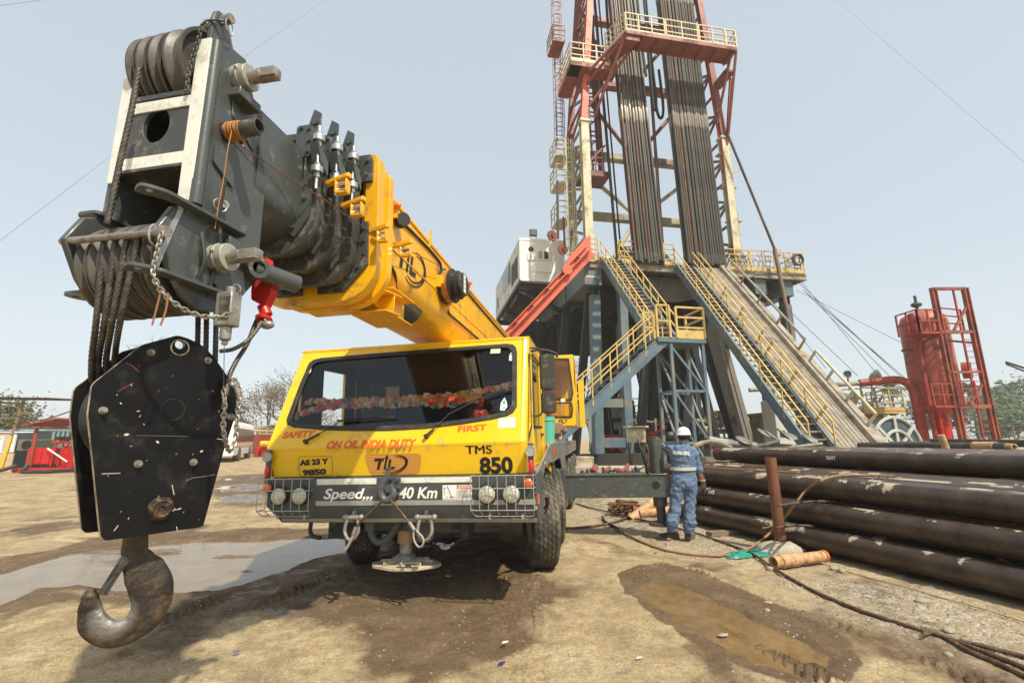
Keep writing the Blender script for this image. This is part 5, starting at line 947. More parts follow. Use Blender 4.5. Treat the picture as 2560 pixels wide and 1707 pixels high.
b = MB(); a0, a1 = [phit(*c4(*q), cH + nH * .02, nH) - pB for q in ((345, 1095), (247, 1248))]; b.bar(a0, a1, .030, .012, nH); b.bar(a0 + nH * .008, a1 + nH * .008, .010, .010, nH); b.tube(a0 - nH * .01, a0 + nH * .022, .017, 18); b.tube(a0 + nH * .02, a0 + nH * .028, .009, 8); b.build('safety_latch', M['greydk'], hk_, bevel=.002)
# hoist ropes: front falls, back falls, the lead coming off the upper sheaves
rope_root = thing('hoist_rope', 'greased black hoist rope reeved between boom head and hook block', 'wire rope', loc=tuple(at(260, 700, 1.7)))
O = rope_root.location.copy()
def ropel(pts, r=.0118, m='rope', nm='rope_fall'):
    b = MB(); b.rope([p - O for p in pts], r, lay=.13); return b.build(nm, M[m], rope_root, ang=80)
for k, (xa, xm, xb) in enumerate(((262, 241, 226), (291, 262, 243), (320, 281, 262), (349, 301, 283))):
    Yh = 1.72 - .012 * k; ropel([at(xa, 585, Yh), at(xm, 800, Yh + .03), at(xb + 4, 890, Yh + .10 + .03 * k), at(xb + 2, 960, Yh + .17 + .03 * k)])
for x in (496, 517, 541): ropel([at(x, 770, 2.10), at(x - 3, 900, 2.10), at(x - 6, 950, 2.10)])
ropel([H(346, 165, 'y', -2.885), H(330, 270, 'y', -2.87), H(300, 410, 'y', -2.86), H(262, 590, 'y', -2.86)] and [FT.m @ H(347, 170, 'y', -2.88), FT.m @ H(330, 270, 'y', -2.875), FT.m @ H(300, 405, 'y', -2.87), FT.m @ H(268, 560, 'y', -2.87)], .0118)
de = thing('dead_end_rope', 'loose black wire rope tail running down from the red socket beside the hook block', 'wire rope', loc=tuple(at(640, 800, 2.2))); O = de.location.copy()
b = MB(); b.rope([at(652, 785, 2.25) - O, at(640, 805, 2.25) - O, at(618, 860, 2.2) - O, at(590, 905, 2.1) - O, at(572, 945, 2.05) - O, at(566, 990, 2.0) - O], .011, lay=.1); b.build('rope_end', M['rope'], de, ang=80)
b = MB(); b.rope([at(660, 785, 2.24) - O, at(648, 815, 2.2) - O, at(620, 850, 2.15) - O, at(585, 872, 2.1) - O, at(549, 878, 2.08) - O], .010, lay=.1); b.build('rope_tail', M['rope'], de, ang=80)
sc_ = thing('hanging_chain', 'small steel chain hanging in a loop from the right shoulder of the hook block', 'chain', loc=tuple(at(565, 1000, 1.95)))
O = sc_.location.copy(); zz = 2.02
q = [p - O for p in (at(578, 945, zz), at(596, 960, zz), at(600, 985, zz), at(595, 1015, zz), at(592, 1060, zz), at(588, 1100, zz), at(574, 1128, zz - .05), at(562, 1095, zz - .14), at(558, 1060, zz - .16), at(562, 1010, zz - .18), at(559, 975, zz - .18))]
chain('chain_links', q, M['steel'], sc_, r=.0034, l=.028)
b = MB(); b.tube(at(559, 975, zz - .18) - O, at(561, 855, zz - .16) - O, .0016, 6); b.ball(at(559, 972, zz - .18) - O, .006, 8, 6, (1, 1, 2)); b.build('trigger_wire', M['rope'], sc_)
b = MB(); p0 = at(585, 955, zz) - O; b.torus(p0, (0, 1, 0), .016, .0045, 16, 6); b.tube(p0 + V(.012, 0, -.01), p0 + V(.03, .01, -.075), .013, 12); b.build('chain_shackle', M['steel'], sc_)
# sling from the tow hook to the shackles
sl_ = thing('wire_rope_sling', 'rusty wire rope sling hung in a V from the tow hook on the bumper', 'sling', FT)
b = MB(); b.rope([V(-.04, -.085, .985), V(-.15, -.07, .90), V(-.30, -.07, .77), V(-.345, -.075, .70)], .0105, lay=.08); b.build('rope_leg', M['rustrope'], sl_, ang=80)
b = MB(); b.rope([V(-.04, -.085, .985), V(.03, -.10, .93), V(.13, -.09, .82), V(.20, -.08, .73)], .0105, lay=.08); b.build('rope_leg', M['rustrope'], sl_, ang=80)
b = MB(); b.tube((-.335, -.075, .725), (-.36, -.08, .66), .019, 14); b.build('ferrule', M['steel'], sl_)
b = MB(); b.tube((.175, -.08, .765), (.225, -.08, .70), .018, 14); b.build('ferrule', M['steel'], sl_)
b = MB(); b.path(smooth([(-.36, -.08, .665), (-.40, -.09, .58), (-.43, -.09, .54), (-.405, -.09, .55), (-.35, -.085, .655)]), .008, 8); b.path(smooth([(.215, -.08, .71), (.225, -.085, .62), (.27, -.09, .565), (.31, -.09, .585), (.305, -.085, .64), (.24, -.08, .70)]), .009, 8); b.build('eye_thimble', M['galv'], sl_)
# ================================================================ DRILLING RIG
FR = Frame((4.3, 24.0, 0), -R(10.5)); RH = FR.hit
def rig_thing(name, label, cat, loc=(0, 0, 0), group=None):
    o = thing(name, label, cat, group=group); o.location = FR.m @ V(loc); o.rotation_euler = FR.rot; return o
def rails(b, p0, p1, h=1.1, n=4, k=3, r=.022, toe=True, base=0):
    p0, p1 = V(p0), V(p1); up = V(0, 0, 1)
    for i in range(k): z = base + h * (i + 1) / k; b.bar(p0 + up * z, p1 + up * z, r * 2)
    for i in range(n + 1): p = p0.lerp(p1, i / n); b.bar(p + up * base, p + up * (base + h), r * 2.2, r * 2.2, V(p1) - V(p0))
    if toe: b.bar(p0 + up * (base + .10), p1 + up * (base + .10), .02, .22)
sub = rig_thing('rig_substructure', 'blue-grey steel rig substructure carrying the high drill floor', 'drilling rig')
def S(b, name, m, parent=sub, **k): return b.build(name, m, parent, **k)
b = MB(); b.bx(-.15, 9.9, .0, 10.5, 10.78, 11.0); b.bx(9.9, 13.25, -.2, 10.5, 10.72, 10.95); fl_ = S(b, 'drill_floor', M['deckplate'])
b = MB(); b.chan((-.15, -.05, 10.72), (5.9, -.05, 10.72), .16, .34, .03); b.chan((7.75, -.05, 10.70), (13.25, -.25, 10.68), .16, .34, .03); b.chan((13.2, -.2, 10.7), (13.2, 10.4, 10.7), .16, .34, .03); S(b, 'floor_edge_beam', M['rampst'], fl_)
b = MB(); b.bx(-.4, .6, -.02, 10.5, 9.58, 10.76); gl_ = S(b, 'box_girder', M['blue'], bevel=.03); b = MB(); b.bx(-.28, .25, -.03, -.02, 9.98, 10.10); b.bx(.30, .34, -.03, -.02, 9.94, 10.14); b.bx(.42, .46, -.03, -.02, 9.94, 10.14); S(b, 'painted_mark', M['cream'], gl_)
for x0, x1 in ((9.95, 10.72), (11.65, 12.5)):
    b = MB(); b.bx(x0, x1, -.02, 10.0, 9.58, 10.72); S(b, 'box_girder', M['blue'], bevel=.03)
# dark underside: transverse girders and the gusset plates under the rotary
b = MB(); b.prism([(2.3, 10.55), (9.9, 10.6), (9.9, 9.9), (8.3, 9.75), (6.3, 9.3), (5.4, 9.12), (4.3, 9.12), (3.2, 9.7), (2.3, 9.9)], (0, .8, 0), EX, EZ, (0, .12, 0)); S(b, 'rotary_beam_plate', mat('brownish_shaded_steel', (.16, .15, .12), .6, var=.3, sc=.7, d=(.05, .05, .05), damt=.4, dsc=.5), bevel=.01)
for y, z0, z1 in ((3.2, 9.3, 10.7), (6.2, 8.9, 10.7), (10.2, 7.6, 10.7)):
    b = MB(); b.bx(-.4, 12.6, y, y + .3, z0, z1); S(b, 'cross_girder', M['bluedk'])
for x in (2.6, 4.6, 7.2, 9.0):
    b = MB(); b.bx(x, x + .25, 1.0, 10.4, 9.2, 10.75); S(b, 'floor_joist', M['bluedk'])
def column(x, y, z1, w_=.5, m='blue', z0=.35, x1=None, y1=None, name='column'):
    x1 = x if x1 is None else x1; y1 = y if y1 is None else y1
    b = MB(); b.bar((x1, y1, z0), (x, y, z1 - .45), w_, w_, EY); c_ = S(b, name, M[m], bevel=.03)
    b = MB(); b.bar((x - .17, y, z1 - .5), (x - .17, y, z1), .08, w_ * .8, EY); b.bar((x + .17, y, z1 - .5), (x + .17, y, z1), .08, w_ * .8, EY); b.tube((x - .3, y, z1 - .25), (x + .3, y, z1 - .25), .12, 16); S(b, 'clevis', M['bluedk'], c_); return c_
column(.32, .45, 9.58, x1=.16); column(1.95, .5, 9.9, .46, x1=1.84); column(10.35, .4, 9.58, .5); column(12.15, .4, 9.58, .5)
for x in (.1, 4.3, 9.2, 12.1):
    for y in (6.3, 10.3): column(x, y, 9.0, .45, 'bluedk')
b = MB(); b.bx(.4, 1.62, .3, .55, 3.05, 3.5); b.bx(.4, 1.62, .3, .55, 1.0, 1.5); S(b, 'tie_beam', M['blue'], bevel=.02)
for a, c in (((-.4, 2.6, .4), (.2, .9, 9.4)), ((2.6, .9, .5), (3.9, 1.1, 9.3)), ((-1.2, 4.0, .5), (-.2, 4.0, 9.4)), ((3.2, 5, .5), (2.0, 5, 9.2)), ((5.9, 2.2, .5), (7.2, 2.2, 9.3)), ((10.3, 3, .5), (8.9, 3, 9.3)), ((8.2, 2.2, .5), (6.6, 2.2, 9.3)), ((6.3, 6, .5), (9.6, 6, 9.2)), ((12.2, 6.2, .5), (10, 6.2, 9.2))):
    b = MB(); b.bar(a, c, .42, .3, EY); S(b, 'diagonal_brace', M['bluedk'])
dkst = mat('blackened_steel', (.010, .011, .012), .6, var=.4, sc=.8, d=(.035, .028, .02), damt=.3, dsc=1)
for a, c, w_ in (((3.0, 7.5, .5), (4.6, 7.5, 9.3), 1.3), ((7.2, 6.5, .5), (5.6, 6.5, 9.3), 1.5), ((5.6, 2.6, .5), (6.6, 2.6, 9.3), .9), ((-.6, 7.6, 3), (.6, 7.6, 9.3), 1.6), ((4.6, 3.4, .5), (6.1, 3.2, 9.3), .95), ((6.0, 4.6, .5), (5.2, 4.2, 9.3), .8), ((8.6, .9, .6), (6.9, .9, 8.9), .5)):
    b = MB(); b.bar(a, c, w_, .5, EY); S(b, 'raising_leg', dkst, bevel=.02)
b = MB(); b.bar((6.15, -1.2, 8.3), (7.55, -1.2, .8), .26, .3, EY); b.bar((6.75, -1.25, 6.0), (7.75, -1.25, .8), .26, .3, EY)
for t in (.30, .52, .72): b.bar(V(6.15, -1.2, 8.3).lerp(V(7.55, -1.2, .8), t), V(6.75, -1.25, 6.0).lerp(V(7.75, -1.25, .8), max(.05, (t - .28) * 1.35)), .24, .2, EY)
S(b, 'ramp_support_frame', mat('tan_grey_beam', (.22, .195, .15), .6, var=.25, sc=.9, d=(.12, .16, .18), damt=.4, dsc=.9), bevel=.01)
b = MB(); b.bx(-1.6, 13.2, -.1, .5, .0, .42); b.bx(-1.6, -1.0, 0, 11, 0, .6); b.bx(1.0, 9, 3.5, 4, 0, .8); b.bx(-1.2, 3.0, -.6, -.3, .0, .75); S(b, 'base_skid', M['bluedk'], bevel=.02)
b = MB(); b.chan((-3.1, 4.3, 10.75), (-.3, 4.3, 10.75), .25, .4, .04); b.chan((-3.1, 4.3, 10.5), (-.3, 4.3, 9.2), .2, .3, .04); b.chan((-3.1, 9.0, 10.75), (-.3, 9.0, 10.75), .25, .4, .04); b.chan((-3.1, 9.0, 10.5), (-.3, 9.0, 9.0), .2, .3, .04); b.chan((-3.1, 13.6, 10.75), (-.3, 13.6, 10.75), .25, .4, .04); b.bx(-3.1, -2.85, 4, 14, 10.9, 11.12); b.bx(-.5, -.25, 4, 14, 10.5, 11.12); b.bx(-2.9, -.5, 6, 12, 10.5, 10.9); b.bx(-4.5, -.3, 9.8, 10.1, 7.0, 7.5); b.bx(-3.0, -.4, 8, 8.2, 4.2, 9.5); b.bx(-4.2, -.3, 12.6, 12.9, 5.0, 9.5); S(b, 'cabin_bracket', M['bluedk'])
b = MB()
for k in range(14): b.bar((-4.4, 7.5, 4.0 + .35 * k), (-1.2, 7.5, 3.9 + .35 * k), .1, .08, EY)
b.bar((-4.4, 7.5, .5), (-4.4, 7.5, 9.4), .2); b.bar((-1.2, 7.5, .5), (-1.2, 7.5, 9.4), .2); S(b, 'rear_stair_treads', M['bluedk'])
# guard rails round the floor
for a, c, n in (((-.1, -.05, 11), (1.0 - .55, -.05, 11), 1), ((1.62, -.05, 11), (3.65, -.05, 11), 2), ((3.72, -.05, 11), (5.0, -.05, 11), 2), ((7.85, -.1, 10.95), (9.7, -.15, 10.95), 2), ((9.78, -.15, 10.95), (11.3, -.2, 10.95), 2), ((11.38, -.2, 10.95), (13.2, -.25, 10.95), 3)):
    b = MB(); rails(b, a, c, 1.25, n, 4, .027); S(b, 'guard_rail', M['ryellow'], fl_)
b = MB(); rails(b, (1, 9.5, 11), (9, 9.5, 11), 1.1, 6, 3, .03, False); rails(b, (13.2, 0, 11), (13.2, 9, 11), 1.2, 5, 3); S(b, 'back_guard_rail', M['greydk'], fl_)
b = MB(); b.torus((12.75, -.32, 11.75), (0, 1, 0), .34, .05, 24, 7)
for k in range(5): b.torus((12.75 + .03 * math.sin(k * 2), -.36 - .02 * k, 11.72), (.1 * math.cos(k), 1, .1), .30 + .02 * (k % 3), .02, 20, 5)
co_ = tag(b.build('rope_coil', M['rustrope'], None), 'coil of brown rope hung on the right end of the yellow drill floor railing', 'rope coil'); co_.location = FR.loc; co_.rotation_euler = FR.rot
random.seed(11); b = MB()
for k in range(26):
    x = random.uniform(8.3, 12.2); z = random.uniform(11.6, 12.1); b.path(smooth([(x, -.35, z), (x + random.uniform(-.15, .15), -.4, z - random.uniform(.2, .5)), (x + random.uniform(-.25, .25), -.38, z - random.uniform(.5, .9))]), .014, 5)
for k in range(8): x = 8.6 + k * .22; b.torus((x, .2, 11.5), (.2, 1, 0), random.uniform(.22, .36), .018, 16, 5)
lo_ = tag(b.build('hanging_lines', M['rustrope'], None), 'tangle of slings and lines hung over the right hand floor railing', 'slings'); lo_.location = FR.loc; lo_.rotation_euler = FR.rot
# floor furniture seen through the rails
fm_ = rig_thing('drawworks', 'tan drum and dark machinery standing on the drill floor behind the railing', 'drawworks')
b = MB(); b.tube((.5, 3.0, 12.0), (5.6, 3.0, 12.0), .42, 24); b.build('drum', M['rampst'], fm_, bevel=.02); b = MB(); b.box((2.3, 4.2, 11.9), (1.9, 1.2, 1.8)); b.build('white_housing', M['cabinw'], fm_, bevel=.03)
b = MB(); b.ball((3.2, 2.4, 12.6), .42, 14, 10); b.box((4.8, 3, 11.5), (.8, .6, .9)); b.box((2.6, 1.6, 11.4), (.5, .4, .6)); b.build('winch', M['greydk'], fm_, bevel=.02); b = MB(); b.tube((6.2, 3.0, 12.0), (8.1, 3.0, 12.0), .40, 24); b.build('right_drum', M['rampst'], fm_, bevel=.02)
# ---- mast -----------------------------------------------------------------------------------------
mast = rig_thing('drilling_mast', 'tall open lattice mast, cream below and red above, rising out of the frame', 'drilling mast')
def Mt(b, name, m, parent=mast, **k): return b.build(name, m, parent, **k)
def ux(x0, x1, z): t = max(0, (z - 19.6) / 15); return x0 + (x1 - x0) * t
LX = lambda z: ux(0, 1.25, z); RX = lambda z: ux(9.05, 8.0, z)
for fx_, y in ((LX, .15), (LX, 2.9), (RX, .15), (RX, 2.9)):
    b = MB(); b.chan((fx_(11), y, 10.9), (fx_(19.6), y, 19.6), .46, .42, .07, EY); l_ = Mt(b, 'lower_leg', M['cream'] if y < 1 else M['rampst']); b = MB(); b.box((fx_(19.6), y, 19.62), (.62, .56, .16)); Mt(b, 'leg_flange', M['cream'], l_, bevel=.02)
    b = MB(); b.chan((fx_(19.6), y, 19.7), (fx_(36), y, 36), .38, .34, .05, EY); Mt(b, 'upper_leg', M['salmon'] if (y < 1 and fx_ is LX) else M['mastred'])
def lattice(b, f, y0, y1, z0, z1, st, r=.10):
    z = z0; s = 0
    while z < z1 - .1:
        zz = min(z1, z + st); b.bar((f(z), y0 if s else y1, z), (f(zz), y1 if s else y0, zz), r * 1.6, r, EX); b.bar((f(zz), y0, zz), (f(zz), y1, zz), r * 1.6, r, EX); z = zz; s = 1 - s
for f in (LX, RX):
    b = MB(); lattice(b, f, .3, 2.8, 11.2, 19.6, 1.4); Mt(b, 'side_lattice', M['rampst']); b = MB(); lattice(b, f, .3, 2.8, 19.8, 36, 1.5); Mt(b, 'side_lattice', M['mastred'])
for z, m in ((19.45, 'rampst'), (15.2, 'rampst'), (24.9, 'mastred'), (30.0, 'mastred')):
    b = MB(); b.bar((LX(z), 3.0, z), (RX(z), 3.0, z), .42, .5, EY); Mt(b, 'back_girt', M[m] if z > 20 else mat('mottled_girt', (.42, .36, .25), .6, var=.3, sc=1.1, d=(.16, .15, .13), damt=.5, dsc=1), bevel=.02)
for a, c, m in ((((0), 13.9), (4.4, 11.2), 'cream'),): pass
for (xa, za), (xb, zb), m in (((LX(24.9), 24.9), (4.4, 19.7), 'mastred'), ((4.6, 19.7), (RX(24.9), 24.7), 'mastred'), ((LX(19.4), 19.0), (4.4, 15.4), 'cream'), ((4.6, 15.4), (RX(19), 19.0), 'cream'), ((4.2, 15.0), (1.8, 11.1), 'cream'), ((4.5, 15.0), (7.6, 11.1), 'cream'), ((LX(30), 30), (4.4, 25.2), 'mastred'), ((4.6, 25.2), (RX(30), 30), 'mastred'), ((4.3, 15), (4.3, 11.1), 'cream')):
    b = MB(); b.tube((xa, 3.0, za), (xb, 3.0, zb), .13, 12); Mt(b, 'back_diagonal', M[m])
# racking board
rb = MB(); rb.bx(1.9, 8.9, -2.1, -1.15, 23.92, 24.06); rb.bar((1.9, -2.1, 24.0), (8.9, -2.1, 24.0), .1, .24); rb.bar((1.9, -1.15, 23.97), (8.9, -1.15, 23.97), .1, .26)
for k in range(8): rb.bar((2.0 + .95 * k, -2.1, 23.9), (2.0 + .95 * k, -1.1, 23.8), .08, .18)
board = Mt(rb, 'racking_board', M['mastred'])
b = MB(); b.prism([(1.9, -2.05), (2.75, -2.05), (1.5, .6), (.9, .6)], (0, 0, 23.55), EX, EY, (0, 0, .35)); b.bx(-.9, 2.0, -.55, .35, 22.8, 23.1); b.bx(-.9, -.2, -.55, 2.2, 22.8, 23.1); b.bx(8.7, 9.35, -1.2, .3, 23.3, 23.45); Mt(b, 'side_walkway', M['mastred'], board)
for a, c, n in (((1.9, -2.1, 24.05), (4.3, -2.1, 24.05), 3), ((4.4, -2.1, 24.05), (6.4, -2.1, 24.05), 2), ((6.5, -2.1, 24.05), (8.2, -2.1, 24.05), 2), ((8.25, -2.1, 24.05), (8.9, -2.1, 24.05), 1), ((8.9, -2.1, 24.05), (9.1, -1.2, 24.05), 1), ((1.9, -2.1, 24.05), (1.3, -.6, 24.0), 2), ((-.9, -.55, 23.1), (1.5, -.55, 23.1), 3), ((-.9, -.55, 23.1), (-.9, 2.0, 23.1), 3)):
    b = MB(); rails(b, a, c, 1.25, n, 3, .03, True); Mt(b, 'board_railing', mat('cream_railing', (.56, .44, .26), .5, var=.2, sc=2) if 'crm' not in globals() else crm, board)
b = MB()
for a, c in (((1.9, -2.0, 23.9), (.2, -.1, 22.0)), ((1.9, -2.0, 23.9), (.6, .0, 19.9)), ((2.6, -1.2, 23.8), (.3, 0, 20.6)), ((2.0, -2.1, 24.1), (.25, -.5, 22.6)), ((8.9, -2, 23.9), (9.2, 0, 19.2)), ((8.9, -1.4, 23.9), (8.7, .1, 20.6)), ((9.3, -.8, 23.2), (9.1, .1, 18.5))): b.bar(a, c, .12, .12)
Mt(b, 'board_strut', M['mastred'], board)
# hanging red lattice inside the mast
b = MB()
for dx, dy in ((0, 0), (.62, 0), (0, .5), (.62, .5)): b.bar((1.15 + dx, 1.9 + dy, 17.3), (.85 + dx, 1.9 + dy, 30), .2 if dx and not dy else .1)
for k in range(18): z = 17.3 + k * .7; b.bar((1.15 - .023 * k, 1.9, z), (1.77 - .023 * k, 1.9, z + (.7 if k % 2 else .0)), .07); b.bar((1.15 - .023 * k, 2.4, z), (1.77 - .023 * k, 2.4, z), .07)
b.bx(.1, 1.9, 1.2, 2.6, 16.9, 17.25); rails(b, (.1, 1.2, 17.25), (1.5, 1.2, 17.25), 1.3, 3, 3, .03, False); b.bar((.4, 1.2, 17.5), (1.7, 1.2, 19.0), .1); Mt(b, 'tong_counter_frame', mat('dark_red_lattice', (.17, .045, .035), .5, var=.25, sc=1))
# caged ladder on the left with rest platforms
def caged(x, y, z0, z1, m, nm='caged_ladder'):
    b = MB(); b.bar((x - .22, y, z0), (x - .22, y, z1), .05); b.bar((x + .22, y, z0), (x + .22, y, z1), .05); z = z0
    while z < z1: b.bar((x - .22, y, z), (x + .22, y, z), .03); z += .33
    l = Mt(b, nm, m); b = MB(); z = z0 + .4
    while z < z1: b.path([(x + .34 * math.cos(t) - .0, y - .34 + .0 - .36 * math.sin(t) + .34, z) for t in [math.pi * i / 8 for i in range(9)]], .022, 5); z += .95
    for t in (.0, .25, .5, .75, 1.0): b.bar((x + .34 * math.cos(math.pi * t), y - .36 * math.sin(math.pi * t), z0 + .4), (x + .34 * math.cos(math.pi * t), y - .36 * math.sin(math.pi * t), z1 - .3), .028)
    Mt(b, 'safety_cage', m, l)
caged(-.62, 1.2, 11.3, 19.2, M['cream']); caged(-.72, 2.6, 19.4, 34, M['mastred'], 'red_caged_ladder')
for z, m in ((16.6, 'cream'), (14.2, 'cream'), (26.6, 'mastred'), (18.4, 'cream')):
    b = MB(); b.bx(-1.3, -.5, 1.6, 3.0, z - .12, z); rails(b, (-1.3, 1.6, z), (-1.3, 3.0, z), 1.1, 2, 3, .025, False); rails(b, (-1.3, 1.6, z), (-.5, 1.6, z), 1.1, 1, 3, .025, False); Mt(b, 'rest_platform', M[m])
b = MB()
for x, z in ((-1.75, 12.9), (-1.15, 12.1)): b.tube((x, 1.4, z), (x + .03, 1.3, z), .32, 24); b.tube((x - .05, 1.42, z), (x + .08, 1.28, z), .15, 12)
Mt(b, 'guide_sheave', M['mastred']); b = MB(); b.bar((-1.3, 1.5, 16.5), (-1.35, 1.5, 12.8), .12); b.bar((-1.0, 1.5, 14.2), (-.95, 1.5, 12), .09); Mt(b, 'black_line', M['rubber'])
# standpipes on the right
for x, y, m in ((10.05, .3, 'salmon'), (10.3, .6, 'mastred')):
    b = MB(); b.tube((x - .7, y, 11.0), (x - 1.1, y, 19.5), .11, 12); b.tube((x - 1.1, y, 19.5), (x - 1.75, y, 32), .10, 12); Mt(b, 'standpipe', M[m])
b = MB()
for z in (12.0, 14.2, 16.4, 18.6): b.box((9.45 - .047 * (z - 11), .35, z), (.9, .4, .06))
b.bar((9.35, .2, 17.3), (9.9, .0, 17.6), .1); Mt(b, 'pipe_bracket', M['cream']); b = MB()
for k in range(24): b.bar((9.25, .1, 11.5 + k * .35), (9.5, .1, 11.6 + k * .35), .03)
b.bar((9.5, .1, 11.3), (9.3, .1, 19.8), .03); Mt(b, 'side_ladder', M['cream'])
# inclined pole from mast to the floor corner
pole = rig_thing('inclined_pole', 'long grey pole leaning from the mast down past the right end of the drill floor', 'pole'); b = MB(); b.tube((8.9, -.5, 19.5), (11.05, -.6, 12.2), .075, 12); b.build('upper_pole', M['dp'], pole); b = MB(); b.tube((11.05, -.6, 12.2), (11.2, -1.0, 5.9), .11, 12); b.build('lower_pole', mat('brown_pole', (.20, .13, .09), .6, var=.3, sc=2), pole)
# ---- racked drill pipe, every stand a thing --------------------------------------------------------
def stand(m):
    o = tag(empty('drill_pipe_stand', (0, 0, 0)), 'grey stand of drill pipe racked upright in the mast', 'drill pipe', 'stands of drill pipe racked in the mast'); L = 27.6; b = MB(); b.tube((0, 0, 0), (0, 0, L), .073, 9); b.build('pipe', m, o)
    for z in (0, 9.2, 18.4): b = MB(); b.lathe([(.074, -.40), (.092, -.3), (.092, .42), (.074, .55)] if z else [(.092, 0), (.092, .5), (.074, .6)], (0, 0, z), EZ, 9); b.build('tool_joint', M['joint'] if z else M['dp'], o)
    return o
protos = [stand(M['dp']), stand(M['dpr'])]; protos[1]['label'] = 'rusty brown stand of drill pipe racked upright in the mast'
random.seed(21); first = [True, True]
ORD = 'first second third fourth fifth sixth seventh eighth ninth tenth eleventh twelfth thirteenth fourteenth fifteenth'.split()
def rack(x0, x1, n, rows, y0, lean, ylean, rust):
    for r_ in range(rows):
        for i in range(n):
            k = 1 if (r_ == 0 and i in rust) or random.random() < .03 else 0; o = protos[k] if first[k] else copy_tree(protos[k]); first[k] = False
            x = x0 + (x1 - x0) * (i + .5 * (r_ % 2)) / (n - 1) + random.uniform(-.035, .035); y = y0 + r_ * .17 + random.uniform(-.02, .02); sd_ = 'left' if x0 < 5 else 'right'; kd = ('rusty brown' if k else 'grey'); o['label'] = ('%s drill pipe stand, %s from the left in front of the %s bundle' % (kd, ORD[i], sd_)) if r_ == 0 else '%s drill pipe stand behind the front row of the %s bundle' % (kd, sd_)
            bt = V(x, y, 11.0); tp = V(x + lean + random.uniform(-.05, .05), y + ylean, 11 + 27.4); d = (tp - bt).normalized(); q = FR.m.to_3x3() @ d
            o.matrix_world = Matrix.Translation(FR.m @ bt) @ q.to_track_quat('Z', 'Y').to_matrix().to_4x4(); o.location = FR.m @ bt + V(0, 0, random.uniform(-.12, .12))
rack(2.55, 4.10, 10, 3, -.35, -.85, .3, (0, 4)); rack(5.62, 7.85, 15, 4, -.45, -.35, .4, (2,))
kp = rig_thing('kelly_hose', 'black rubber hoses looping down inside the mast between the pipe stands', 'hose')
for pts in ([(4.75, .8, 33), (4.85, .8, 27), (4.9, .8, 22.6), (5.0, .8, 21.6), (5.1, .8, 22.6), (4.95, .8, 27), (4.9, .8, 33)], [(5.0, 1.2, 33), (5.1, 1.2, 26), (5.3, 1.2, 22.3), (5.55, 1.2, 21.4), (5.8, 1.2, 22.2), (5.7, 1.2, 25)], [(4.35, 1.0, 33), (4.5, 1.0, 27), (4.65, 1, 24.2)], [(2.15, .9, 33), (2.2, .9, 25)]):
    b = MB(); b.path(smooth(pts), .09, 8); b.build('hose', M['rubber'], kp)
for i, (x0, x1, y, z0) in enumerate(((2.0, 1.2, 1.0, 11), (2.12, 1.35, 1.1, 11), (2.25, 1.5, .9, 11), (1.55, 1.25, 2.2, 19), (4.9, 4.95, 1.0, 11))):
    wl_ = rig_thing('mast_line', ['thick dark rope running up the mast just left of the left pipe stands', 'second thick dark rope running up the mast left of the pipe stands', 'third thick dark rope right against the left pipe stands', 'dark line hanging inside the mast beside the red lattice', 'rusty dark guide pipe between the two groups of pipe stands'][i], 'rope'); b = MB(); b.tube((x0, y, z0), (x1, y, 34), (.055, .05, .055, .03, .1)[i], 8); b.build('line', M['rubber'] if i < 4 else M['dpr'], wl_)
for i, (x, w_) in enumerate(((1.9, .1), (2.9, .1), (4.1, .1))): pass
# ---- driller's cabin --------------------------------------------------------------------------------
dog = rig_thing('drillers_cabin', 'white container cabin standing on brackets at the left of the drill floor', 'cabin', (-3.13, 4.0, 11.13))
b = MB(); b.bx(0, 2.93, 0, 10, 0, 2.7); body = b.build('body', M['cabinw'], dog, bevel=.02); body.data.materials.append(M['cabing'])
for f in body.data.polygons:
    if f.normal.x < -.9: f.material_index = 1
b = MB()
for k in range(5): b.bx(.45 + k * .5, .47 + k * .5, -.012, 0, .12, 2.6)
for k in range(20): b.bx(-.015, 0, .3 + k * .5, .33 + k * .5, .1, 2.6)
b.bx(-.02, 2.95, -.03, 0, 2.56, 2.72); b.bx(.05, 2.8, -.05, 0, -.12, .0); b.build('corrugation', M['cabinw'], body)
b = MB(); b.bx(1.10, 1.95, -.06, 0, 1.28, 1.98); w0 = b.build('window', M['cabinw'], body, bevel=.01); b = MB(); b.bx(1.2, 1.45, -.075, -.055, 1.38, 1.88); b.build('pane', M['galv'], w0); b = MB(); b.bx(1.58, 1.84, -.075, -.055, 1.38, 1.88); b.build('open_pane', M['black'], w0)
b = MB(); b.bx(1.02, 2.05, -.1, 0, .50, 1.15); b.build('panel_box', M['cabinw'], body, bevel=.015); b = MB(); b.bx(.52, 1.0, -.08, 0, 1.25, 1.72); b.build('small_box', M['cabinw'], body, bevel=.015)
b = MB(); b.tube((.74, -.03, 2.0), (.74, 0, 2.0), .17, 24); f_ = b.build('vent_fan', M['black'], body); b = MB()
for k in range(5): a = 2 * math.pi * k / 5; b.prism([(0, -.02), (.15, -.05), (.15, .04)], (.74, -.04, 2.0), V(math.cos(a), 0, math.sin(a)), V(-math.sin(a), 0, math.cos(a)), (0, .008, 0))
b.build('fan_blade', M['mastred'], f_)
b = MB()
for y0 in (.6, 1.7):
    for k in range(16): b.bx(-.05, -.01, y0, y0 + .9, .35 + k * .09, .39 + k * .09)
b.build('louvre', M['greydk'], body)
b = MB(); b.bx(-.03, 0, 4.2, 6.2, .9, 2.3); b.build('faded_sign_panel', mat('faded_blue_white', (.36, .42, .47), .6, var=.3, sc=2), body); b = MB(); b.bx(-.03, 0, 3.2, 3.9, .9, 2.3); b.bx(-.03, 0, 8.4, 9.0, .6, 1.4); b.build('side_window', M['greydk'], body)
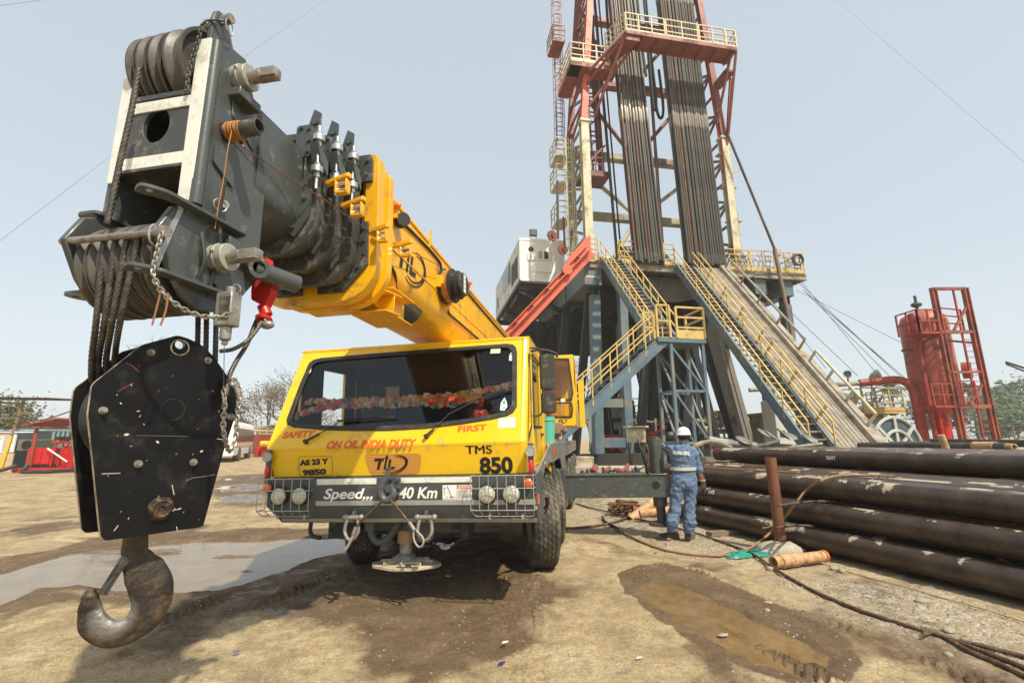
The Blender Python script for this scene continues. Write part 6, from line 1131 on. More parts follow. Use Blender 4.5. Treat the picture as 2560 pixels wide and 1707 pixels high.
lm = rig_thing('floodlight', 'square floodlight on a short stand on the cabin roof', 'floodlight', (-2.3, 4.6, 13.9)); b = MB(); b.bar((0, 0, 0), (0, 0, .7), .04); b.bar((.42, 0, 0), (.42, 0, .7), .04); b.build('stand', M['galv'], lm); b = MB(); b.box((.21, 0, .62), (.48, .18, .45)); q = b.build('housing', M['greydk'], lm, bevel=.02); b = MB(); b.bx(.02, .40, -.10, -.09, .45, .80); b.build('lens', M['galv'], q)
lm = rig_thing('floodlight', 'small square floodlight above the right end of the drill floor', 'floodlight', (12.0, .5, 12.2)); b = MB(); b.bar((.2, 0, -1.2), (.2, 0, .1), .06); b.build('stand', M['galv'], lm); b = MB(); b.box((.2, 0, .3), (.42, .2, .42)); q = b.build('housing', M['galv'], lm, bevel=.02)
# orange-red raising beam
rz = rig_thing('raising_beam', 'long orange-red channel beam sloping down from the drill floor in front of the cabin', 'steel beam'); A_, B_ = V(-.15, -.45, 11.35), V(-8.6, -.45, 2.15); d_ = (B_ - A_).normalized(); n_ = V(0, 1, 0).cross(d_)
if n_.z < 0: n_ = -n_
b = MB(); b.bar(A_, B_, .06, .80, EY) if False else b.bar(A_, B_, .64, .08, EY); b.bar(A_ + n_ * .32, B_ + n_ * .32, .05, .4, EY); b.bar(A_ - n_ * .32, B_ - n_ * .32, .05, .4, EY); b.bar(A_ + n_ * .08 + V(0, -.18, 0), B_ + n_ * .08 + V(0, -.18, 0), .06, .28, EY); b.build('beam', M['salmon'], rz, bevel=.01)
b = MB()
for k in range(9): p = A_ + d_ * (.9 + 1.25 * k); b.bar(p + n_ * .08 + V(0, -.2, 0), p + n_ * .31 + V(0, -.2, 0), .05, .22, EY)
b.build('stiffener', M['mastred'], rz); b = MB(); b.prism([(-.05, 11.0), (-.05, 12.35), (-.35, 12.1), (-1.5, 10.75), (-1.35, 10.2)], (0, -.3, 0), EX, EZ, (0, .12, 0)); b.tube((-1.55, -.75, 10.1), (-1.55, -.4, 10.1), .28, 20); b.build('end_gusset', M['salmon'], rz, bevel=.01)
# ---- V-door ramp and stairs --------------------------------------------------------------------------
ramp = rig_thing('pipe_ramp', 'long ribbed steel ramp sloping from the drill floor down to the pipe racks', 'ramp')
TL, TR, BL, BR = V(5.95, -.15, 11.0), V(7.75, -.15, 11.0), V(4.62, -9.3, 1.05), V(6.45, -9.3, 1.05); dn = (BL - TL).normalized(); ax_ = (TR - TL).normalized(); nn = ax_.cross(dn)
if nn.z < 0: nn = -nn
b = MB(); prof = []; NR = 10; K = 8
for i in range(NR * K + 1):
    t = i / (NR * K); h = .085 * abs(math.sin(math.pi * t * NR)) ** .6; prof.append((t, h))
vs1 = [TL + (TR - TL) * t + nn * h for t, h in prof]; vs2 = [BL + (BR - BL) * t + nn * h for t, h in prof]; m_ = len(prof)
b.add(vs1 + vs2, [(i, i + 1, m_ + i + 1, m_ + i) for i in range(m_ - 1)]); b.build('ribbed_bed', M['rampst'], ramp, ang=70)
b = MB(); b.bar(TR + nn * .12, BR + nn * .12, .30, .5, EX); b.bar(TL - nn * .2, BL - nn * .2, .1, .3, EX); b.build('side_beam', M['rampst'], ramp, bevel=.02)
b = MB(); b.bx(5.9, 7.8, -.2, .3, 10.7, 10.98); b.prism([(-.2, 0), (0, .35), (2.2, .35), (2.4, 0)], TL + dn * .1 - nn * .35 + V(-.3, 0, 0), ax_, nn, dn * 1.6) if False else None; b.build('ramp_head', M['rampst'], ramp)
def ramp_rail(f, s0, s1, posts, m, r=.055, name='ramp_hand_rail'):
    b = MB(); P = lambda s, h: TL.lerp(BL, s) + (TR - TL) * f + nn * h; b.tube(P(s0, .75), P(s1, .75), r, 10)
    for k in range(posts): s = s0 + (s1 - s0) * k / (posts - 1); b.bar(P(s, 0), P(s, .75), .09, .05, ax_)
    b.build(name, m, ramp)
ramp_rail(1.04, .03, .60, 5, M['rampst']); ramp_rail(1.04, .66, .93, 4, M['cream']); ramp_rail(.10, -.01, .56, 5, M['ryellow'], .035); ramp_rail(.10, .62, .90, 3, M['ryellow'], .035)
def stair(name, label, T, B_, wdir, w_, n, m_str, railm, sides=(0, 1), tread='rampst', h=1.0, rb=(0, 1)):
    T, B_ = V(T), V(B_); wv = V(wdir).normalized() * w_; o = rig_thing(name, label, 'staircase'); up = V(0, 0, 1); b = MB()
    for s in (0, 1): b.chan(T + wv * s, B_ + wv * s, .1, .42, .035)
    b.build('stringers', M[m_str], o); b = MB()
    for i in range(n): p = T.lerp(B_, (i + .5) / n) + up * .1; f = (B_ - T); f.z = 0; f.normalize(); b.bar(p, p + wv, .04, .26, f) if False else b.hexa([p - f * .13, p + wv - f * .13, p + wv + f * .13, p + f * .13, p - f * .13 + up * .04, p + wv - f * .13 + up * .04, p + wv + f * .13 + up * .04, p + f * .13 + up * .04])
    b.build('treads', M[tread], o, smooth_=False)
    for s in sides:
        b = MB(); q0, q1 = T.lerp(B_, rb[0]) + wv * s, T.lerp(B_, rb[1]) + wv * s
        for hh in (h, h * .5): b.bar(q0 + up * (hh + .15), q1 + up * (hh + .15), .046)
        k = 8
        for i in range(k + 1): p = q0.lerp(q1, i / k); b.bar(p, p + up * (h + .15), .042)
        b.build('hand_rail', M[railm], o)
    return o
stair('upper_staircase', 'upper flight of blue stairs with yellow rails from drill floor to the landing', (.62, -.1, 10.95), (.35, -5.75, 5.25), (1, 0, 0), 1.05, 22, 'blue', 'ryellow')
stair('lower_staircase', 'lower flight of blue steel stairs climbing left to right up to the small landing', (.15, -6.9, 5.1), (-5.6, -6.9, .15), (0, 1, 0), 1.0, 20, 'blue', 'ryellow', tread='bluedk', h=1.15)
stair('ramp_staircase', 'long straight flight of stairs with yellow rails beside the left edge of the ramp', (4.95, -.15, 10.9), (3.72, -9.35, .9), (1, 0, 0), .95, 38, 'blue', 'ryellow', h=.95)
ldg = rig_thing('landing_tower', 'braced blue steel tower under the square stair landing with yellow railings', 'landing tower')
X0, X1, Y0_, Y1_ = .45, 1.85, -7.0, -5.75; ZL = 5.2
b = MB(); b.bx(-.1, X1 + .05, Y0_, Y1_, ZL - .18, ZL); dk = b.build('landing_deck', M['blue'], ldg, bevel=.01)
for i, (x, y) in enumerate(((X0, Y0_ + .1), (X1 - .08, Y0_ + .1), (X0, Y1_ - .1), (X1 - .08, Y1_ - .1))):
    b = MB(); b.bar((x, y, .05), (x, y, ZL - .18), .11, .11, EX); b.build('leg', M['blue'], ldg)
b = MB()
for k, (z0, z1) in enumerate(((ZL - .3, 3.2), (3.2, 1.3), (1.3, .2))):
    for y in (Y0_ + .1, Y1_ - .1): b.bar((X0, y, z0), (X1 - .1, y, z1), .07); b.bar((X0, y, z1), (X1 - .1, y, z1), .09)
    for x in (X0, X1 - .1): b.bar((x, Y0_ + .1, z1), (x, Y1_ - .1, z0), .07); b.bar((x, Y0_ + .1, z1), (x, Y1_ - .1, z1), .08)
b.build('bracing', M['blue'], ldg)
for a, c, n in (((X0 + .25, Y0_, ZL), (X1, Y0_, ZL), 1), ((X1, Y0_, ZL), (X1, Y1_, ZL), 1)):
    b = MB(); rails(b, a, c, 1.2, n, 3, .035); b.bar(V(a) + V(0, 0, .14), V(c) + V(0, 0, .14), .025, .34); b.build('landing_railing', M['ryellow'], ldg)
b = MB(); rails(b, (-.1, Y0_, ZL), (.42, Y0_, ZL), 1.25, 1, 2, .035, False); rails(b, (-.1, Y0_ + 1.1, ZL), (.35, Y0_ + 1.1, ZL), 1.25, 1, 2, .035, False); b.build('gate_rail', M['ryellow'], ldg)
# blowout preventer under the floor
bop = rig_thing('wellhead_stack', 'dirty wellhead stack with red cap standing under the drill floor', 'wellhead'); b = MB(); b.lathe([(.3, .3), (.3, .9), (.55, .95), (.55, 1.3), (.3, 1.4), (.35, 1.9), (.62, 2.0), (.62, 2.4), (.4, 2.5), (.7, 2.7), (.72, 3.4), (.4, 3.6), (.22, 3.7), (.22, 8.5)], (3.3, 4.2, 0), EZ, 24); b.build('stack', M['greydk'], bop); b = MB(); b.lathe([(.66, 3.3), (.68, 3.7), (.35, 3.95), (.3, 4.0)], (3.3, 4.2, 0), EZ, 24); b.box((2.2, 4.0, 1.5), (1.8, .5, .4)); b.tube((2.2, 3.6, 1.0), (4.2, 3.6, 1.0), .22, 14); b.build('red_cap', M['red'], bop, bevel=.03); b = MB(); b.tube((4.4, 3.6, .2), (4.4, 3.6, 8.8), .2, 14); b.tube((5.2, 3.2, 2.6), (9.0, 3.2, 2.4), .13, 12); b.box((6.1, 3.2, 2.5), (1.0, .6, .7)); b.build('flow_pipe', M['rampst'], bop, bevel=.03)
# guy lines at the right
gw = rig_thing('guy_wires', 'bundle of thin wires sloping down from the right end of the drill floor', 'guy wires'); b = MB()
for a, c in (((11.9, -.3, 11.0), (18.5, -4, .5)), ((12.6, -.3, 10.7), (17.2, -3, .5)), ((12.9, -.3, 9.9), (19.5, -3.5, .4)), ((12.9, -.3, 9.9), (18.2, -3.5, .4)), ((13.0, -.3, 9.8), (20.5, -3, .4)), ((9.2, -.3, 11.0), (12.8, -3, 4.5)), ((9.3, -.3, 11.0), (12.0, -2, 5.0))): b.tube(a, c, .014, 5)
b.build('wires', M['rope'], gw)
for i, (p, q, lb) in enumerate((((2090, 0, 60), (2560, 405, 30), 'long thin wire crossing the sky at the upper right'), ((1990, 725, 26), (2350, 905, 24), 'thin sagging wire running from the rig to the red vessel'), ((0, 602, 20), (290, 380, 30), 'thin wire crossing the sky at the far left'), ((815, 0, 40), (600, 150, 30), 'thin wire crossing the sky above the boom'), ((0, 15, 20), (110, 0, 22), 'thin wire across the top left corner of the sky'))):
    w_ = thing('overhead_wire', lb, 'wire'); b = MB(); a, c = at(*p), at(*q); b.tube(a, c, .008 if i != 1 else .012, 5); b.build('wire', M['rope'], w_)
# ================================================================ CASING PIPES
PD = V(.31, -.95, 0).normalized(); PN = V(.95, .31, 0).normalized()
def casing_mat(name, c, c2, patch, pa, rustc=(.15, .06, .028)):
    m = mat(name, c, .36, .1, var=.3, sc=4.5, d=rustc, damt=.2, dsc=13, bump=.10, bsc=70, c2=c2, streak=(1, 1, 1), drough=.7); t = m.node_tree; N = t.nodes; L = t.links; b = N['Principled BSDF']
    geo = N.new('ShaderNodeNewGeometry'); sp = N.new('ShaderNodeSeparateXYZ'); L.new(geo.outputs['Normal'], sp.inputs[0]); oi = N.new('ShaderNodeObjectInfo')
    ad = N.new('ShaderNodeVectorMath'); ad.operation = 'ADD'; L.new(geo.outputs['Position'], ad.inputs[0]); L.new(oi.outputs['Random'], ad.inputs[1])
    n = N.new('ShaderNodeTexNoise'); n.inputs['Scale'].default_value = 1.55; n.inputs['Detail'].default_value = 9; n.inputs['Roughness'].default_value = .66; n.inputs['Distortion'].default_value = .35; L.new(ad.outputs[0], n.inputs['Vector'])
    mr = N.new('ShaderNodeMapRange'); mr.inputs['From Min'].default_value = -.35; mr.inputs['From Max'].default_value = .9; mr.inputs['To Min'].default_value = -.16; mr.inputs['To Max'].default_value = .03; L.new(sp.outputs['Z'], mr.inputs['Value'])
    sm = N.new('ShaderNodeMath'); sm.operation = 'ADD'; L.new(n.outputs['Fac'], sm.inputs[0]); L.new(mr.outputs[0], sm.inputs[1])
    r = N.new('ShaderNodeValToRGB'); r.color_ramp.elements[0].position = .66 - pa; r.color_ramp.elements[1].position = .675 - pa; r.color_ramp.elements[0].color = (0, 0, 0, 1); r.color_ramp.elements[1].color = (.85,) * 3 + (1,); L.new(sm.outputs[0], r.inputs['Fac'])
    src = b.inputs['Base Color'].links[0].from_socket; mx = N.new('ShaderNodeMix'); mx.data_type = 'RGBA'; L.new(r.outputs['Color'], mx.inputs['Factor']); L.new(src, mx.inputs[6]); mx.inputs[7].default_value = (*patch, 1); L.new(mx.outputs[2], b.inputs['Base Color'])
    rs = b.inputs['Roughness'].links[0].from_socket; m2 = N.new('ShaderNodeMix'); L.new(r.outputs['Color'], m2.inputs['Factor']); L.new(rs, m2.inputs[2]); m2.inputs[3].default_value = .9; L.new(m2.outputs[0], b.inputs['Roughness']); return m
cas = [casing_mat('casing_dark_brown', (.032, .023, .017), (.082, .056, .040), (.46, .41, .29), .075), casing_mat('casing_brown', (.052, .036, .027), (.11, .072, .05), (.42, .36, .26), .05), casing_mat('casing_rusty', (.11, .062, .038), (.17, .10, .065), (.38, .32, .24), .04)]
cpl = mat('dark_red_coupling', (.13, .028, .02), .55, .2, var=.3, sc=6, d=(.06, .04, .03), damt=.4, dsc=5, bump=.1)
def casing(off, s0, z, m, label, L=12.2, r=.1365, jit=True, coupling=True):
    p0 = PN * off + PD * s0 + V(0, 0, z); o = thing('casing_pipe', label, 'steel pipe', loc=tuple(p0), group='casing pipes stacked in layers on the rack'); jd = V(random.uniform(-.004, .004), random.uniform(-.002, .002), random.uniform(-.001, .001)) if jit else V(0, 0, 0); d = (PD + jd).normalized()
    b = MB(); b.tube((0, 0, 0), d * L, r, 40, hole=r - .012); b.build('pipe_body', m, o)
    if coupling: b = MB(); b.tube(d * -.02, d * .20, r + .012, 40, hole=r - .010); b.tube(d * .205, d * .23, r + .004, 40, hole=r); b.build('coupling', cpl, o)
    return o
random.seed(4)
rows = [('bottom', .200, 5.80, 4, -7.4), ('second', .510, 5.90, 4, -9.1), ('third', .820, 6.10, 10, -9.0), ('top', 1.125, 8.12, 12, -9.25)]
ordn = ['front', 'second', 'third', 'fourth', 'fifth', 'sixth', 'seventh', 'eighth', 'ninth', 'tenth', 'eleventh', 'twelfth']
for li, (ln, z, o0, n, s0) in enumerate(rows):
    for i in range(n):
        m = cas[0] if i == 0 else random.choice(cas); lb = {0: 'dark brown casing pipe with pale mud patches, frontmost of the %s layer' % ln}.get(i, 'brown casing pipe, %s from the front in the %s layer of the rack' % (ordn[i], ln))
        casing(o0 + i * .284, s0 + (random.uniform(-.35, .25) if i else 0), z + (.0 if i == 0 else random.uniform(-.004, .004)), m, lb, coupling=(i == 0 or random.random() < .6))
# painted numbers on the pipes
for s, px, py, li, sz in (('3697', 2066, 1148, 3, .09), ('42', 1757, 1196, 2, .07), ('545', 1770, 1233, 1, .10), ('3262', 2165, 1412, 0, .10)):
    ln, z, o0, n, s0 = rows[li]; d = ray(px, py)
    a = (EYEV - V(0, 0, z)); perp = lambda v: V(v.dot(PN), v.z, 0); A2 = perp(a) - V(o0, 0, 0); D2 = perp(d); r = .139
    qa, qb, qc = D2.dot(D2), 2 * A2.dot(D2), A2.dot(A2) - r * r; disc = qb * qb - 4 * qa * qc
    if disc > 0:
        t = (-qb - math.sqrt(disc)) / (2 * qa); P_ = EYEV + d * t; nr = (P_ - V(0, 0, z)); nr -= PD * nr.dot(PD); nr -= PN * o0; nr.normalize(); vv = PD.cross(nr) * (1 if PD.cross(nr).z > 0 else -1); uu = vv.cross(nr)
        o_ = text('chalk_number', s, sz, P_ + nr * .002, uu, vv, M['paint'], None, bold=.002); tag(o_, 'white chalk number %s written on the side of %s' % (s, {3: 'the topmost front pipe', 2: 'the third layer front pipe', 1: 'the second layer front pipe', 0: 'the bottom front pipe'}[li]), 'number')
b = MB()
for s in (-6.4, -2.5, 1.5): b.bar(PN * 5.3 + PD * s + V(0, 0, .03), PN * 11.6 + PD * s + V(0, 0, .03), .14, .06)
tag(b.build('timber_sill', M['wood'], None), 'grey timber sills lying on the ground under the pipe stack', 'timber', kind='stuff')
b = MB()
for z, o0 in ((.355, 6.0), (.665, 6.2), (.972, 8.1)):
    for s in (-6.0, -2.0, 1.8): b.bar(PN * (o0 + .1) + PD * s + V(0, 0, z), PN * 11.2 + PD * s + V(0, 0, z), .05, .03)
tag(b.build('dunnage_strip', M['wood'], None), 'thin dunnage strips between the layers of casing pipe', 'dunnage', kind='stuff')
# catwalk and pipes behind the stack
cw = thing('pipe_catwalk', 'grey steel catwalk between the foot of the ramp and the casing stack', 'catwalk'); b = MB(); b.bar(PN * 12.9 + PD * -12.3 + V(0, 0, .95), PN * 12.9 + PD * 2 + V(0, 0, .95), 1.9, .22); b.bar(PN * 11.9 + PD * -12.3 + V(0, 0, 1.0), PN * 11.9 + PD * 2 + V(0, 0, 1.0), .12, .3); b.build('catwalk_deck', M['greydk'], cw)
b = MB()
for s in range(-12, 3, 2): b.bar(PN * 12.3 + PD * s + V(0, 0, 0), PN * 12.3 + PD * s + V(0, 0, .9), .18); b.bar(PN * 13.5 + PD * s + V(0, 0, 0), PN * 13.5 + PD * s + V(0, 0, .9), .18)
b.build('support', M['greydk'], cw)
for i, (p, q, r, m, lb) in enumerate((((2150, 1113), (2520, 1117), .10, 'dp', 'dirty grey pipe with a threaded end lying behind the casing stack'), ((2330, 1104), (2620, 1109), .11, 'rubber', 'black pipe lying on the far rack at the right edge'), ((2210, 1108), (2600, 1104), .07, 'dp', 'thin grey pipe on the far rack at the right edge'))):
    Yp = (10.6, 13.5, 14.5)[i]; a, c = at(*p, Yp + 4.5 if i == 0 else Yp + 3), at(*q, Yp); o = thing('loose_pipe', lb, 'steel pipe'); b = MB(); b.tube(a, c, r, 18); b.build('pipe_body', M[m], o)
    if i == 0: d = (c - a).normalized(); b = MB(); b.tube(c - d * .75, c - d * .25, r * 1.18, 18); b.tube(c, c + d * .14, r * .8, 18, hole=r * .5); b.build('threaded_end', M['tan'], o)
o = thing('rack_post', 'short rusty post standing at the back of the casing stack', 'post'); b = MB(); b.tube(at(2368, 1128, 11.6), at(2352, 1087, 11.6), .075, 14); b.build('post', M['tan'], o)
# the steel post in its lump of concrete
PX, PY = 3.60, 6.68
po = thing('steel_post', 'rusty steel tube post standing upright in a lump of concrete before the pipes', 'post', loc=(PX, PY, 0)); b = MB(); b.tube((0, 0, -.1), (-.015, 0, 1.225), .071, 28, hole=.062); b.build('tube', mat('rusted_tube', (.20, .078, .040), .6, .15, var=.25, sc=4, d=(.12, .045, .025), damt=.35, dsc=8, bump=.15), po)
b = MB(); random.seed(8); b.ball((-.03, -.02, .02), .22, 22, 12, (1.35, 1.0, .55), .12); b.ball((.14, .05, .0), .16, 14, 9, (1.2, 1, .5), .15); b.ball((-.2, -.08, -.01), .15, 14, 9, (1.3, 1, .5), .2); b.build('concrete_base', M['conc'], po, ang=70)
st_ = thing('pipe_stub', 'tan threaded pipe stub lying at the foot of the rusty post', 'pipe', loc=tuple(gnd(1930, 1418))); O = st_.location.copy(); a, c = gnd(1935, 1425) - O + V(0, 0, .085), gnd(2062, 1412) - O + V(.04, .05, .09); d = (c - a).normalized(); b = MB(); b.tube(a, c, .062, 24, hole=.05); b.build('pipe_body', M['tan'], st_); b = MB(); b.tube(a + d * .10, a + d * .36, .074, 24); b.tube(a + d * .0, a + d * .03, .068, 24, hole=.052); b.build('coupling', M['tan'], st_, bevel=.004); b = MB(); b.tube(c - d * .03, c + d * .01, .068, 24, hole=.05); b.build('orange_ring', mat('orange_thread', (.5, .12, .04), .6), st_)
gc = MB(); c = gnd(1872, 1388); random.seed(14); NX, NY = 26, 16; vv = []
for j in range(NY):
    for i in range(NX):
        x, y = (i / (NX - 1) - .5) * .62, (j / (NY - 1) - .5) * .30; e = 1 - max(abs(x) / .31, abs(y) / .15) ** 3
        vv.append(c + V(x + .05 * math.sin(9 * y), y + .05 * math.sin(7 * x), .012 + max(0, e) * (.045 + .05 * noise.noise(V(x * 9, y * 12, 1)) + .03 * noise.noise(V(x * 26, y * 30, 4)))))
gc.add(vv, [(j * NX + i, j * NX + i + 1, (j + 1) * NX + i + 1, (j + 1) * NX + i) for j in range(NY - 1) for i in range(NX - 1)]); tag(gc.build('green_cloth', mat('teal_plastic_sheet', (.02, .22, .16), .35, var=.3, sc=14), None, ang=80), 'crumpled teal green sheet on the ground beside the concrete base', 'plastic sheet')
# ropes and lines
def groundrope(name, label, pts, r, m, cat='wire rope', lay=None):
    P = [gnd(x, y, z) for x, y, z in pts]; O = P[0].copy(); o = thing(name, label, cat, loc=tuple(O)); b = MB(); b.rope([p - O for p in P], r, lay); b.build('rope', M[m], o, ang=80); return o
def g(x, y, r=.018): return (x, y, r)
groundrope('wire_rope', 'thick dark wire rope running along the ground from the green sheet to the right edge', [g(1872, 1378, .05), g(1900, 1395, .03), g(1935, 1420, .03), g(2000, 1458), g(2060, 1488), g(2150, 1525), g(2250, 1558), g(2350, 1588), g(2450, 1625), g(2560, 1668), g(2680, 1725)], .0185, 'rustrope')
groundrope('wire_rope', 'second dark wire rope branching above the thick one at the right edge', [g(2400, 1600), g(2470, 1618), g(2560, 1640), g(2680, 1680)], .017, 'rustrope')
groundrope('wire_rope', 'cut wire rope end with frayed strands lying nearest the camera on the right', [g(2312, 1572), g(2360, 1592), g(2420, 1625), g(2490, 1655), g(2560, 1688), g(2640, 1722)], .0185, 'rustrope')
b = MB()
for k in range(5): b.path(smooth([gnd(2330, 1580, .02), gnd(2312, 1574 + k * 3, .02 + .006 * k), gnd(2303 + k, 1566 + k * 5, .03)]), .006, 6)
fr0 = b.build('frayed_strands', M['rustrope'], None); tag(fr0, 'frayed strands at the cut end of the wire rope', 'rope strands')
arc = thing('wire_rope', 'brown wire rope curving past the post and up onto the third pipe layer', 'wire rope'); b = MB()
def on_stack(px, py, off): # point where the line of sight meets the vertical front of the stack
    d = ray(px, py); return EYEV + d * ((off - EYEV.dot(PN)) / d.dot(PN))
P = [gnd(1538, 1322, .02), gnd(1560, 1332, .02), gnd(1605, 1354, .02), gnd(1660, 1374, .02), gnd(1730, 1386, .02), gnd(1800, 1388, .02), gnd(1850, 1380, .025), gnd(1885, 1364, .06), on_stack(1925, 1332, 5.60), on_stack(1962, 1293, 5.63), on_stack(1995, 1250, 5.72), on_stack(2020, 1222, 5.90), gnd(2052, 1201, .985), gnd(2100, 1189, .985), gnd(2160, 1188, .985), gnd(2235, 1190, .985)]
b.rope(P, .019); b.build('rope', M['goldrope'], arc, ang=80)
for i, (pts, lb) in enumerate((([gnd(1945, 1264, .672), gnd(1985, 1258, .672), gnd(2035, 1253, .672), gnd(2092, 1254, .66)], 'short length of wire rope lying on the second pipe layer behind the post'), ([gnd(1905, 1320, .362), gnd(1960, 1316, .362), gnd(2000, 1313, .362), gnd(2035, 1315, .35)], 'short length of wire rope lying on the bottom pipe layer behind the post'), ([gnd(1735, 1167, .985), gnd(1820, 1172, .985), gnd(1900, 1176, .985), gnd(1990, 1181, .98)], 'tan wire rope lying along the third pipe layer beside the worker'))):
    o = thing('wire_rope', lb, 'wire rope'); b = MB(); b.rope(pts, .016); b.build('rope', M['goldrope' if i == 2 else 'rustrope'], o, ang=80)
groundrope('wire_rope', 'wire rope on the ground running behind the worker to the green sheet', [g(1545, 1290), g(1600, 1298), g(1680, 1316), g(1740, 1332), g(1800, 1352), g(1860, 1374)], .016, 'rustrope')
groundrope('wire_rope', 'dark wire rope running along the ground from behind the second wheel', [g(1405, 1322), g(1450, 1318), g(1500, 1312), g(1545, 1302), g(1590, 1283), g(1625, 1262)], .02, 'rustrope')
groundrope('wire_rope', 'short bent piece of dark hose on the ground before the outrigger', [g(1506, 1292, .03), g(1512, 1302), g(1525, 1310), g(1545, 1320)], .022, 'rubber')
groundrope('wire_rope', 'thin dark line running to the tangle of rope under the outrigger', [g(1440, 1258), g(1480, 1270), g(1520, 1278), g(1560, 1284)], .016, 'rustrope')
o = thing('tan_string', 'thin orange-brown string lying along the ground in front of the bottom pipe', 'string'); b = MB(); pts = [gnd(2066, 1412, .01), gnd(2160, 1440, .01), gnd(2260, 1466, .01), gnd(2350, 1492, .01), gnd(2450, 1520, .01), gnd(2580, 1560, .01)]; b.path([p + V(random.uniform(-.006, .006), random.uniform(-.006, .006), 0) for p in resample(smooth(pts), 160)], .005, 5); b.build('string', M['goldrope'], o)
random.seed(2); b = MB(); c0 = gnd(1560, 1288)
for k in range(9):
    q = [c0 + V(random.uniform(-.32, .32), random.uniform(-.2, .2), random.uniform(.03, .28)) for _ in range(5)]; b.path(smooth(q), .022, 6)
tag(b.build('rope_tangle', mat('brown_muddy_rope', (.13, .065, .03), .8, var=.5, sc=20, bump=.4), None), 'tangled heap of muddy brown rope lying under the outrigger beam', 'rope heap')
b = MB(); b.path(smooth([c0 + V(.25, .1, .05), c0 + V(.5, .15, .22), c0 + V(.75, .1, .36), c0 + V(.85, .08, .2), c0 + V(.78, .05, .02), c0 + V(.65, .0, .05)]), .022, 8); tag(b.build('bent_bar', M['rustrope'], None), 'bent rusty steel bar sticking up beside the rope tangle', 'bent bar')
for i, (a, c, r, m, lb) in enumerate(((at(1575, 1300, 9.3), at(1660, 1235, 9.8), .09, 'tan', 'tan pipe propped on the ground under the end of the outrigger beam'), (at(1580, 1275, 9.6), at(1680, 1285, 9.6), .11, 'red', 'rusty red pipe lying under the end of the outrigger beam'), (at(1600, 1285, 9.0), at(1690, 1272, 9.0), .07, 'tan', 'orange-brown pipe end lying on the ground behind the worker'))):
    o = thing('scrap_pipe', lb, 'pipe', loc=tuple(a)); b = MB(); b.tube((0, 0, 0), c - a, r, 18, hole=r * .85); b.build('pipe_body', M[m], o)
for i, (px, py, s, sc_, lb) in enumerate(((2085, 1424, .05, (1.2, .9, .7), 'left one of two pale river stones beside the bottom pipe'), (2105, 1430, .052, (1.2, .9, .7), 'right one of two pale river stones beside the bottom pipe'), (1926, 1426, .05, (1.2, .9, .8), 'tan stone by the end of the pipe stub'), (2308, 1506, .055, (1.5, .8, .6), 'largest pale stone on the gravel in front of the pipes'), (2372, 1578, .045, (1.6, 1, .6), 'smooth pale stone beside the frayed rope end'), (2320, 1585, .033, (1, 1, .7), 'small tan stone at the frayed rope end'), (1920, 1508, .032, (1.6, 1, .5), 'flat grey stone at the upper edge of the brown puddle'), (1918, 1527, .028, (1.1, 1, .7), 'dark pebble on the muddy edge of the brown puddle'), (2372, 1640, .032, (1, 1, .8), 'lone small stone below the wire ropes'), (1668, 1362, .034, (1, 1, .9), 'pale stone touching the curved rope below the worker'), (2052, 1700, .028, (1, 1.1, .8), 'white pebble on the near rim of the brown puddle'), (1742, 1398, .03, (1.6, .9, .6), 'flat pale stone just in front of the curved rope'), (1120, 1441, .04, (1.4, 1, .35), 'flat wet stone in the shadow in front of the crane'), (1808, 1589, .035, (1.6, .8, .25), 'flat stone lying in the brown puddle'))):
    q = gnd(px, py); b = MB(); b.ball((0, 0, s * .25), s * .85, 12, 8, sc_, .22); o = tag(b.build('stone', M['stone'], None, ang=80), lb, 'stone', 'larger stones scattered on the ground'); o.location = q; o.rotation_euler = (0, 0, i)
# gravel: far too many bits to count
random.seed(9); b = MB(); nrg = np.random.default_rng(3); cnt = 0
jj, ii = np.where((grav > .35) & (near > .2)); sel = nrg.choice(len(jj), min(3400, len(jj)), replace=False)
pts_ = [(xs[ii[k]], ys[jj[k]], random.choice([.006, .008, .010, .013, .018])) for k in sel]
jj, ii = np.where((near > .2) & (Y < 9) & (Y > 3)); sel = nrg.choice(len(jj), 6500, replace=False); pts_ += [(xs[ii[k]], ys[jj[k]], random.choice([.003, .003, .004, .004, .005, .006, .008, .012])) for k in sel if water[jj[k], ii[k]] < .2]
for x, y, s in pts_:
    x += random.uniform(-.02, .02); y += random.uniform(-.02, .02); z = ground_z(x, y); a = random.uniform(0, 3); e = random.uniform(.6, 1.4); h = s * random.uniform(.5, .9); P = []
    for k in range(5): t = a + k * 1.2566; rr = s * random.uniform(.75, 1.15); P.append((x + rr * math.cos(t) * e, y + rr * math.sin(t), z + h * .1))
    P.append((x + s * .15, y, z + h)); P.append((x - s * .25, y + s * .2, z + h * .9)); b.add(P, [(0, 1, 5), (1, 2, 5), (2, 6, 5), (2, 3, 6), (3, 4, 6), (4, 0, 6), (0, 5, 6)])
tag(b.build('gravel', mat('gravel_bits', (.17, .135, .095), .85, var=.3, sc=38, bump=0, c2=(.37, .32, .235)), None, smooth_=False, recalc=False), 'loose gravel and pebbles strewn over the yard', 'gravel', kind='stuff')
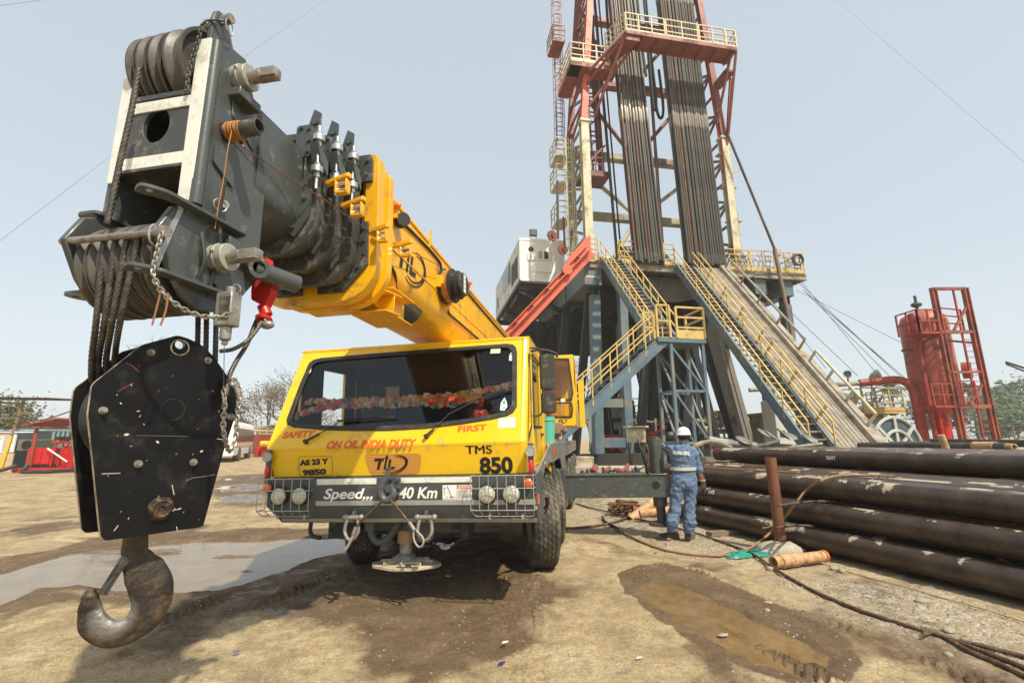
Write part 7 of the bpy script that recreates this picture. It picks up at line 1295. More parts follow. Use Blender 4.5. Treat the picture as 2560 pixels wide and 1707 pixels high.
for px, py, m, lb in ((1253, 1656, (.03, .03, .22), 'tiny purple wrapper on the ground near the bottom of the picture'), (1597, 1643, (.6, .5, .48), 'small white and red wrapper on the dry ground'), (1638, 1381, (.04, .05, .3), 'tiny blue wrapper near the curved rope'), (590, 1629, (.08, .07, .35), 'tiny blue wrapper on the damp ground near the hook'), (1262, 1604, (.6, .58, .5), 'flat scrap of white litter on the mud in front of the crane')):
    q = gnd(px, py, .012); b = MB(); b.prism([(-.028, -.01), (0, -.013), (.03, -.006), (.026, .008), (-.01, .012)], q, V(.9, .3, .05).normalized(), V(-.3, .9, .1).normalized(), V(0, 0, .002)); tag(b.build('litter', mat('litter', m, .4, bump=0), None), lb, 'litter')
# things standing on the crane deck
bk = thing('plastic_bucket', 'sea-green plastic bucket standing on the crane deck beside the cab', 'bucket', FT); b = MB(); b.lathe([(.0, 0), (.10, 0), (.115, .30), (.123, .30), (.123, .315), (.115, .32), (.118, .36), (.110, .36), (.106, .30), (.09, .02), (.0, .02)], (1.20, 2.42, 1.413), EZ, 28); b.build('bucket_body', M['green'], bk); b = MB(); b.torus((1.20, 2.42, 1.73), EZ, .118, .008, 28, 6); b.build('rim', M['green'], bk)
pb = thing('short_pipe', 'short tan pipe lying across the crane deck behind the bucket', 'pipe', FT); b = MB(); b.tube((1.28, 3.9, 1.52), (.75, 4.1, 1.52), .07, 20, hole=.045); b.build('pipe_body', M['tan'], pb)
rg = thing('sack_heap', 'brown sacking heaped on the crane deck behind the bucket', 'sacking', FT); b = MB(); random.seed(3)
for k in range(6): b.ball((1.0 + random.uniform(-.15, .25), 3.4 + .25 * k, 1.50 + random.uniform(0, .14)), .14, 10, 7, (1, 1, .8), .3)
b.build('cloth', mat('brown_sack', (.20, .13, .08), .9, var=.4, sc=14, bump=.5), rg)
# ================================================================ WORKER
WY = 7.36
def wp(px, py, Y=WY): return at(px, py, Y)
worker = thing('person', 'person in blue coverall and white helmet seen from behind, one hand on the outrigger jack', 'person', loc=(2.53, WY, 0)); WO = worker.location.copy()
def loft(b, rings, n=20):
    "rings: (centre, half width x, half depth y, twist axis tilt) stacked into a closed tube"
    P = []; m_ = len(rings)
    for c, rx, ry, ax in rings:
        ax = V(ax).normalized(); side = V(1, 0, 0); side = (side - ax * side.dot(ax)).normalized(); oth = ax.cross(side)
        for k in range(n): t = 2 * math.pi * k / n; P.append(V(c) - WO + side * (rx * math.cos(t)) + oth * (ry * math.sin(t)))
    b.add(P, [(i * n + k, i * n + (k + 1) % n, (i + 1) * n + (k + 1) % n, (i + 1) * n + k) for i in range(m_ - 1) for k in range(n)] + [tuple(range(n))[::-1], tuple(range((m_ - 1) * n, m_ * n))])
def limb(b, pts, n=16):
    "pts: (point, radius)"
    rings = []; 
    for i, (p, r) in enumerate(pts): a = pts[max(i - 1, 0)][0]; c = pts[min(i + 1, len(pts) - 1)][0]; rings.append((p, r, r, c - a))
    loft(b, rings, n)
UP_ = (0, 0, 1)
b = MB()
loft(b, [(wp(1708, 1104), .055, .055, UP_), (wp(1707, 1109), .085, .075, UP_), (wp(1706, 1116), .165, .10, UP_), (wp(1706, 1124), .205, .115, UP_), (wp(1707, 1138), .212, .125, UP_), (wp(1708, 1152), .195, .125, UP_), (wp(1709, 1166), .178, .118, UP_), (wp(1708, 1173), .170, .112, UP_), (wp(1709, 1182), .188, .125, UP_), (wp(1710, 1198), .205, .140, UP_), (wp(1711, 1212), .205, .145, UP_), (wp(1711, 1222), .18, .12, UP_)], 28)
for s, pts in ((-1, [((1695, 1208), .112), ((1693, 1225), .112), ((1690, 1245), .092), ((1688, 1262), .088), ((1685, 1285), .098), ((1681, 1302), .102), ((1679, 1318), .088), ((1681, 1330), .078)]), (1, [((1725, 1208), .112), ((1725, 1225), .110), ((1725, 1245), .094), ((1724, 1262), .088), ((1723, 1285), .094), ((1724, 1305), .102), ((1723, 1322), .088), ((1722, 1334), .078)])):
    limb(b, [(wp(x, y, WY - .03 * (i == 5)), r) for i, ((x, y), r) in enumerate(pts)], 18)
limb(b, [(wp(1728, 1122), .075), (wp(1736, 1134), .074), (wp(1741, 1150), .066), (wp(1745, 1165), .064), (wp(1748, 1176), .066), (wp(1749, 1182), .058)])
limb(b, [(wp(1684, 1122), .075), (wp(1676, 1122, WY + .04), .072), (wp(1669, 1122, WY + .12), .064), (wp(1663, 1120, WY + .20), .056), (wp(1659, 1115, WY + .27), .05)])
cov = b.build('coverall', mat('blue_coverall', (.105, .160, .262), .85, var=.10, sc=4, d=(.13, .145, .16), damt=.30, dsc=3.0, bump=.35, bsc=22), worker)
rm = cov.modifiers.new('join', 'REMESH'); rm.mode = 'VOXEL'; rm.voxel_size = .011; rm.use_smooth_shade = True; sm_ = cov.modifiers.new('smooth', 'SMOOTH'); sm_.iterations = 5
tx = bpy.data.textures.new('folds', 'CLOUDS'); tx.noise_scale = .10; tx.noise_depth = 2; tx.noise_type = 'HARD_NOISE'; dm = cov.modifiers.new('folds', 'DISPLACE'); dm.texture = tx; dm.strength = .042; dm.mid_level = .5
tm = empty('fold_direction', (0, 0, 0)); bpy.data.objects.remove(tm)
b = MB()   # body: head, neck, forearms, hands
limb(b, [(wp(1708, 1116), .06), (wp(1708, 1106), .056), (wp(1708, 1100), .058)], 18)
hc = wp(1709, 1090); loft(b, [(hc + V(.0, 0, -.11), .045, .055, UP_), (hc + V(0, 0, -.085), .062, .075, UP_), (hc + V(0, 0, -.04), .072, .088, UP_), (hc + V(0, 0, .0), .076, .095, UP_), (hc + V(0, 0, .05), .074, .092, UP_), (hc + V(0, 0, .09), .055, .07, UP_), (hc + V(0, 0, .11), .02, .03, UP_)], 22)
for sx in (-1, 1): b.ball(hc + V(sx * .077, .0, -.025) - WO, .026, 10, 8, (.45, .8, 1.25))
b.ball(hc + V(.0, .10, -.03) - WO, .018, 8, 6, (.8, 1.2, 1.2)); b.ball(hc + V(0, .085, -.07) - WO, .02, 8, 6, (1.4, .6, .5))
limb(b, [(wp(1748, 1176), .046), (wp(1751, 1190), .044), (wp(1754, 1202), .036), (wp(1756, 1210), .032)])
limb(b, [(wp(1660, 1116, WY + .26), .038), (wp(1656, 1112, WY + .30), .034)])
hl = wp(1654, 1110, WY + .31)
loft(b, [(hl + V(.03, -.01, -.005), .026, .03, (-1, .3, .1)), (hl + V(-.01, .0, .0), .042, .018, (-1, .3, .1)), (hl + V(-.045, .01, -.005), .042, .015, (-1, .3, .1))], 12)
for k, (dy, L_) in enumerate(((-.03, .055), (-.01, .065), (.012, .06), (.032, .048))):
    q = hl + V(-.045, .01 + dy, -.004); limb(b, [(q, .0095), (q + V(-L_ * .45, 0, -.003), .009), (q + V(-L_ * .8, 0, -.016), .008), (q + V(-L_ * .95, 0, -.032), .007)], 8)
limb(b, [(hl + V(.0, -.035, -.01), .011), (hl + V(-.02, -.06, -.02), .010), (hl + V(-.045, -.068, -.035), .008)], 8)
bd = b.build('body', M['skin'], worker); rm = bd.modifiers.new('join', 'REMESH'); rm.mode = 'VOXEL'; rm.voxel_size = .005; rm.use_smooth_shade = True; s_ = bd.modifiers.new('s', 'SMOOTH'); s_.iterations = 2
b = MB(); loft(b, [(hc + V(0, -.012, -.065), .060, .062, UP_), (hc + V(0, -.012, -.03), .078, .088, UP_), (hc + V(0, -.010, .02), .080, .096, UP_)], 22); b.build('hair', mat('black_hair', (.012, .010, .009), .7, bump=.3, bsc=200), worker)
b = MB(); loft(b, [(hc + V(0, 0, .012), .106, .125, UP_), (hc + V(0, 0, .022), .112, .135, UP_), (hc + V(0, 0, .030), .104, .122, UP_), (hc + V(0, 0, .07), .098, .115, UP_), (hc + V(0, 0, .105), .083, .098, UP_), (hc + V(0, 0, .130), .055, .068, UP_), (hc + V(0, 0, .142), .02, .03, UP_)], 30); b.bar(hc + V(0, -.10, .09) - WO, hc + V(0, .10, .09) - WO, .03, .012) if False else None
hm = b.build('helmet', mat('white_helmet', (.78, .78, .75), .3, var=.03, bump=0, coat=.4), worker, ang=50); b = MB(); loft(b, [(hc + V(0, -.004, -.018), .092, .107, UP_), (hc + V(0, -.004, .016), .095, .112, UP_)], 26); b.build('helmet_harness', M['rubber'], hm); b = MB(); b.torus(hc + V(0, .0, -.028) - WO, (0, .2, 1), .086, .006, 24, 6); b.build('strap', M['rubber'], hm)
# reflective belt, collar, glove, boots, lettering
b = MB(); loft(b, [(wp(1708, 1167), .196, .138, UP_), (wp(1708, 1175), .194, .136, UP_)], 40); bl = b.build('reflective_belt', mat('reflective_tape', (.52, .54, .46), .4, var=.1, sc=20), cov, ang=60)
b = MB(); loft(b, [(wp(1708, 1107), .074, .076, UP_), (wp(1708, 1101), .070, .072, UP_)], 22); b.build('collar', M['blue'] if False else cov.data.materials[0], cov)
b = MB(); g0 = wp(1756, 1208); limb(b, [(g0 + V(0, 0, .05), .047), (g0 + V(.005, 0, 0), .044), (g0 + V(.008, 0, -.03), .046), (g0 + V(.010, 0, -.075), .044)], 14)
for k, (dy, L_) in enumerate(((-.03, .07), (-.01, .085), (.012, .08), (.032, .06))): q = g0 + V(.012, dy, -.075); limb(b, [(q, .0135), (q + V(.004, 0, -L_ * .45), .0125), (q + V(-.006, 0, -L_ * .8), .012), (q + V(-.018, 0, -L_), .010)], 8)
limb(b, [(g0 + V(-.02, -.03, -.04), .014), (g0 + V(-.04, -.04, -.075), .013), (g0 + V(-.042, -.035, -.105), .011)], 8)
gv = b.build('glove', mat('dark_work_glove', (.045, .045, .045), .8, var=.3, sc=20, bump=.3), worker); rm = gv.modifiers.new('join', 'REMESH'); rm.mode = 'VOXEL'; rm.voxel_size = .005; rm.use_smooth_shade = True
b = MB(); limb(b, [(g0 + V(-.002, 0, .055), .050), (g0 + V(.0, 0, .035), .050)], 14); b.build('glove_cuff', M['tan'], gv)
for (px, py), dr in (((1681, 1338), V(-.75, .65, 0)), ((1723, 1342), V(.62, .78, 0))):
    c = gnd(px, py + 6); dr.normalize(); sd = V(dr.y, -dr.x, 0); b = MB(); P = []
    for t, w_, h0, h1 in ((-.10, .030, 0, .07), (-.08, .044, 0, .12), (-.02, .046, 0, .12), (.04, .044, 0, .085), (.11, .050, 0, .065), (.16, .042, 0, .05), (.185, .018, .0, .03)):
        for k in range(12): a = math.pi * k / 11; P.append(c - WO + dr * t + sd * (w_ * math.cos(a)) + V(0, 0, h0 + (h1 - h0) * math.sin(a) ** .6))
    b.add(P, [(i * 12 + k, i * 12 + (k + 1) % 12, (i + 1) * 12 + (k + 1) % 12, (i + 1) * 12 + k) for i in range(6) for k in range(12)] + [tuple(range(12)), tuple(range(72, 84))[::-1]]); b.build('shoe', mat('worn_brown_shoe', (.13, .085, .065), .8, var=.3, sc=14, bump=.2), worker)
t0 = wp(1685.5, 1135, WY - .148); t1 = wp(1726, 1138, WY - .148)
lt = text('back_lettering', 'OIL INDIA LIMITED', .05, t0 - WO, t1 - t0, EZ, M['paint'], cov, bold=.0015, wid=(t1 - t0).length, hei=.052, ext=.002)
cxw = (wp(1706, 1130) - WO).x
for p in lt.data.vertices: p.co.y = -(.142) * math.sqrt(max(.05, 1 - ((p.co.x - cxw) / .225) ** 2)) + (p.co.y - (t0 - WO).y)
# ================================================================ BACKGROUND
def lf(name, label, cat, px, py, Y, yaw=0, group=None, z=None):
    p = at(px, py, Y); p.z = 0 if z is None else z; o = thing(name, label, cat, loc=tuple(p), rot=(0, 0, yaw), group=group); return o
# gas separator: leaning look comes from the lens; it stands plumb
W0 = V(22.3, 24, 0); sep = thing('separator_vessel', 'tall red pressure vessel with pipes standing in a red ladder frame', 'vessel', loc=tuple(W0))
b = MB(); b.lathe([(.0, 2.55), (.5, 2.62), (.9, 2.85), (1.02, 3.25), (1.02, 7.4), (.9, 7.75), (.5, 8.0), (.0, 8.05)], (-.35, .2, 0), EZ, 32); sred = mat('faded_red_vessel', (.42, .10, .062), .5, var=.22, sc=.9, d=(.16, .06, .045), damt=.3, dsc=1.6, bump=.04); b.build('tank', sred, sep, ang=50)
b = MB()
for x, y in ((-.9, -.3), (.2, -.3), (.35, .6), (-.8, .7)): b.tube((x, y, 0), (x, y, 3.2), .11, 12)
b.tube((-.35, .2, 0), (-.35, .2, 2.7), .28, 16); b.build('leg', M['redbright'], sep)
b = MB(); b.path(smooth([(-4.0, .5, 4.25), (-3.0, .3, 4.35), (-2.2, .2, 4.38), (-1.75, .1, 4.1), (-1.65, 0, 3.4), (-1.6, 0, 1.0), (-1.5, 0, .6), (-1.2, 0, .45)]), .20, 16); b.build('inlet_pipe', M['red'], sep); b = MB(); b.tube((-9.5, 1.2, 4.0), (-4.0, .5, 4.25), .12, 12); b.build('feed_pipe', M['rampst'], sep)
b = MB(); b.lathe([(.10, .6), (.10, 6.3), (.18, 6.4), (.28, 6.7), (.28, 7.6), (.2, 7.75), (.0, 7.8)], (-1.42, -.5, 0), EZ, 18); b.tube((-1.3, -.5, 7.2), (-.9, -.1, 7.3), .12, 12); b.build('vent_pipe', M['red'], sep)
b = MB(); b.tube((.55, -.5, 4.75), (.75, -.72, 4.75), .42, 24)
for k in range(16): a = 2 * math.pi * k / 16; b.ball((.76, -.73 + 0, 4.75), .001); b.bolt(V(.76, -.74, 4.75) + V(.25 * math.cos(a), .25 * math.cos(a), .36 * math.sin(a)), (.67, -.74, 0), .03, .05)
b.build('manhole', M['red'], sep, ang=30); b = MB(); b.ball((-.6, .1, 8.4), .25, 10, 8, (1, 1, .6)); b.tube((-.6, .1, 8.0), (-.6, .1, 8.9), .07, 10); b.build('top_valve', M['greydk'], sep)
b = MB(); x0, x1, yf, yb = .15, 1.75, -1.6, -.9
for x in (x0, x1):
    b.chan((x, yf, 0), (x, yf, 9.3), .2, .24, .04, EX)
b.bar((x0, yf, 9.25), (x1, yf, 9.25), .14, .14); b.bar((x0, yf, 6.9), (x1, yf, 6.9), .16, .16); b.bar((x0, yf, 4.8), (x1, yf, 4.8), .12); b.bar((x0, yf, 3.05), (x1, yf, 3.05), .18, .18); b.bar((x1 - .1, yf, .05), (x1 - .5, yf, .9), .12); b.bar((x1 - .1, yf, .05), (x1 + .2, yf, .05), .12)
b.bar((.8, yf, 7.0), (x1, yf, 8.4), .1); b.bar((.75, yf, 3.1), (x1, yf, 4.3), .1); b.bar((x0, yf, 6.8), (-.6, .0, 6.2), .12); b.bar((x1, yf, 6.3), (.6, -.4, 6.8), .1); b.bar((x0, yf, .1), (-.6, yf, 1.0), .1)
fr1 = b.build('ladder_frame', mat('rusty_red_frame', (.32, .085, .052), .55, var=.35, sc=1, d=(.10, .05, .035), damt=.45, dsc=1.2), sep)
b = MB(); b.bar((1.15, yf, .3), (1.15, yf, 9.2), .07)
for k in range(20): b.bar((1.15, yf, .6 + k * .31), (x1, yf, .6 + k * .31), .03)
b.build('ladder', M['red'], fr1); b = MB(); b.bx(-.9, .3, -1.7, -.7, 6.8, 6.9); b.bx(-.9, .3, -1.7, -.7, 3.0, 3.1); rails(b, (-.95, -1.65, 6.9), (-.95, -.4, 6.9), 1.2, 2, 2, .03, False); rails(b, (-.95, -1.65, 6.9), (.1, -1.65, 6.9), 1.2, 2, 2, .03, False); rails(b, (.3, -1.6, 7), (1.7, -1.2, 7.0), 1.2, 1, 3, .03, False); rails(b, (-.9, -1.65, 3.1), (.1, -1.65, 3.1), 1.1, 2, 2, .03, False); rails(b, (.3, -1.9, 3.1), (.95, -1.9, 3.1), 1.2, 1, 3, .03, False); b.build('access_platform', M['red'], fr1)
b = MB(); b.path(smooth([V(1.7, -1.6, 5.0), V(4, -1, 4.6), V(9, 0, 4.2), V(14, 1, 4.3)]), .05, 6); b.path(smooth([V(1.7, -1.6, 4.9), V(4, -1, 4.4), V(9, 0, 4.0), V(14, 1, 4.1)]), .04, 6); fr1.location.x = -1.3; fr1.scale.z = .945
tag(b.build('cable_bundle', M['rubber'], None), 'black cable bundle sagging from the red ladder frame to the right edge', 'cable').location = W0
# mud tank with its railed platform and motors
mt = thing('mud_tank', 'beige mud tank with a railed yellow platform and motors on top', 'mud tank', loc=(18.6, 27.5, 0), rot=(0, 0, .12)); b = MB(); b.bx(-3.2, 3.4, 0, 3, 0, 2.75); b.bx(-3.4, 3.8, -.6, 3.2, 2.75, 2.95)
for k in range(9): b.bx(-3.0 + k * .78, -2.9 + k * .78, -.05, 0, .1, 2.7)
b.build('tank_body', mat('beige_tank', (.40, .35, .24), .6, var=.2, sc=.8, d=(.2, .16, .1), damt=.4, dsc=1), mt, bevel=.02)
b = MB(); b.bx(1.3, 3.9, -.9, -.2, 2.8, 3.0); b.bx(1.3, 3.9, -.93, -.9, 2.95, 3.15); b.bx(-3.3, -1.6, -.9, -.8, 2.95, 3.2); p_ = b.build('platform_edge', M['ryellow'], mt); b = MB(); rails(b, (1.3, -.9, 3.0), (3.9, -.9, 3.0), 1.25, 3, 3, .035, False); rails(b, (1.3, -.9, 3.0), (.6, 0, 3.0), 1.2, 1, 3, .03, False); rails(b, (3.9, -.9, 3), (3.9, 1.5, 3), 1.2, 2, 3, .03, False); b.build('platform_railing', mat('dull_cream_rail', (.46, .38, .2), .6, var=.2), mt)
random.seed(6); b = MB()
for k in range(16): x = -3 + k * .42; b.tube((x, .6, 3.1 + random.random() * .5), (x + random.uniform(.2, .5), .4, 3.2 + random.random() * .9), random.uniform(.08, .26), 12)
for k in range(10): x = -3 + k * .7; b.bar((x, .5, 3), (x + random.uniform(-.3, .3), .5, 3.4 + random.random() * .9), .07)
b.path(smooth([(-3.5, -.2, 3.6), (-2.8, -.3, 3.9), (-2.0, -.3, 3.8), (-1.5, -.4, 3.2)]), .12, 10); b.build('agitator_motor', mat('grey_brown_machinery', (.21, .18, .145), .6, var=.5, sc=3, bump=.2), mt, ang=40)
b = MB(); b.box((-1.2, .2, 3.5), (1.0, .8, .75)); b.build('green_box', mat('dark_green_box', (.03, .10, .07), .5), mt, bevel=.03); b = MB(); b.path(smooth([(-2.2, -.2, 3.0), (-1.9, -.2, 4.8), (-1.6, -.2, 5.0), (-1.3, -.2, 4.8)]), .04, 8); b.box((-2.0, -.2, 4.6), (.5, .2, .25)); b.tube((1.7, .3, 4.2), (1.7, .3, 5.2), .05, 8); b.tube((3.2, .3, 3.9), (3.2, .3, 5.1), .06, 8); b.build('lamp_pole', M['galv'], mt)
for x, s in ((1.75, .22), (3.1, .36)): b = MB(); b.lathe([(.05, 0), (s * .5, .1), (s, .45), (s * .95, .45), (.1, .2)], (x, .2, 5.05), (-.6 if s < .3 else .9, -.4, .2), 18); b.build('lamp_bowl', M['galv'], mt)
b = MB()
for x in (-2.3, .9, 3.3): b.bx(x, x + .16, -.7, -.5, 0, 2.8)
b.build('platform_post', mat('olive_post', (.30, .29, .17), .6), mt)
rl = thing('cable_drum', 'large blue-grey cable drum with spoked pale rims at the foot of the ramp', 'cable drum', loc=(14.6, 18.2, 0), rot=(0, 0, .25)); b = MB()
for y, m in ((0, 0), (1.3, 0)): b.lathe([(.3, -.05), (1.25, -.05), (1.25, .05), (.3, .05)], (0, y, 1.0), EY, 40)
b.tube((0, .1, 1.0), (0, 1.2, 1.0), .9, 32); b.build('flange', mat('drum_blue_grey', (.06, .085, .11), .6, var=.3, sc=1), rl, ang=30); b = MB(); b.torus((0, -.08, 1.0), EY, 1.22, .06, 40, 6); b.torus((0, -.12, 1.0), EY, .72, .06, 36, 6)
for k in range(8): a = 2 * math.pi * k / 8; b.bar((.3 * math.cos(a), -.1, 1 + .3 * math.sin(a)), (1.2 * math.cos(a), -.1, 1 + 1.2 * math.sin(a)), .12, .06, EY)
b.build('spoked_rim', mat('pale_drum_rim', (.42, .44, .40), .5, var=.2), rl); b = MB(); b.tube((-.5, -.6, .5), (-.5, .1, .5), .3, 20); b.bar((.15, -.5, 0), (.0, -.3, 1.1), .14); b.bar((-.5, -.6, 0), (.9, -.6, .1), .3); b.build('drum_stand', M['cabinw'], rl)
# clutter seen through and around the rig's legs
lf0 = thing('white_tank', 'white horizontal tank standing behind the blue rig columns', 'tank', loc=(7.6, 34, 0)); b = MB(); b.tube((-2.0, 0, 2.1), (3.4, 0, 2.1), 1.05, 28); b.build('shell', M['cabinw'], lf0, bevel=.05); b = MB(); b.bx(-2, 3.4, -1.2, -1.1, 3.15, 3.25); rails(b, (-2, -1.1, 3.2), (3.4, -1.1, 3.2), 1.0, 6, 2, .03, False); b.build('top_walkway', M['ryellow'], lf0); b = MB(); b.bx(-1.6, -1.2, -.6, .6, 0, 1.2); b.bx(2.2, 2.6, -.6, .6, 0, 1.2); b.box((0, -1.6, .9), (1.5, .5, 1.4)); b.build('saddle', M['rampst'], lf0)
pl = thing('pump_platform', 'yellow railed platform with blue and white pump gear behind the rig legs', 'platform', loc=(12.6, 33, 0)); b = MB(); b.bx(-2.6, 3.2, 0, 3, 1.9, 2.1); b.bx(-2.6, 3.2, -.05, 0, 1.75, 2.1); b.build('platform_deck', M['ryellow'], pl); b = MB(); rails(b, (-2.6, 0, 2.1), (3.2, 0, 2.1), 1.2, 9, 3, .035, False); rails(b, (-1.4, 1.6, 2.1), (1, 1.6, 4.0), 1.1, 5, 2, .035, False); b.build('platform_railing', M['ryellow'], pl); random.seed(5)
for nm, c, k0 in (('blue_pump', (.03, .17, .35), 5), ('pale_pump', (.5, .48, .4), 7), ('dark_machine', (.06, .06, .055), 9)):
    b = MB()
    for k in range(k0): b.box((random.uniform(-2.3, 2.8), random.uniform(.4, 2), random.uniform(2.2, 3.3)), (random.uniform(.2, .7), .4, random.uniform(.2, .8))); b.tube((random.uniform(-2.3, 2.8), .3, 2.2), (random.uniform(-2.3, 2.8), .5, 3.2), .08, 8)
    b.build(nm, mat(nm, c, .5, var=.3), pl, bevel=.02)
b = MB(); b.tube((.4, 1, 3.0), (.4, 1, 4.9), .35, 16); b.ball((.4, 1, 4.9), .55, 14, 9, (1, 1, .7)); b.build('blue_vessel', mat('sky_blue_vessel', (.05, .28, .5), .4), pl, ang=50); b = MB()
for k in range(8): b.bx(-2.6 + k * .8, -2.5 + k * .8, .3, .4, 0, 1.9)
b.bx(-2.4, 3, 1, 2.8, .1, 1.5); b.build('tank_under', mat('brown_tank', (.14, .12, .09), .7, var=.3), pl)  # tank below the platform deck, plain brown with random tone
lt2 = thing('white_locker', 'white locker box with a slotted door behind the ramp stairs', 'locker', loc=(12.6, 23, 0)); b = MB(); b.bx(.2, 1.2, 0, 1.2, 1.0, 3.3); b.build('box', mat('dirty_white_box', (.55, .55, .48), .6, var=.15, sc=1), lt2, bevel=.03); b = MB(); b.bx(.35, .6, -.02, 0, 1.5, 1.8); b.build('slot', M['greydk'], lt2)
mc = thing('valve_manifold', 'greasy grey valve manifold lying between the ramp foot and the casing', 'manifold', loc=(8.2, 15.2, 0)); random.seed(12); b = MB()
for k in range(16): b.tube((random.uniform(-2.0, 2.2), random.uniform(-.4, .4), random.uniform(.9, 1.25)), (random.uniform(-2.0, 2.2), random.uniform(-.4, .4), random.uniform(.9, 1.45)), random.uniform(.04, .13), 10)
for k in range(8): b.lathe([(.22, 0), (.26, .03), (.22, .06)], (random.uniform(-1.5, 1.6), 0, random.uniform(1.3, 1.6)), (random.random(), -.5, 1), 14)
b.bx(-2.2, 2.4, -.3, .5, .5, .9); b.build('pipes_and_valves', mat('greasy_grey', (.2, .2, .17), .5, .3, var=.5, sc=4), mc, ang=40)
b = MB(); b.path(smooth([(5.0, 14.3, .5), (5.3, 14, 1.2), (5.8, 14, 1.38), (6.2, 14, 1.30), (6.7, 14, .98), (7.2, 13.8, .6)]), .07, 10); tag(b.build('grey_hose', M['rampst'], None), 'thick grey hose arching up behind the worker towards the casing stack', 'hose')
red_gear = thing('red_tools', 'heap of red and dark tools on the low wall behind the outrigger', 'tools', loc=(2.8, 12.7, -.3)); random.seed(15); b = MB()
for k in range(9): x = random.uniform(-.7, .5); b.tube((x, 0, random.uniform(.75, .95)), (x + random.uniform(-.3, .3), .2, random.uniform(.8, 1.1)), random.uniform(.03, .08), 8)
b.build('red_pieces', M['mastred'], red_gear); b = MB()
for k in range(12): x = random.uniform(-.9, .7); b.tube((x, 0, random.uniform(.7, 1.0)), (x + random.uniform(-.3, .3), -.1, random.uniform(.8, 1.1)), random.uniform(.02, .07), 8)
b.build('dark_pieces', M['greydk'], red_gear)
kb = thing('concrete_kerb', 'low whitish concrete kerb wall behind the outrigger beam', 'kerb', loc=(3.2, 14, 0)); b = MB(); b.bx(-2.0, 1.6, -.9, -.4, 0, .74); b.build('wall', M['conc'], kb, bevel=.03)
b = MB(); b.box((2.0, 15.0, .5), (1.0, .6, .9)); b.tube((1.6, 14.6, .5), (2.4, 14.6, .5), .42, 20); tag(b.build('dented_tank', mat('khaki_tank', (.30, .24, .15), .5, .2, var=.3, sc=2, d=(.1, .09, .08), damt=.4), None, bevel=.04), 'khaki rounded tank standing behind the crane wheels', 'tank')
jb = thing('junction_box', 'small pale junction box on legs with hanging wires under the rig', 'junction box', loc=(5.45, 21, -.75)); b = MB(); b.box((0, 0, 2.35), (.75, .5, .6)); b.box((0, 0, 2.72), (1.0, .7, .08)); b.build('box', M['cream'], jb, bevel=.03); b = MB()
for x in (-.35, .35): b.bar((x, 0, 0), (x, 0, 2.1), .06)
for k in range(6): x = -.5 + .2 * k; b.path(smooth([(x, -.2, 2.1), (x + random.uniform(-.3, .3), -.3, 1.2), (x + random.uniform(-.3, .3), -.2, .5)]), .025, 6)
b.build('legs_and_wires', M['rustrope'], jb)
# red vehicle parts / generator behind landing tower
bg_ = thing('red_engine', 'red and black engine unit standing behind the blue landing tower', 'engine', loc=(8.0, 27, 0)); random.seed(19)
for nm, m, n_ in (('red_parts', M['redbright'], 12), ('dark_parts', M['greydk'], 16), ('pale_parts', M['cabinw'], 5)):
    b = MB()
    for k in range(n_): b.box((random.uniform(-1.8, 1.6), random.uniform(-.5, .5), random.uniform(.7, 2.4)), (random.uniform(.15, .6), .4, random.uniform(.15, .6))); b.tube((random.uniform(-1.8, 1.6), -.5, random.uniform(.7, 2.6)), (random.uniform(-1.8, 1.6), -.4, random.uniform(.7, 2.6)), .07, 8)
    b.build(nm, m, bg_, bevel=.02)
# grey sheeting of the pit, far fence
b = MB(); random.seed(31); NX = 60; rowsY = [30, 34, 38, 44, 52, 62]; vv = []
for j, y in enumerate(rowsY):
    for i in range(NX): x = 22 + i * 1.6; vv.append((x, y, (.1, .9, .65, .8, .55, 1.1)[j] + random.uniform(-.12, .12)))
b.add(vv, [(j * NX + i, j * NX + i + 1, (j + 1) * NX + i + 1, (j + 1) * NX + i) for j in range(len(rowsY) - 1) for i in range(NX - 1)]); tag(b.build('pit_sheeting', mat('grey_sheeting', (.26, .26, .245), .45, var=.2, sc=.5, bump=.3, bsc=2), None, ang=80), 'crumpled grey sheeting spread over the pit beyond the casing', 'sheeting')
fe = thing('wire_fence', 'rusty wire fence on posts in front of the trees at the right', 'fence'); b = MB()
for k in range(34): x = 60 + k * 2.4; b.bar((x, 66, .5), (x, 66, 3.0), .12)
for z in (.9, 1.5, 2.1, 2.8): b.bar((58, 66, z), (140, 66, z), .05)
b.build('posts_and_wires', mat('rusty_fence', (.16, .09, .06), .8), fe)
# ---- trees
barkm = mat('grey_brown_bark', (.15, .12, .095), .9, var=.3, sc=3)
def leafm(n, c, c2): return mat(n, c, .7, var=.4, sc=.9, bump=0, c2=c2)
LFG = leafm('green_leaves', (.035, .075, .025), (.09, .15, .045)); LFO = leafm('olive_leaves', (.09, .10, .035), (.18, .15, .06)); LFD = leafm('dusty_brown_twigs', (.17, .14, .09), (.26, .21, .15)); LFP = leafm('palm_leaves', (.03, .06, .03), (.06, .10, .04))
def branchy(b, p, d, L, r, dep, tips, spread=.6):
    q = p + d * L; m_ = (p + q) / 2 + V(random.uniform(-1, 1), random.uniform(-1, 1), random.uniform(-.3, .3)) * L * .07; b.path([p, m_, q], r, 5 if dep < 3 else 4, rs=[r, r * .85, r * .7])
    if dep == 0 or r < .008: tips.append(q); return
    for k in range(random.choice((2, 3, 3))):
        nd = (d + V(random.gauss(0, spread), random.gauss(0, spread), random.gauss(.12, spread * .55))).normalized(); branchy(b, q if k < 2 else m_, nd, L * random.uniform(.62, .82), r * .62, dep - 1, tips, spread)
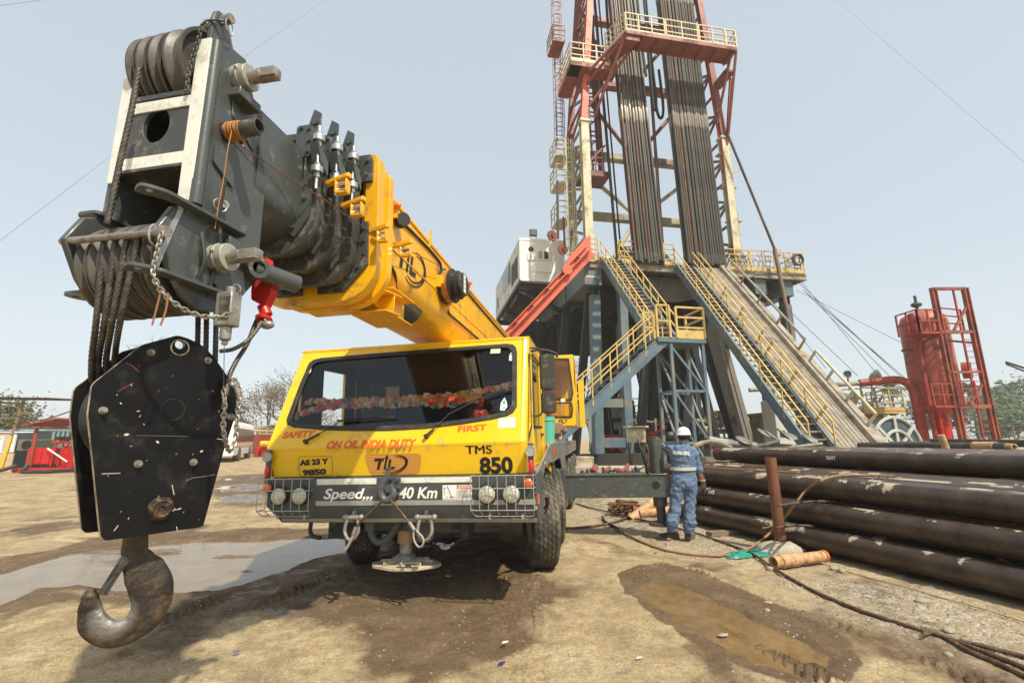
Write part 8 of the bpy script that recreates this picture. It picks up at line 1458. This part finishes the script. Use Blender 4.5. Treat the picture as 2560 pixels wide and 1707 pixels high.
def tree(name, label, x, y, h, lm=None, seed=0, dep=4, nleaf=1500, lsz=.18, clump=.9, spread=.6, group=None, spreadx=1.0):
    random.seed(seed); o = thing(name, label, 'tree', loc=(x, y, 0), group=group); b = MB(); tips = []; branchy(b, V(0, 0, -.1), V(random.uniform(-.08, .08), random.uniform(-.08, .08), 1).normalized(), h * .32, h * .022, dep, tips, spread); b.build('trunk', barkm, o)
    if lm:
        b = MB(); per = max(1, nleaf // len(tips))
        for t in tips:
            cl = clump * random.uniform(.5, 1.3)
            for k in range(per):
                c = t + V(random.gauss(0, cl), random.gauss(0, cl), random.gauss(0, cl * .7)) * .6; u = V(random.gauss(0, 1), random.gauss(0, 1), random.gauss(0, 1)).normalized(); v = u.orthogonal().normalized(); s = lsz * random.uniform(.6, 1.4); b.add([c - u * s, c + v * s * .6, c + u * s, c - v * s * .6], [(0, 1, 2, 3)])
        b.build('crown', lm, o, smooth_=False, recalc=False)
    return o
G1 = 'trees beyond the left side of the yard'
tree('leafy_tree', 'green leafy tree behind the shed roof at the far left edge', -37, 34, 4.6, LFO, 1, 4, 6000, .10, 1.1, group=G1)
tree('leafy_tree', 'green bushy tree between the shed and the teal container', -32.0, 37, 4.4, LFG, 2, 4, 4000, .09, .9, group=G1)
tree('brown_tree', 'brown sparse tree rising behind the teal container', -34.5, 46, 6.2, LFD, 3, 4, 5200, .12, 1.3, group=G1)
tree('brown_tree', 'second brown sparse tree right behind the red pump canopy', -30, 48, 6.2, LFD, 33, 4, 4200, .12, 1.3, group=G1)
tree('bare_tree', 'tall bare tree left of the hook block', -30.5, 40, 10.5, None, 24, 6, spread=.5, group=G1)
tree('bare_tree', 'bare grey tree right behind the bus roof', -24.5, 52, 9.0, LFD, 7, 6, 500, .10, 1.0, group=G1)
tree('brown_tree', 'leafless brown tree between the bus and the crane cab', -31, 60, 9.5, LFD, 8, 5, 1600, .10, 1.2, group=G1)
tree('bare_tree', 'bare branching tree beside the left edge of the crane cab', -22.5, 50, 8.8, LFD, 9, 6, 700, .10, 1.2, group=G1)
tree('brown_tree', 'low brown tree just above the red container roof', -26, 62, 6.8, LFD, 10, 5, 1600, .12, 1.2, group=G1)
tree('brown_tree', 'wide brown tree behind the red container', -20, 66, 8.5, LFD, 43, 5, 1800, .12, 1.2, group=G1)
tree('bare_tree', 'bare tree seen between the blue rig columns', 9.0, 55, 11, None, 12, 6, spread=.5, group='trees beyond the rig')
tree('bare_tree', 'bare tree standing behind the legs of the red vessel', 50, 58, 9, LFD, 13, 6, 400, .1, 1, group='trees beyond the rig')
G3 = 'trees beyond the fence at the right'
for i, (x, y, h, lm, s, lb) in enumerate(((72, 78, 9, LFO, 14, 'olive tree nearest the red ladder frame'), (82, 84, 11, LFG, 15, 'dark green tree left of the tallest palm'), (90, 80, 8, LFG, 16, 'low dark green tree between the two palms'), (96, 88, 12, LFG, 17, 'tall dark green tree under the right palm'), (104, 82, 9, LFO, 18, 'olive green tree at the right edge'), (110, 90, 12, LFG, 19, 'dense green tree cut by the right edge'), (66, 90, 8, LFO, 20, 'pale olive tree seen through the ladder frame'), (78, 74, 6, LFG, 44, 'low green bush line behind the fence'))): tree('leafy_tree', lb, x, y, h, lm, s, 4, 4200, .30, 1.7, .7, group=G3)
def palm(x, y, h, lb, seed):
    random.seed(seed); o = thing('palm_tree', lb, 'palm tree', loc=(x, y, 0), group='palms beyond the fence'); b = MB(); b.path(smooth([(0, 0, 0), (.2, 0, h * .5), (.1, 0, h)]), .2, 8); b.build('trunk', barkm, o); b = MB()
    for k in range(22):
        a = random.uniform(0, 6.28); el = random.uniform(-.5, 1.1); L = random.uniform(2.0, 2.9); P = [V(.1, 0, h) + V(math.cos(a) * math.cos(el), math.sin(a) * math.cos(el), math.sin(el)) * (L * t) - V(0, 0, .9 * t * t * L * .5) for t in (0, .25, .5, .75, 1)]; sd = V(-math.sin(a), math.cos(a), 0)
        for i in range(4):
            for sg in (-1, 1): b.add([P[i], P[i + 1], P[i + 1] + sd * sg * .35 - V(0, 0, .3), P[i] + sd * sg * .40 - V(0, 0, .25)], [(0, 1, 2, 3)])
    b.build('fronds', LFP, o, smooth_=False, recalc=False)
palm(84, 86, 10.2, 'left tall palm rising above the trees beyond the fence', 1); palm(93.5, 88, 10.6, 'right tall palm rising above the trees beyond the fence', 2); palm(68, 84, 10.2, 'palm standing right behind the top of the ladder frame', 3)
# ---- left side of the yard
sh = thing('open_shed', 'rickety open shed with a corrugated sheet roof on wooden poles', 'shed', loc=(-26.75, 25.5, 0)); b = MB(); N_ = 60; vv = []
for j in (0, 1):
    for i in range(N_): t = i / (N_ - 1); vv.append((-3.2 + 6.0 * t, -1.6 + 3.2 * j, 3.75 + .1 * j - .12 * t + .05 * (i % 2)))
b.add(vv, [(i, i + 1, N_ + i + 1, N_ + i) for i in range(N_ - 1)]); b.bar((-3, -1.3, 3.6), (1.5, -1.2, 3.4), .1); b.bar((-3, -1.4, 3.72), (2.0, -1.4, 3.62), .06); b.build('sheet_roof', mat('old_roof_sheet', (.15, .12, .09), .8, var=.4, sc=2), sh)
b = MB(); b.tube((.95, -1.2, -.05), (1.35, -1.2, 3.5), .08, 10); b.build('pole', M['wood'], sh); b = MB(); b.tube((.93, -1.21, -.05), (1.13, -1.21, 1.75), .095, 10); b.build('yellow_pole_paint', M['yellow'], sh); b = MB(); b.box((.78, -1.4, 2.75), (.30, .1, .22)); b.build('floodlight', M['galv'], sh)
nb = thing('notice_board', 'white notice board with rows of small print standing under the shed roof', 'notice board', loc=(-25.85, 24.3, 0)); b = MB(); b.bx(-1.4, .45, 0, .06, .95, 1.85); b.bar((-1.5, 0, 1.95), (1.3, 0, 1.95), .06); q = b.build('panel', M['sign'], nb); random.seed(1); b = MB()
for k in range(9):
    for c_ in range(3): b.bx(-1.3 + c_ * .58, -1.3 + c_ * .58 + random.uniform(.3, .5), -.008, 0, 1.03 + k * .085, 1.055 + k * .085)
b.build('small_print', M['plastic'], q); b = MB(); b.bx(-1.2, .3, -.008, 0, 1.79, 1.825); b.build('red_heading', M['redpaint'], q); b = MB(); b.bx(-1.4, .5, .0, .06, -.02, .9); b.build('lower_panel', mat('pale_peach_panel', (.62, .42, .28), .7, var=.2, sc=3), nb); b = MB(); b.bx(-3, 1.6, .3, 2.5, 2.02, 2.10); b.build('blue_sheet', mat('pale_blue_sheet', (.35, .5, .55), .5), nb)
ct = thing('shipping_container', 'dark teal shipping container with a pale blue side behind the red pump', 'container', loc=(-30.0, 28.5, 0), rot=(0, 0, .1)); b = MB(); b.bx(0, 9, 0, 2.5, .05, 2.3); b.build('body', mat('teal_container', (.035, .065, .07), .6, var=.3, sc=1), ct, bevel=.02); b = MB()
for k in range(26): b.bx(2.2 + k * .26, 2.33 + k * .26, -.05, 0, .2, 2.2)
b.build('pale_corrugated_side', mat('pale_teal_side', (.22, .32, .33), .6, var=.2, sc=1), ct); b = MB(); b.bx(.65, 2.7, -.35, 0, .95, 1.6); q = b.build('air_conditioner', M['cream'], ct, bevel=.03); b = MB(); b.tube((1.15, -.37, 1.27), (1.15, -.35, 1.27), .26, 24); b.build('fan_grille', M['plastic'], q)
for k in range(7): pass
b = MB()
for k in range(7): b.bx(1.65, 2.6, -.365, -.35, 1.02 + k * .08, 1.05 + k * .08)
b.build('grille_bars', M['plastic'], q)
pk = thing('red_pump_skid', 'red hydraulic pump skid under a red sheet canopy left of the hook block', 'pump skid', loc=(-23.1, 24, 0)); b = MB(); b.bar((-1.2, -.5, .1), (3, -.5, .1), .22); b.bar((-1.2, .9, .1), (3, .9, .1), .22); b.bx(-.95, .35, -.3, .1, .35, 1.15); b.bx(.75, 1.5, -.3, .3, .15, 1.25); b.bx(1.5, 2.4, -.2, .3, .2, 1.0); b.build('skid_body', M['redbright'], pk, bevel=.03)
b = MB(); b.tube((-.55, -.45, .3), (-.55, -.45, 2.15), .08, 10); b.tube((2.6, -.45, .3), (2.6, -.45, 2.3), .08, 10); b.bar((-.7, -.4, 2.12), (2.8, -.4, 2.18), .07); b.prism([(-1.0, 2.2), (.6, 2.55), (2.9, 2.45), (2.9, 2.5), (.6, 2.62), (-1.0, 2.27)], (0, -.8, 0), EX, EZ, (0, 2.2, 0)); b.build('canopy', M['red'], pk); b = MB()
for k in range(6): b.tube((.5 + k * .3, -.4, 1.35 + .1 * (k % 2)), (.75 + k * .3, -.4, 1.5), .07, 8); b.tube((.4 + k * .35, -.4, .3), (.5 + k * .35, -.4, 1.2), .035, 6)
b.tube((1.7, -.3, 1.4), (1.7, -.3, 2.0), .12, 12); b.tube((.3, -.4, 1.42), (1.8, -.4, 1.45), .06, 8); b.bx(-.6, -.2, -.36, -.3, .4, 1.05); b.bx(-.1, .25, -.36, -.3, .4, 1.05); b.build('valves', M['redbright'], pk); b = MB()
for k in range(3): b.box((.65 + k * .42, -.4, 1.62), (.32, .2, .17))
b.build('gauge_panel', M['black'], pk); b = MB(); b.bar((.2, -.5, 1.15), (1.3, -.5, .5), .07, .02, EY); b.bar((1.6, -.5, .55), (2.1, -.5, 1.0), .08, .02, EY); b.build('white_tape', M['sign'], pk)
b = MB(); b.path(smooth([(-4, -1.2, .1), (-2, -1.2, .08), (-1.3, -1.0, .15), (-.9, -.7, .35)]), .09, 8); b.path(smooth([(-.4, -.7, .35), (-.3, -1.0, .1), (.3, -1.3, .05), (2.2, -1.2, .15), (3.2, -1, .25)]), .09, 8); q = tag(b.build('black_hose', M['rubber'], None), 'thick black hoses lying on the ground in front of the red pump skid', 'hoses'); q.location = (-23.1, 24, 0)
b = MB(); random.seed(77)
for k in range(700): x = random.uniform(-31, -22); y = random.uniform(26.5, 29); h = random.uniform(.05, .16); b.add([(x, y, 0), (x + .03, y, 0), (x + random.uniform(-.05, .05), y, h)], [(0, 1, 2)])
tag(b.build('grass', mat('short_grass', (.08, .13, .03), .8, bump=0), None, smooth_=False, recalc=False), 'strip of short grass at the foot of the teal container', 'grass', kind='stuff')
# bus
bus = thing('bus', 'white bus with dark windows and an orange stripe parked across the yard', 'bus', loc=(-24.85, 40.6, 0), rot=(0, 0, R(-68))); b = MB(); prof = [(-1.2, .45), (-1.22, 1.3), (-1.15, 2.5), (-1.0, 2.78), (-.6, 2.88), (.6, 2.88), (1.0, 2.78), (1.15, 2.5), (1.22, 1.3), (1.2, .45)]
# local x runs along the bus from its front (0) to its back
b.prism([(p[0], p[1]) for p in prof], (0, 1.2, 0), EY, EZ, (9.5, 0, 0)); body = b.build('body', M['cabinw'], bus, bevel=.04)
for sgn, nm in ((-1, 'a'), (1, 'b')):
    yy = 1.2 + sgn * 1.24
    b = MB(); b.hexa([(.25, yy, 1.35), (9.3, yy, 1.35), (9.3, yy + .05 * sgn, 1.35), (.25, yy + .05 * sgn, 1.35), (.25, yy - .05 * sgn, 2.32), (9.3, yy - .05 * sgn, 2.32), (9.3, yy + .0 * sgn, 2.32), (.25, yy + .0 * sgn, 2.32)]); w_ = b.build('side_window', mat('dark_bus_glass', (.02, .022, .02), .2, coat=.3), body); b = MB()
    for k in range(8): b.bar((.25 + k * 1.15, yy + .03 * sgn, 1.35), (.25 + k * 1.15, yy - .02 * sgn, 2.32), .06)
    b.build('window_pillar', M['greydk'], w_); b = MB(); b.bx(.1, 9.4, yy + .02 * sgn, yy + .04 * sgn, 1.0, 1.05); b.build('orange_stripe', M['amber'], body)
    for x in (1.7, 7.2):
        b = MB(); b.tube((x, yy - .35 * sgn, .48), (x, yy + .04 * sgn, .48), .48, 24); b.build('wheel', M['tyre'], bus); b = MB(); b.tube((x, yy, .48), (x, yy + .045 * sgn, .48), .62, 24); 
b = MB(); b.bx(-.02, .0, .2, 2.2, 1.1, 2.5); b.build('windscreen', M['rubber'], body)
rc_ = thing('red_container', 'red container cabin with a yellow railing along its roof', 'container', loc=(-24.6, 44.5, 0)); b = MB(); b.bx(0, 7, 0, 2.5, .25, 2.0); b.build('body', mat('brick_red_container', (.30, .05, .028), .55, var=.25, sc=1), rc_, bevel=.03); b = MB()
for k in range(18): b.bx(1.0 + k * .33, 1.1 + k * .33, -.05, 0, .35, 1.9)
b.build('corrugation', M['red'], rc_); b = MB(); rails(b, (.2, 0, 2.05), (7, 0, 2.05), .55, 10, 2, .03, False); b.bx(.9, 7, -.05, .05, 1.98, 2.06); b.build('roof_railing', M['ryellow'], rc_); b = MB(); b.bx(.2, .8, -.06, 0, .5, 1.75); b.build('door', M['mastred'], rc_)
hs2 = thing('tin_roof_hut', 'small hut with a rusty tin roof behind the bus', 'hut', loc=(-27.3, 50, 0)); b = MB(); b.prism([(0, 2.7), (2.2, 3.15), (3.4, 2.2), (3.3, 2.1), (2.1, 3.0), (0, 2.6)], (0, 0, 0), EX, EZ, (0, 4, 0)); b.build('roof', mat('tin_roof', (.4, .34, .28), .6, var=.4, sc=2, d=(.25, .1, .06)), hs2); b = MB(); b.bx(.2, 3.2, .2, 3.8, 0, 2.4); b.build('wall', M['wood'], hs2)
for i, (x, y, m, lb) in enumerate(((-22.7, 42.6, 'redbright', 'upright red oil drum nearest the bus'), (-21.95, 42.4, 'redbright', 'upright red oil drum nearer the crane cab'), (-21.9, 42.0, 'yellow', 'yellow oil drum lying on top of the red drums'))):
    o = thing('oil_drum', lb, 'drum', loc=(x, y, 0 if i < 2 else .95)); b = MB(); b.tube((0, 0, .05), (0, 0, .9), .29, 20) if i < 2 else b.tube((-.25, 0, .2), (.45, 0, .2), .26, 20); b.build('drum_body', M[m], o, bevel=.02)
pw = thing('power_line', 'pair of thin power lines crossing above the bus', 'power line'); b = MB()
for k in range(2): b.path(smooth([at(590, 1014 + k * 5, 52), at(650, 1020 + k * 4, 52), at(720, 1022 + k * 3, 52), at(860, 1015 + k * 3, 52)]), .03, 5)
b.build('wires', M['rubber'], pw)
pw = thing('shed_cable', 'sagging black cable between the shed pole and the hook block', 'cable'); b = MB(); b.path(smooth([at(-40, 1038, 24), at(40, 1040, 24), at(60, 1045, 24), at(100, 1050, 24), at(155, 1035, 24), at(230, 1005, 24)]), .03, 5); b.build('wire', M['rubber'], pw)
# ---- every separate piece of a part becomes a part of its own -------------------------------------
KEEP = ('lettering', 'corrug', 'strand', 'rail', 'tread', 'chips', 'scratch', 'scrape', 'print', 'string', 'blossom', 'leaves', 'petal', 'crown', 'frond', 'trunk', 'lattice', 'bracing', 'gravel', 'grass', 'sill', 'dunnage', 'chain', 'louvre', 'grille', 'wires', 'grooves', 'stripe', 'heading', 'pieces', 'parts', 'pump', 'machine', 'valves', 'ladder', 'cage', 'cover', 'emblem', 'guard', 'number', 'plate_ring', 'side_cable', 'lining', 'body', 'petals', 'support', 'tape', 'motor', 'winding', 'label', 'cloth', 'joists', 'lines', 'fence', 'stack', 'gauge', 'glove', 'hair', 'helmet', 'shoe', 'collar', 'apron', 'frame_', 'pillar', 'pictogram', 'ground', 'water', 'haze', 'wire')
def islands(me):
    par = list(range(len(me.vertices)))
    def fd(a):
        while par[a] != a: par[a] = par[par[a]]; a = par[a]
        return a
    for e in me.edges:
        a, b = fd(e.vertices[0]), fd(e.vertices[1])
        if a != b: par[a] = b
    g = {}
    for v in me.vertices: g.setdefault(fd(v.index), []).append(v.index)
    return list(g.values())
def auto_split(o):
    me = o.data; isl = islands(me)
    if not 2 <= len(isl) <= 60: return
    bb = []
    for l in isl:
        c = [me.vertices[i].co for i in l]; bb.append([[min(p[k] for p in c) for k in range(3)], [max(p[k] for p in c) for k in range(3)], list(l)])
    sz = max(max(b[1][k] - b[0][k] for k in range(3)) for b in bb); tol = .012 + .01 * sz; ch = True
    while ch:
        ch = False
        for i in range(len(bb)):
            for j in range(i + 1, len(bb)):
                if all(bb[i][0][k] - tol <= bb[j][1][k] and bb[j][0][k] - tol <= bb[i][1][k] for k in range(3)):
                    bb[i] = [[min(bb[i][0][k], bb[j][0][k]) for k in range(3)], [max(bb[i][1][k], bb[j][1][k]) for k in range(3)], bb[i][2] + bb[j][2]]; del bb[j]; ch = True; break
            if ch: break
    if not 2 <= len(bb) <= 12: return
    for n_, b in enumerate(bb[:-1]):
        keep = set(b[2]); m2 = me.copy(); bm = bmesh.new(); bm.from_mesh(m2); bm.verts.ensure_lookup_table(); bmesh.ops.delete(bm, geom=[v for v in bm.verts if v.index not in keep], context='VERTS'); bm.to_mesh(m2); bm.free(); q = o.copy(); q.data = m2; col.objects.link(q)
    keep = set(bb[-1][2]); bm = bmesh.new(); bm.from_mesh(me); bm.verts.ensure_lookup_table(); bmesh.ops.delete(bm, geom=[v for v in bm.verts if v.index not in keep], context='VERTS'); bm.to_mesh(me); bm.free()
for o in list(scene.objects):
    if o.type == 'MESH' and o.parent and not o.children and o.data.users == 1 and len(o.data.vertices) < 6000 and not any(k in o.name for k in KEEP) and not any(m_.type == 'REMESH' for m_ in o.modifiers): auto_split(o)
# ================================================================ HAZE
b = MB(); b.bx(-170, 190, -12, 190, -1.5, 48); hz_ = b.build('haze', None, None, smooth_=False); hm_ = bpy.data.materials.new('dusty_haze'); hm_.use_nodes = True; t_ = hm_.node_tree; t_.nodes.remove(t_.nodes['Principled BSDF'])
pv = t_.nodes.new('ShaderNodeVolumePrincipled'); pv.inputs['Density'].default_value = .0010; pv.inputs['Color'].default_value = (.93, .93, .90, 1); pv.inputs['Anisotropy'].default_value = .0; t_.links.new(pv.outputs[0], t_.nodes['Material Output'].inputs['Volume']); hz_.data.materials.append(hm_); tag(hz_, 'thin dusty haze hanging over the whole yard', 'haze', kind='stuff'); scene.cycles.volume_step_rate = 4.0
scene.cycles.volume_bounces = 1
